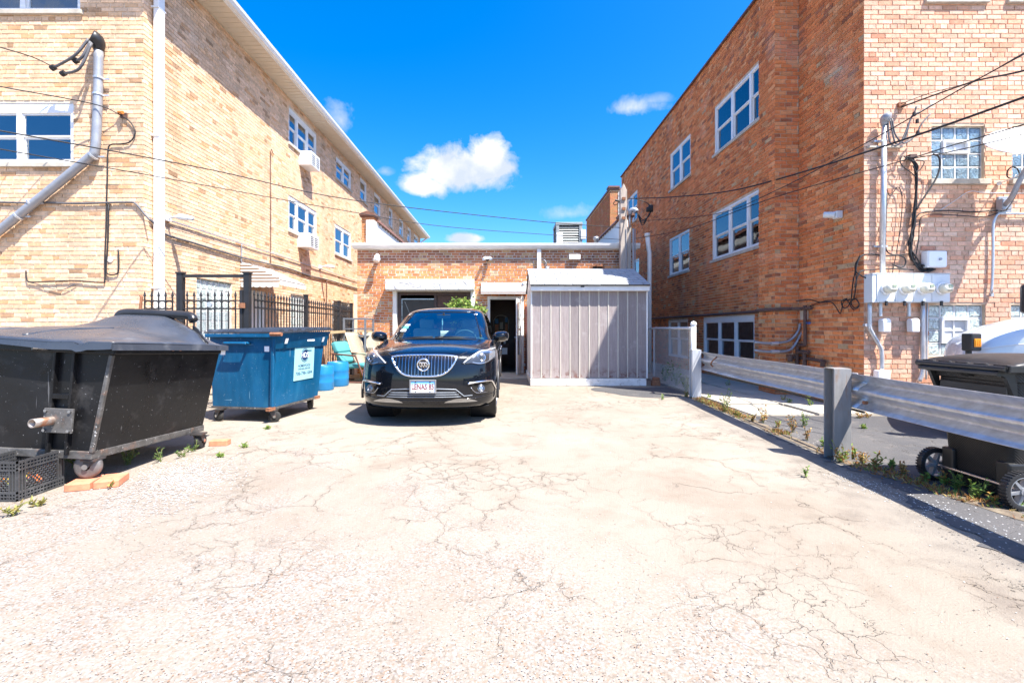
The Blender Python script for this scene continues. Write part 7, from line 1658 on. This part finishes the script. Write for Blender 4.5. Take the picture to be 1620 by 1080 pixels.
for s in (-1, 1):
    c = Vector((BX + .10, BY + s * .315, .135)); R_ = .135
    m = MB(); m.lathe([(.098, -.022), (.112, -.026), (.126, -.024), (.130, -.018), (.130, .018), (.126, .024), (.112, .026), (.098, .022)], c, 36, 'y', cap=False); w = m.build('wheel', mats['dark_plastic'], bn, True)
    m = MB()
    for k in range(36):
        a = k * .174533; d = Vector((math.cos(a), 0, math.sin(a))); u = Vector((-d.z, 0, d.x)); m.obox(c + d * .129, .0065, .025, .0065, (d, Vector((0, 1, 0)), u))
    m.build('tread', mats['dark_plastic'], w)
    m = MB(); m.lathe([(.030, -.026), (.030, .026)], c, 14, 'y')
    m.lathe([(.104, -.020), (.094, -.022), (.094, .022), (.104, .020)], c, 32, 'y', cap=False)
    for k in range(6):
        a = k * 1.0472 + .2; d = Vector((math.cos(a), 0, math.sin(a))); u = Vector((-d.z, 0, d.x))
        m.add([c + d * .02 + u * .012 + Vector((0, y_, 0)) for y_ in (-.020, .020)] + [c + d * .098 + u * .007 + Vector((0, y_, 0)) for y_ in (-.016, .016)] + [c + d * .098 - u * .007 + Vector((0, y_, 0)) for y_ in (-.016, .016)] + [c + d * .02 - u * .012 + Vector((0, y_, 0)) for y_ in (-.020, .020)], [(0, 1, 3, 2), (2, 3, 5, 4), (4, 5, 7, 6), (6, 7, 1, 0), (0, 2, 4, 6), (1, 7, 5, 3)])
    m.build('spoked_hub', M_('hub_grey', (.30, .31, .33), .4, metal=.3, var=.2) if 'hub_grey' not in bpy.data.materials else bpy.data.materials['hub_grey'], w)
    m = MB(); m.tube([c + Vector((0, -.04, 0)), c + Vector((0, .04, 0))], .012, 8); m.build('axle_cap', mats['steel'], w)

# ------------------------------------------------------------------ white van behind the bin, nose to the left
vn = thing('van', (7.2, 5.8, 0), 'white van with black mirror and amber lamp, nose showing behind the bin', 'van')
VX, VY0, VY1 = 5.02, 4.98, 6.62
TV = Matrix.Translation((VX, VY0, 0)) @ Matrix.Rotation(R(-36), 4, 'Z') @ Matrix.Translation((-VX, -VY0, 0))
def VM(): m = MB(); m.M = TV; return m
mats['van_white'] = M_('white_van_paint', (.76, .77, .79), .22, var=.02, coat=.8)
sec = [(0.0, .32, .98, .30), (.05, .28, 1.10, .12), (.18, .26, 1.20, .05), (.40, .25, 1.30, .02), (.70, .25, 1.385, .0), (1.0, .25, 1.44, .0), (1.25, .25, 1.47, .0)]
m = VM(); vs = []
for (x, zb, zt_, ins) in sec:
    for (yy, z) in ((VY0 + ins + .02, zb), (VY0 + ins, zb + .25), (VY0 + ins - .0, zt_ - .22), (VY0 + ins + .03, zt_ - .08), (VY0 + ins + .16, zt_ - .015), ((VY0 + VY1) / 2 - .3, zt_ + .015), ((VY0 + VY1) / 2 + .3, zt_ + .015), (VY1 - ins - .16, zt_ - .015), (VY1 - ins - .03, zt_ - .08), (VY1 - ins, zt_ - .22), (VY1 - ins, zb + .25), (VY1 - ins - .02, zb)): vs.append((VX + x, yy, z))
n = 12; m.add(vs, [(i * n + k, i * n + k + 1, (i + 1) * n + k + 1, (i + 1) * n + k) for i in range(len(sec) - 1) for k in range(n - 1)] + [tuple(range(n - 1, -1, -1))]); o_ = m.build('hood', mats['van_white'], vn, 'all'); sm_ = o_.modifiers.new('sub', 'SUBSURF'); sm_.levels = 2; sm_.render_levels = 2
m = VM(); m.box(VX + 1.6, VX + 4.9, VY0, VY1, .3, 1.5); m.add([(VX + 1.25, y, 1.46) for y in (VY0 + .06, VY1 - .06)] + [(VX + 2.0, y, 2.15) for y in (VY0 + .14, VY1 - .14)] + [(VX + 4.9, y, 2.2) for y in (VY0 + .14, VY1 - .14)] + [(VX + 4.9, y, 1.5) for y in (VY0, VY1)], [(2, 3, 5, 4), (4, 5, 7, 6), (0, 2, 4, 6), (1, 7, 5, 3)]); m.box(VX + 1.25, VX + 1.6, VY0 + .01, VY1 - .01, .3, 1.46); m.build('body', mats['van_white'], vn)
m = VM(); m.add([(VX + 1.25, y, 1.462) for y in (VY0 + .07, VY1 - .07)] + [(VX + 2.0, y, 2.14) for y in (VY0 + .16, VY1 - .16)], [(0, 1, 3, 2)]); m.build('windscreen', SCREEN, vn, solid=.006)
m = VM(); m.tube(spline([(VX + .10, VY0 + .02, 1.02), (VX + .5, VY0 - .003, 1.09), (VX + 1.2, VY0 - .006, 1.12), (VX + 3, VY0 - .006, 1.13)], 4), .006, 5); m.build('body_crease', mats['gutter_white'], vn)
m = VM(); m.box(VX + .42, VX + .60, VY0 - .06, VY0 + .08, 1.39, 1.71); mi = m.build('mirror', mats['dark_plastic'], vn, 'all', bevel=.045, seg=4)
m = VM(); m.bar((VX + .52, VY0 + .02, 1.42), (VX + .62, VY0 + .12, 1.28), .05, .04); m.build('mirror_arm', mats['dark_plastic'], mi)
m = MB(); m.box(VX - .01, VX + .10, VY0 - .09, VY0 + .03, 1.00, 1.19); m.box(VX + .02, VX + .07, VY0 - .02, VY0 + .02, .93, 1.01); lm = m.build('marker_lamp', mats['dark_plastic'], vn, bevel=.014)
m = MB(); m.box(VX + .012, VX + .082, VY0 - .098, VY0 - .085, 1.045, 1.135)
for k in range(3): m.box(VX + .022 + k * .022, VX + .034 + k * .022, VY0 - .103, VY0 - .096, 1.055, 1.125)
defm('amber_lens', (.85, .30, .01), .25, coat=1, var=.2, scale=30); m.build('amber_lens', mats['amber_lens'], lm)
for (xx, yy) in ((VX + .75, VY0 + .12), (VX + 3.8, VY0 + .12), (VX + .75, VY1 - .12), (VX + 3.8, VY1 - .12)):
    m = VM(); m.lathe([(.22, -.11), (.32, -.115), (.345, -.09), (.35, 0), (.345, .09), (.32, .115), (.22, .11)], (xx, yy, .35), 30, 'y'); w = m.build('wheel', mats['rubber'], vn, True)
    m = VM(); m.lathe([(.21, -.10), (.06, -.118), (.06, .118), (.21, .10)], (xx, yy, .35), 22, 'y'); m.build('rim', mats['steel'], w)

# ------------------------------------------------------------------ plants
def leaf_mat(name, a, b_):
    mm, nt, b = nodes_of(name); t = NT(nt); at = t.n('ShaderNodeAttribute', attribute_name='tone').outputs['Color']
    t.l(at, b.inputs['Base Color']); b.inputs['Roughness'].default_value = .55; b.inputs['Specular IOR Level'].default_value = .3
    tl = t.n('ShaderNodeBsdfTranslucent'); t.l(at, tl.inputs[0]); mx_ = t.n('ShaderNodeMixShader'); mx_.inputs[0].default_value = .35; t.l(b.outputs[0], mx_.inputs[1]); t.l(tl.outputs[0], mx_.inputs[2]); t.l(mx_.outputs[0], nt.nodes['Material Output'].inputs[0]); return mm
LEAF = leaf_mat('leaf', 0, 0)
GREENS = [(.15, .27, .05), (.20, .33, .07), (.28, .38, .08), (.12, .21, .05), (.36, .42, .11)]
DRY = [(.40, .19, .06), (.48, .28, .09), (.30, .14, .06), (.52, .38, .15)]
def leaf(m, p, d, L_, w, col, rg):
    d = d.normalized(); s = d.cross(Vector((rg.uniform(-1, 1), rg.uniform(-1, 1), rg.uniform(-1, 1)))).normalized(); up_ = s.cross(d)
    m.add([p, p + d * L_ * .45 + s * w, p + d * L_ + up_ * (-.15 * L_), p + d * L_ * .45 - s * w], [(0, 1, 2, 3)], col)
def weed(x, y, h, n, pal, label, name='weed', spread=.5, z=0.0, L_=.05):
    rg = random.Random(int(x * 1000) ^ int(y * 777)); t = thing(name, (x, y, z), label, 'weed', 'weeds growing in the joint along the guardrail')
    m = MB(); ms_ = MB()
    for k in range(n):
        a = rg.uniform(0, 6.283); tip = Vector((x + math.cos(a) * h * spread * rg.random(), y + math.sin(a) * h * spread * rg.random(), z + h * rg.uniform(.4, 1))); b0_ = Vector((x + rg.uniform(-.02, .02), y + rg.uniform(-.02, .02), z)); ms_.tube([b0_, b0_.lerp(tip, .5) + Vector((0, 0, h * .08)), tip], .0025, 4)
        for j in range(7):
            tt = .2 + .8 * j / 6; p = b0_.lerp(tip, tt); d = Vector((rg.uniform(-1, 1), rg.uniform(-1, 1), rg.uniform(-.1, .9))); c = rg.choice(pal); f = rg.uniform(.75, 1.2); leaf(m, p, d, L_ * rg.uniform(.6, 1.3), L_ * .22, tuple(q * f for q in c), rg)
    m.build('foliage', LEAF, t, nofix=True); ms_.c = [(.2, .22, .06)] * len(ms_.f); ms_.build('stem', LEAF, t)
MIX = GREENS[1:3] + DRY[:2]
W_ = [((1122, 632), .10, 8, GREENS, 'low green weed just right of the far guardrail post'), ((1147, 652), .34, 9, GREENS[2:] , 'tall yellow green weed between the guardrail posts'), ((1165, 660), .12, 7, MIX, 'small mixed weed right of the tall yellow green one'), ((1190, 668), .12, 8, DRY, 'dry brown weed by the walk edge'), ((1207, 669), .22, 8, DRY, 'taller dry brown weed left of the near post, farther one'),
      ((1230, 676), .10, 6, MIX, 'low straggly weed in the walk joint'), ((1254, 684), .20, 8, DRY, 'dry brown weed beside a green one near the dark asphalt'), ((1272, 675), .18, 8, GREENS, 'green weed beside a dry one near the dark asphalt'), ((1277, 697), .15, 7, DRY, 'dry orange weed left of the near guardrail post'), ((1303, 706), .08, 6, GREENS, 'small green weed close left of the near guardrail post'),
      ((1330, 732), .20, 9, MIX, 'weed at the foot of the near guardrail post'), ((1350, 726), .13, 10, MIX, 'dense mixed weed just right of the near guardrail post'), ((1366, 733), .10, 9, DRY, 'low dry weed right of the near guardrail post'), ((1388, 738), .13, 9, MIX, 'mixed weed between the near post and the bin'), ((1410, 742), .08, 10, GREENS, 'low green mat of weed left of the bin'), ((1430, 750), .10, 9, DRY, 'orange dry weed left of the bin wheel'),
      ((1462, 760), .07, 8, MIX, 'low weed under the left bin wheel'), ((1495, 768), .12, 10, MIX, 'leafy weed below the bin axle, left one'), ((1515, 776), .14, 11, GREENS, 'leafy green weed below the bin axle, middle one'), ((1545, 790), .15, 11, GREENS, 'leafy green weed below the bin axle, right one'), ((1573, 800), .08, 9, MIX, 'low weed before the spoked bin wheel'), ((1608, 806), .06, 9, GREENS, 'low weed right of the spoked bin wheel'),
      ((1366, 678), .05, 12, GREENS, 'flat green weed on the dark asphalt beyond the guardrail'), ((1274, 755), .10, 4, GREENS, 'lone green sprig on the lot left of the near post'), ((1240, 636), .14, 6, MIX, 'sprawling dry weed in the walk joint under the rail'), ((1248, 640), .10, 6, GREENS, 'green tuft in the walk joint under the rail'), ((1283, 645), .22, 5, GREENS, 'upright green sprig in the walk joint by the near post'), ((1360, 662), .10, 7, DRY, 'dry weed on the walk edge right of the near post'), ((1372, 661), .10, 6, DRY, 'second dry weed on the walk edge right of the near post'),
      ((1152, 612), .14, 5, GREENS, 'green tuft in the shaded walk joint behind the rail'), ((1048, 632), .10, 4, GREENS, 'green sprig on the asphalt before the chain link fence'), ((1086, 628), .12, 7, MIX, 'dry grassy weed at the foot of the chain link fence post')]
for (uv, h, n, pal, lb) in W_:
    p = G(*uv); weed(p.x, p.y, h, n, pal, lb, L_=.034 if h < .2 else .042)
for (y, h, lb) in ((8.9, .35, 'vine of weeds climbing the near part of the chain link fence'), (9.7, .55, 'taller weeds growing through the middle of the chain link fence'), (10.6, .4, 'weeds growing through the far part of the chain link fence')):
    weed(3.48 + (y - 8.3) * .1, y, h, 12, GREENS[:4], lb, L_=.06)
# green weeds under the black dumpster
for (x, y, h, lb) in ((-3.75, 4.0, .18, 'dark green weeds under the black dumpster behind the crate'), (-3.45, 4.15, .2, 'dark green weeds under the black dumpster behind the front caster'), (-3.22, 4.25, .14, 'green weeds at the side of the black dumpster near the front'), (-3.12, 4.4, .12, 'small weeds at the side of the black dumpster near the rear'), (-3.15, 4.6, .10, 'lone sprig by the rear caster of the black dumpster')):
    weed(x, y, h, 12 if h > .15 else 5, [(.10, .17, .045), (.14, .21, .06)], lb, L_=.03, spread=.9)
for (u, v, h, lb) in ((20, 815, .07, 'straw coloured weeds before the milk crate, left'), (60, 800, .05, 'straw coloured weeds before the milk crate, right'), (180, 770, .05, 'thin weeds right of the loose bricks'), (349, 723, .04, 'tiny green sprig right of the black dumpster'), (388, 708, .05, 'tiny sprig between the two dumpsters'), (423, 679, .04, 'bright green tuft before the front caster of the blue dumpster')):
    p = G(u, v); weed(p.x, p.y, h, 6, [(.34, .34, .10), (.30, .24, .08)] if u < 300 else GREENS[1:3], lb, L_=.035, spread=1.0)
sl_ = []
for k in range(61):
    y = 2.3 + 5.9 * k / 60; xj = 3.16 + (y - 4.29) * .062 if y > 4.2 else 3.16 + (4.29 - y) * .17; w1, w2 = .05 + .05 * abs(mnoise.noise(Vector((y * 3, 0, 0)))) + .02 * rng.random(), .05 + .06 * abs(mnoise.noise(Vector((y * 3, 5, 0)))) + .02 * rng.random(); sl_ += [(xj - w1, y, .0065), (xj, y, .016), (xj + w2, y, .0065)]
MB().add(sl_, [(3 * k + a, 3 * k + a + 1, 3 * k + a + 4, 3 * k + a + 3) for k in range(60) for a in (0, 1)]).build('soil', M_('joint_soil', (.13, .10, .07), .95, var=.4, scale=20, bump=.006, bscale=60, stain=((.24, .20, .14), .52, 9, .8)), kind='structure')
# mat of dry grass and litter along the joint below the rail
rg = random.Random(9); m = MB()
for k in range(7000):
    y = rg.uniform(2.4, 8.2); dens = mnoise.noise(Vector((y * 2.3, 1.7, 0))) + .6 * mnoise.noise(Vector((y * 7, 4, 0)))
    if dens < rg.uniform(-.3, .35): continue
    xj = 3.13 + (y - 4.29) * .062 if y > 4.2 else 3.13 + (4.29 - y) * .17
    p = Vector((xj + rg.gauss(.05, .055), y, .004)); d = Vector((rg.gauss(0, .6), rg.gauss(0, .6), rg.uniform(.05, 1))); c = rg.choice(DRY + DRY + GREENS[1:3]); f = rg.uniform(.6, 1.1)
    leaf(m, p, d, rg.uniform(.02, .06), rg.uniform(.003, .008), tuple(q * f for q in c), rg)
m.build('dry_grass', LEAF, None, kind='stuff', nofix=True)
# shrub in front of the garage opening
sb = thing('shrub', (-1.15, 11.6, 0), 'bright green leafy shrub behind the black car before the garage', 'shrub')
rg = random.Random(5); m = MB(); ms_ = MB()
for k in range(26):
    a = rg.uniform(0, 6.28); rr = rg.random() ** .6; tip = Vector((-1.1 + .62 * rr * math.cos(a), 11.6 + .3 * rr * math.sin(a), 1.62 + .56 * (1 - rr * .7) * rg.uniform(.5, 1)))
    b0_ = Vector((-1.15 + rg.uniform(-.05, .05), 11.6 + rg.uniform(-.05, .05), 0)); pts = spline([b0_, b0_.lerp(tip, .4) + Vector((0, 0, .25)), b0_.lerp(tip, .8) + Vector((0, 0, .12)), tip], 3); ms_.tube(pts, [.012 - .0008 * i for i in range(len(pts))], 4)
    for j in range(46):
        i = rg.uniform(len(pts) * .45, len(pts) - 1.01); p = pts[int(i)].lerp(pts[int(i) + 1], i % 1) + Vector((rg.gauss(0, .05), rg.gauss(0, .05), rg.gauss(0, .05))); c = rg.choice(GREENS); f = rg.uniform(.8, 1.25)
        leaf(m, p, Vector((rg.uniform(-1, 1), rg.uniform(-1, 1), rg.uniform(-.5, .7))), rg.uniform(.05, .10), rg.uniform(.018, .03), tuple(q * f for q in c), rg)
m.build('foliage', LEAF, sb, nofix=True); ms_.c = [(.12, .09, .05)] * len(ms_.f); ms_.build('stem', LEAF, sb)

# ------------------------------------------------------------------ gravel and chips
def scatter(name, n, fn, sizes, cols, seed):
    rg = random.Random(seed); m = MB()
    for k in range(n):
        x, y = fn(rg); s = rg.uniform(*sizes); c = rg.choice(cols); f = rg.uniform(.8, 1.15)
        t_ = [Vector((x + s * rg.uniform(.5, 1) * math.cos(a), y + s * rg.uniform(.5, 1) * math.sin(a), .004)) for a in (0, 1.57, 3.14, 4.71)]; tp = Vector((x + s * rg.uniform(-.2, .2), y + s * rg.uniform(-.2, .2), s * rg.uniform(.35, .9)))
        m.add(t_ + [tp], [(0, 1, 4), (1, 2, 4), (2, 3, 4), (3, 0, 4)], tuple(q * f for q in c))
    o = m.build(name, BR_STUFF, None, kind='stuff', nofix=True); return o
PALE = [(.44, .42, .40), (.50, .49, .48), (.34, .31, .28), (.24, .19, .16), (.42, .36, .31)]
def near(rg):
    while True:
        y = 1.55 + 2.6 * rg.random() ** 1.6; x = rg.uniform(-1.15 * y - .3, 1.2 * y)
        if x + .35 * y < 1.3 + .5 * math.sin(3 * x) or rg.random() < .10: return x, y
scatter('gravel', 6500, near, (.002, .006), PALE + [(.34, .20, .13)], 1)
def pile(rg):
    t = rg.random(); x = -3.05 + .75 * t + rg.gauss(0, .13); y = 4.15 - .75 * t + rg.gauss(0, .28); return x, y
scatter('gravel', 3200, pile, (.004, .011), [(.50, .48, .47), (.56, .55, .54), (.34, .31, .29), (.42, .36, .33)], 2)
def chips(rg):
    t = rg.random(); y = 3.85 - 1.15 * t + rg.gauss(0, .08); return 2.78 + .02 * y + .16 * t + rg.gauss(0, .09), y
scatter('glass_chips', 800, chips, (.003, .008), [(.5, .52, .54), (.6, .61, .62), (.36, .37, .38)], 4)
scatter('asphalt_crumbs', 800, lambda rg: (2.86 + rg.gauss(-.06, .09) + .16 * max(0, (_q := rg.uniform(1.6, 6.4)) - 3.2) + .10 * math.sin(_q * 2.1), _q), (.003, .009), [(.13, .12, .115), (.18, .165, .15), (.22, .20, .175)], 12)
scatter('gravel', 700, lambda rg: (rg.uniform(-3, 2.9), rg.uniform(2, 9) ), (.003, .008), [(.12, .10, .09), (.3, .24, .2), (.6, .57, .54)], 6)
scatter('gravel', 1500, lambda rg: (3.0 + .12 * (lambda y: y)(0) + rg.gauss(.12, .12) + .06 * (_y := rg.uniform(2.4, 7.6)), _y), (.003, .009), [(.3, .27, .25), (.5, .48, .46), (.18, .16, .15)], 8)
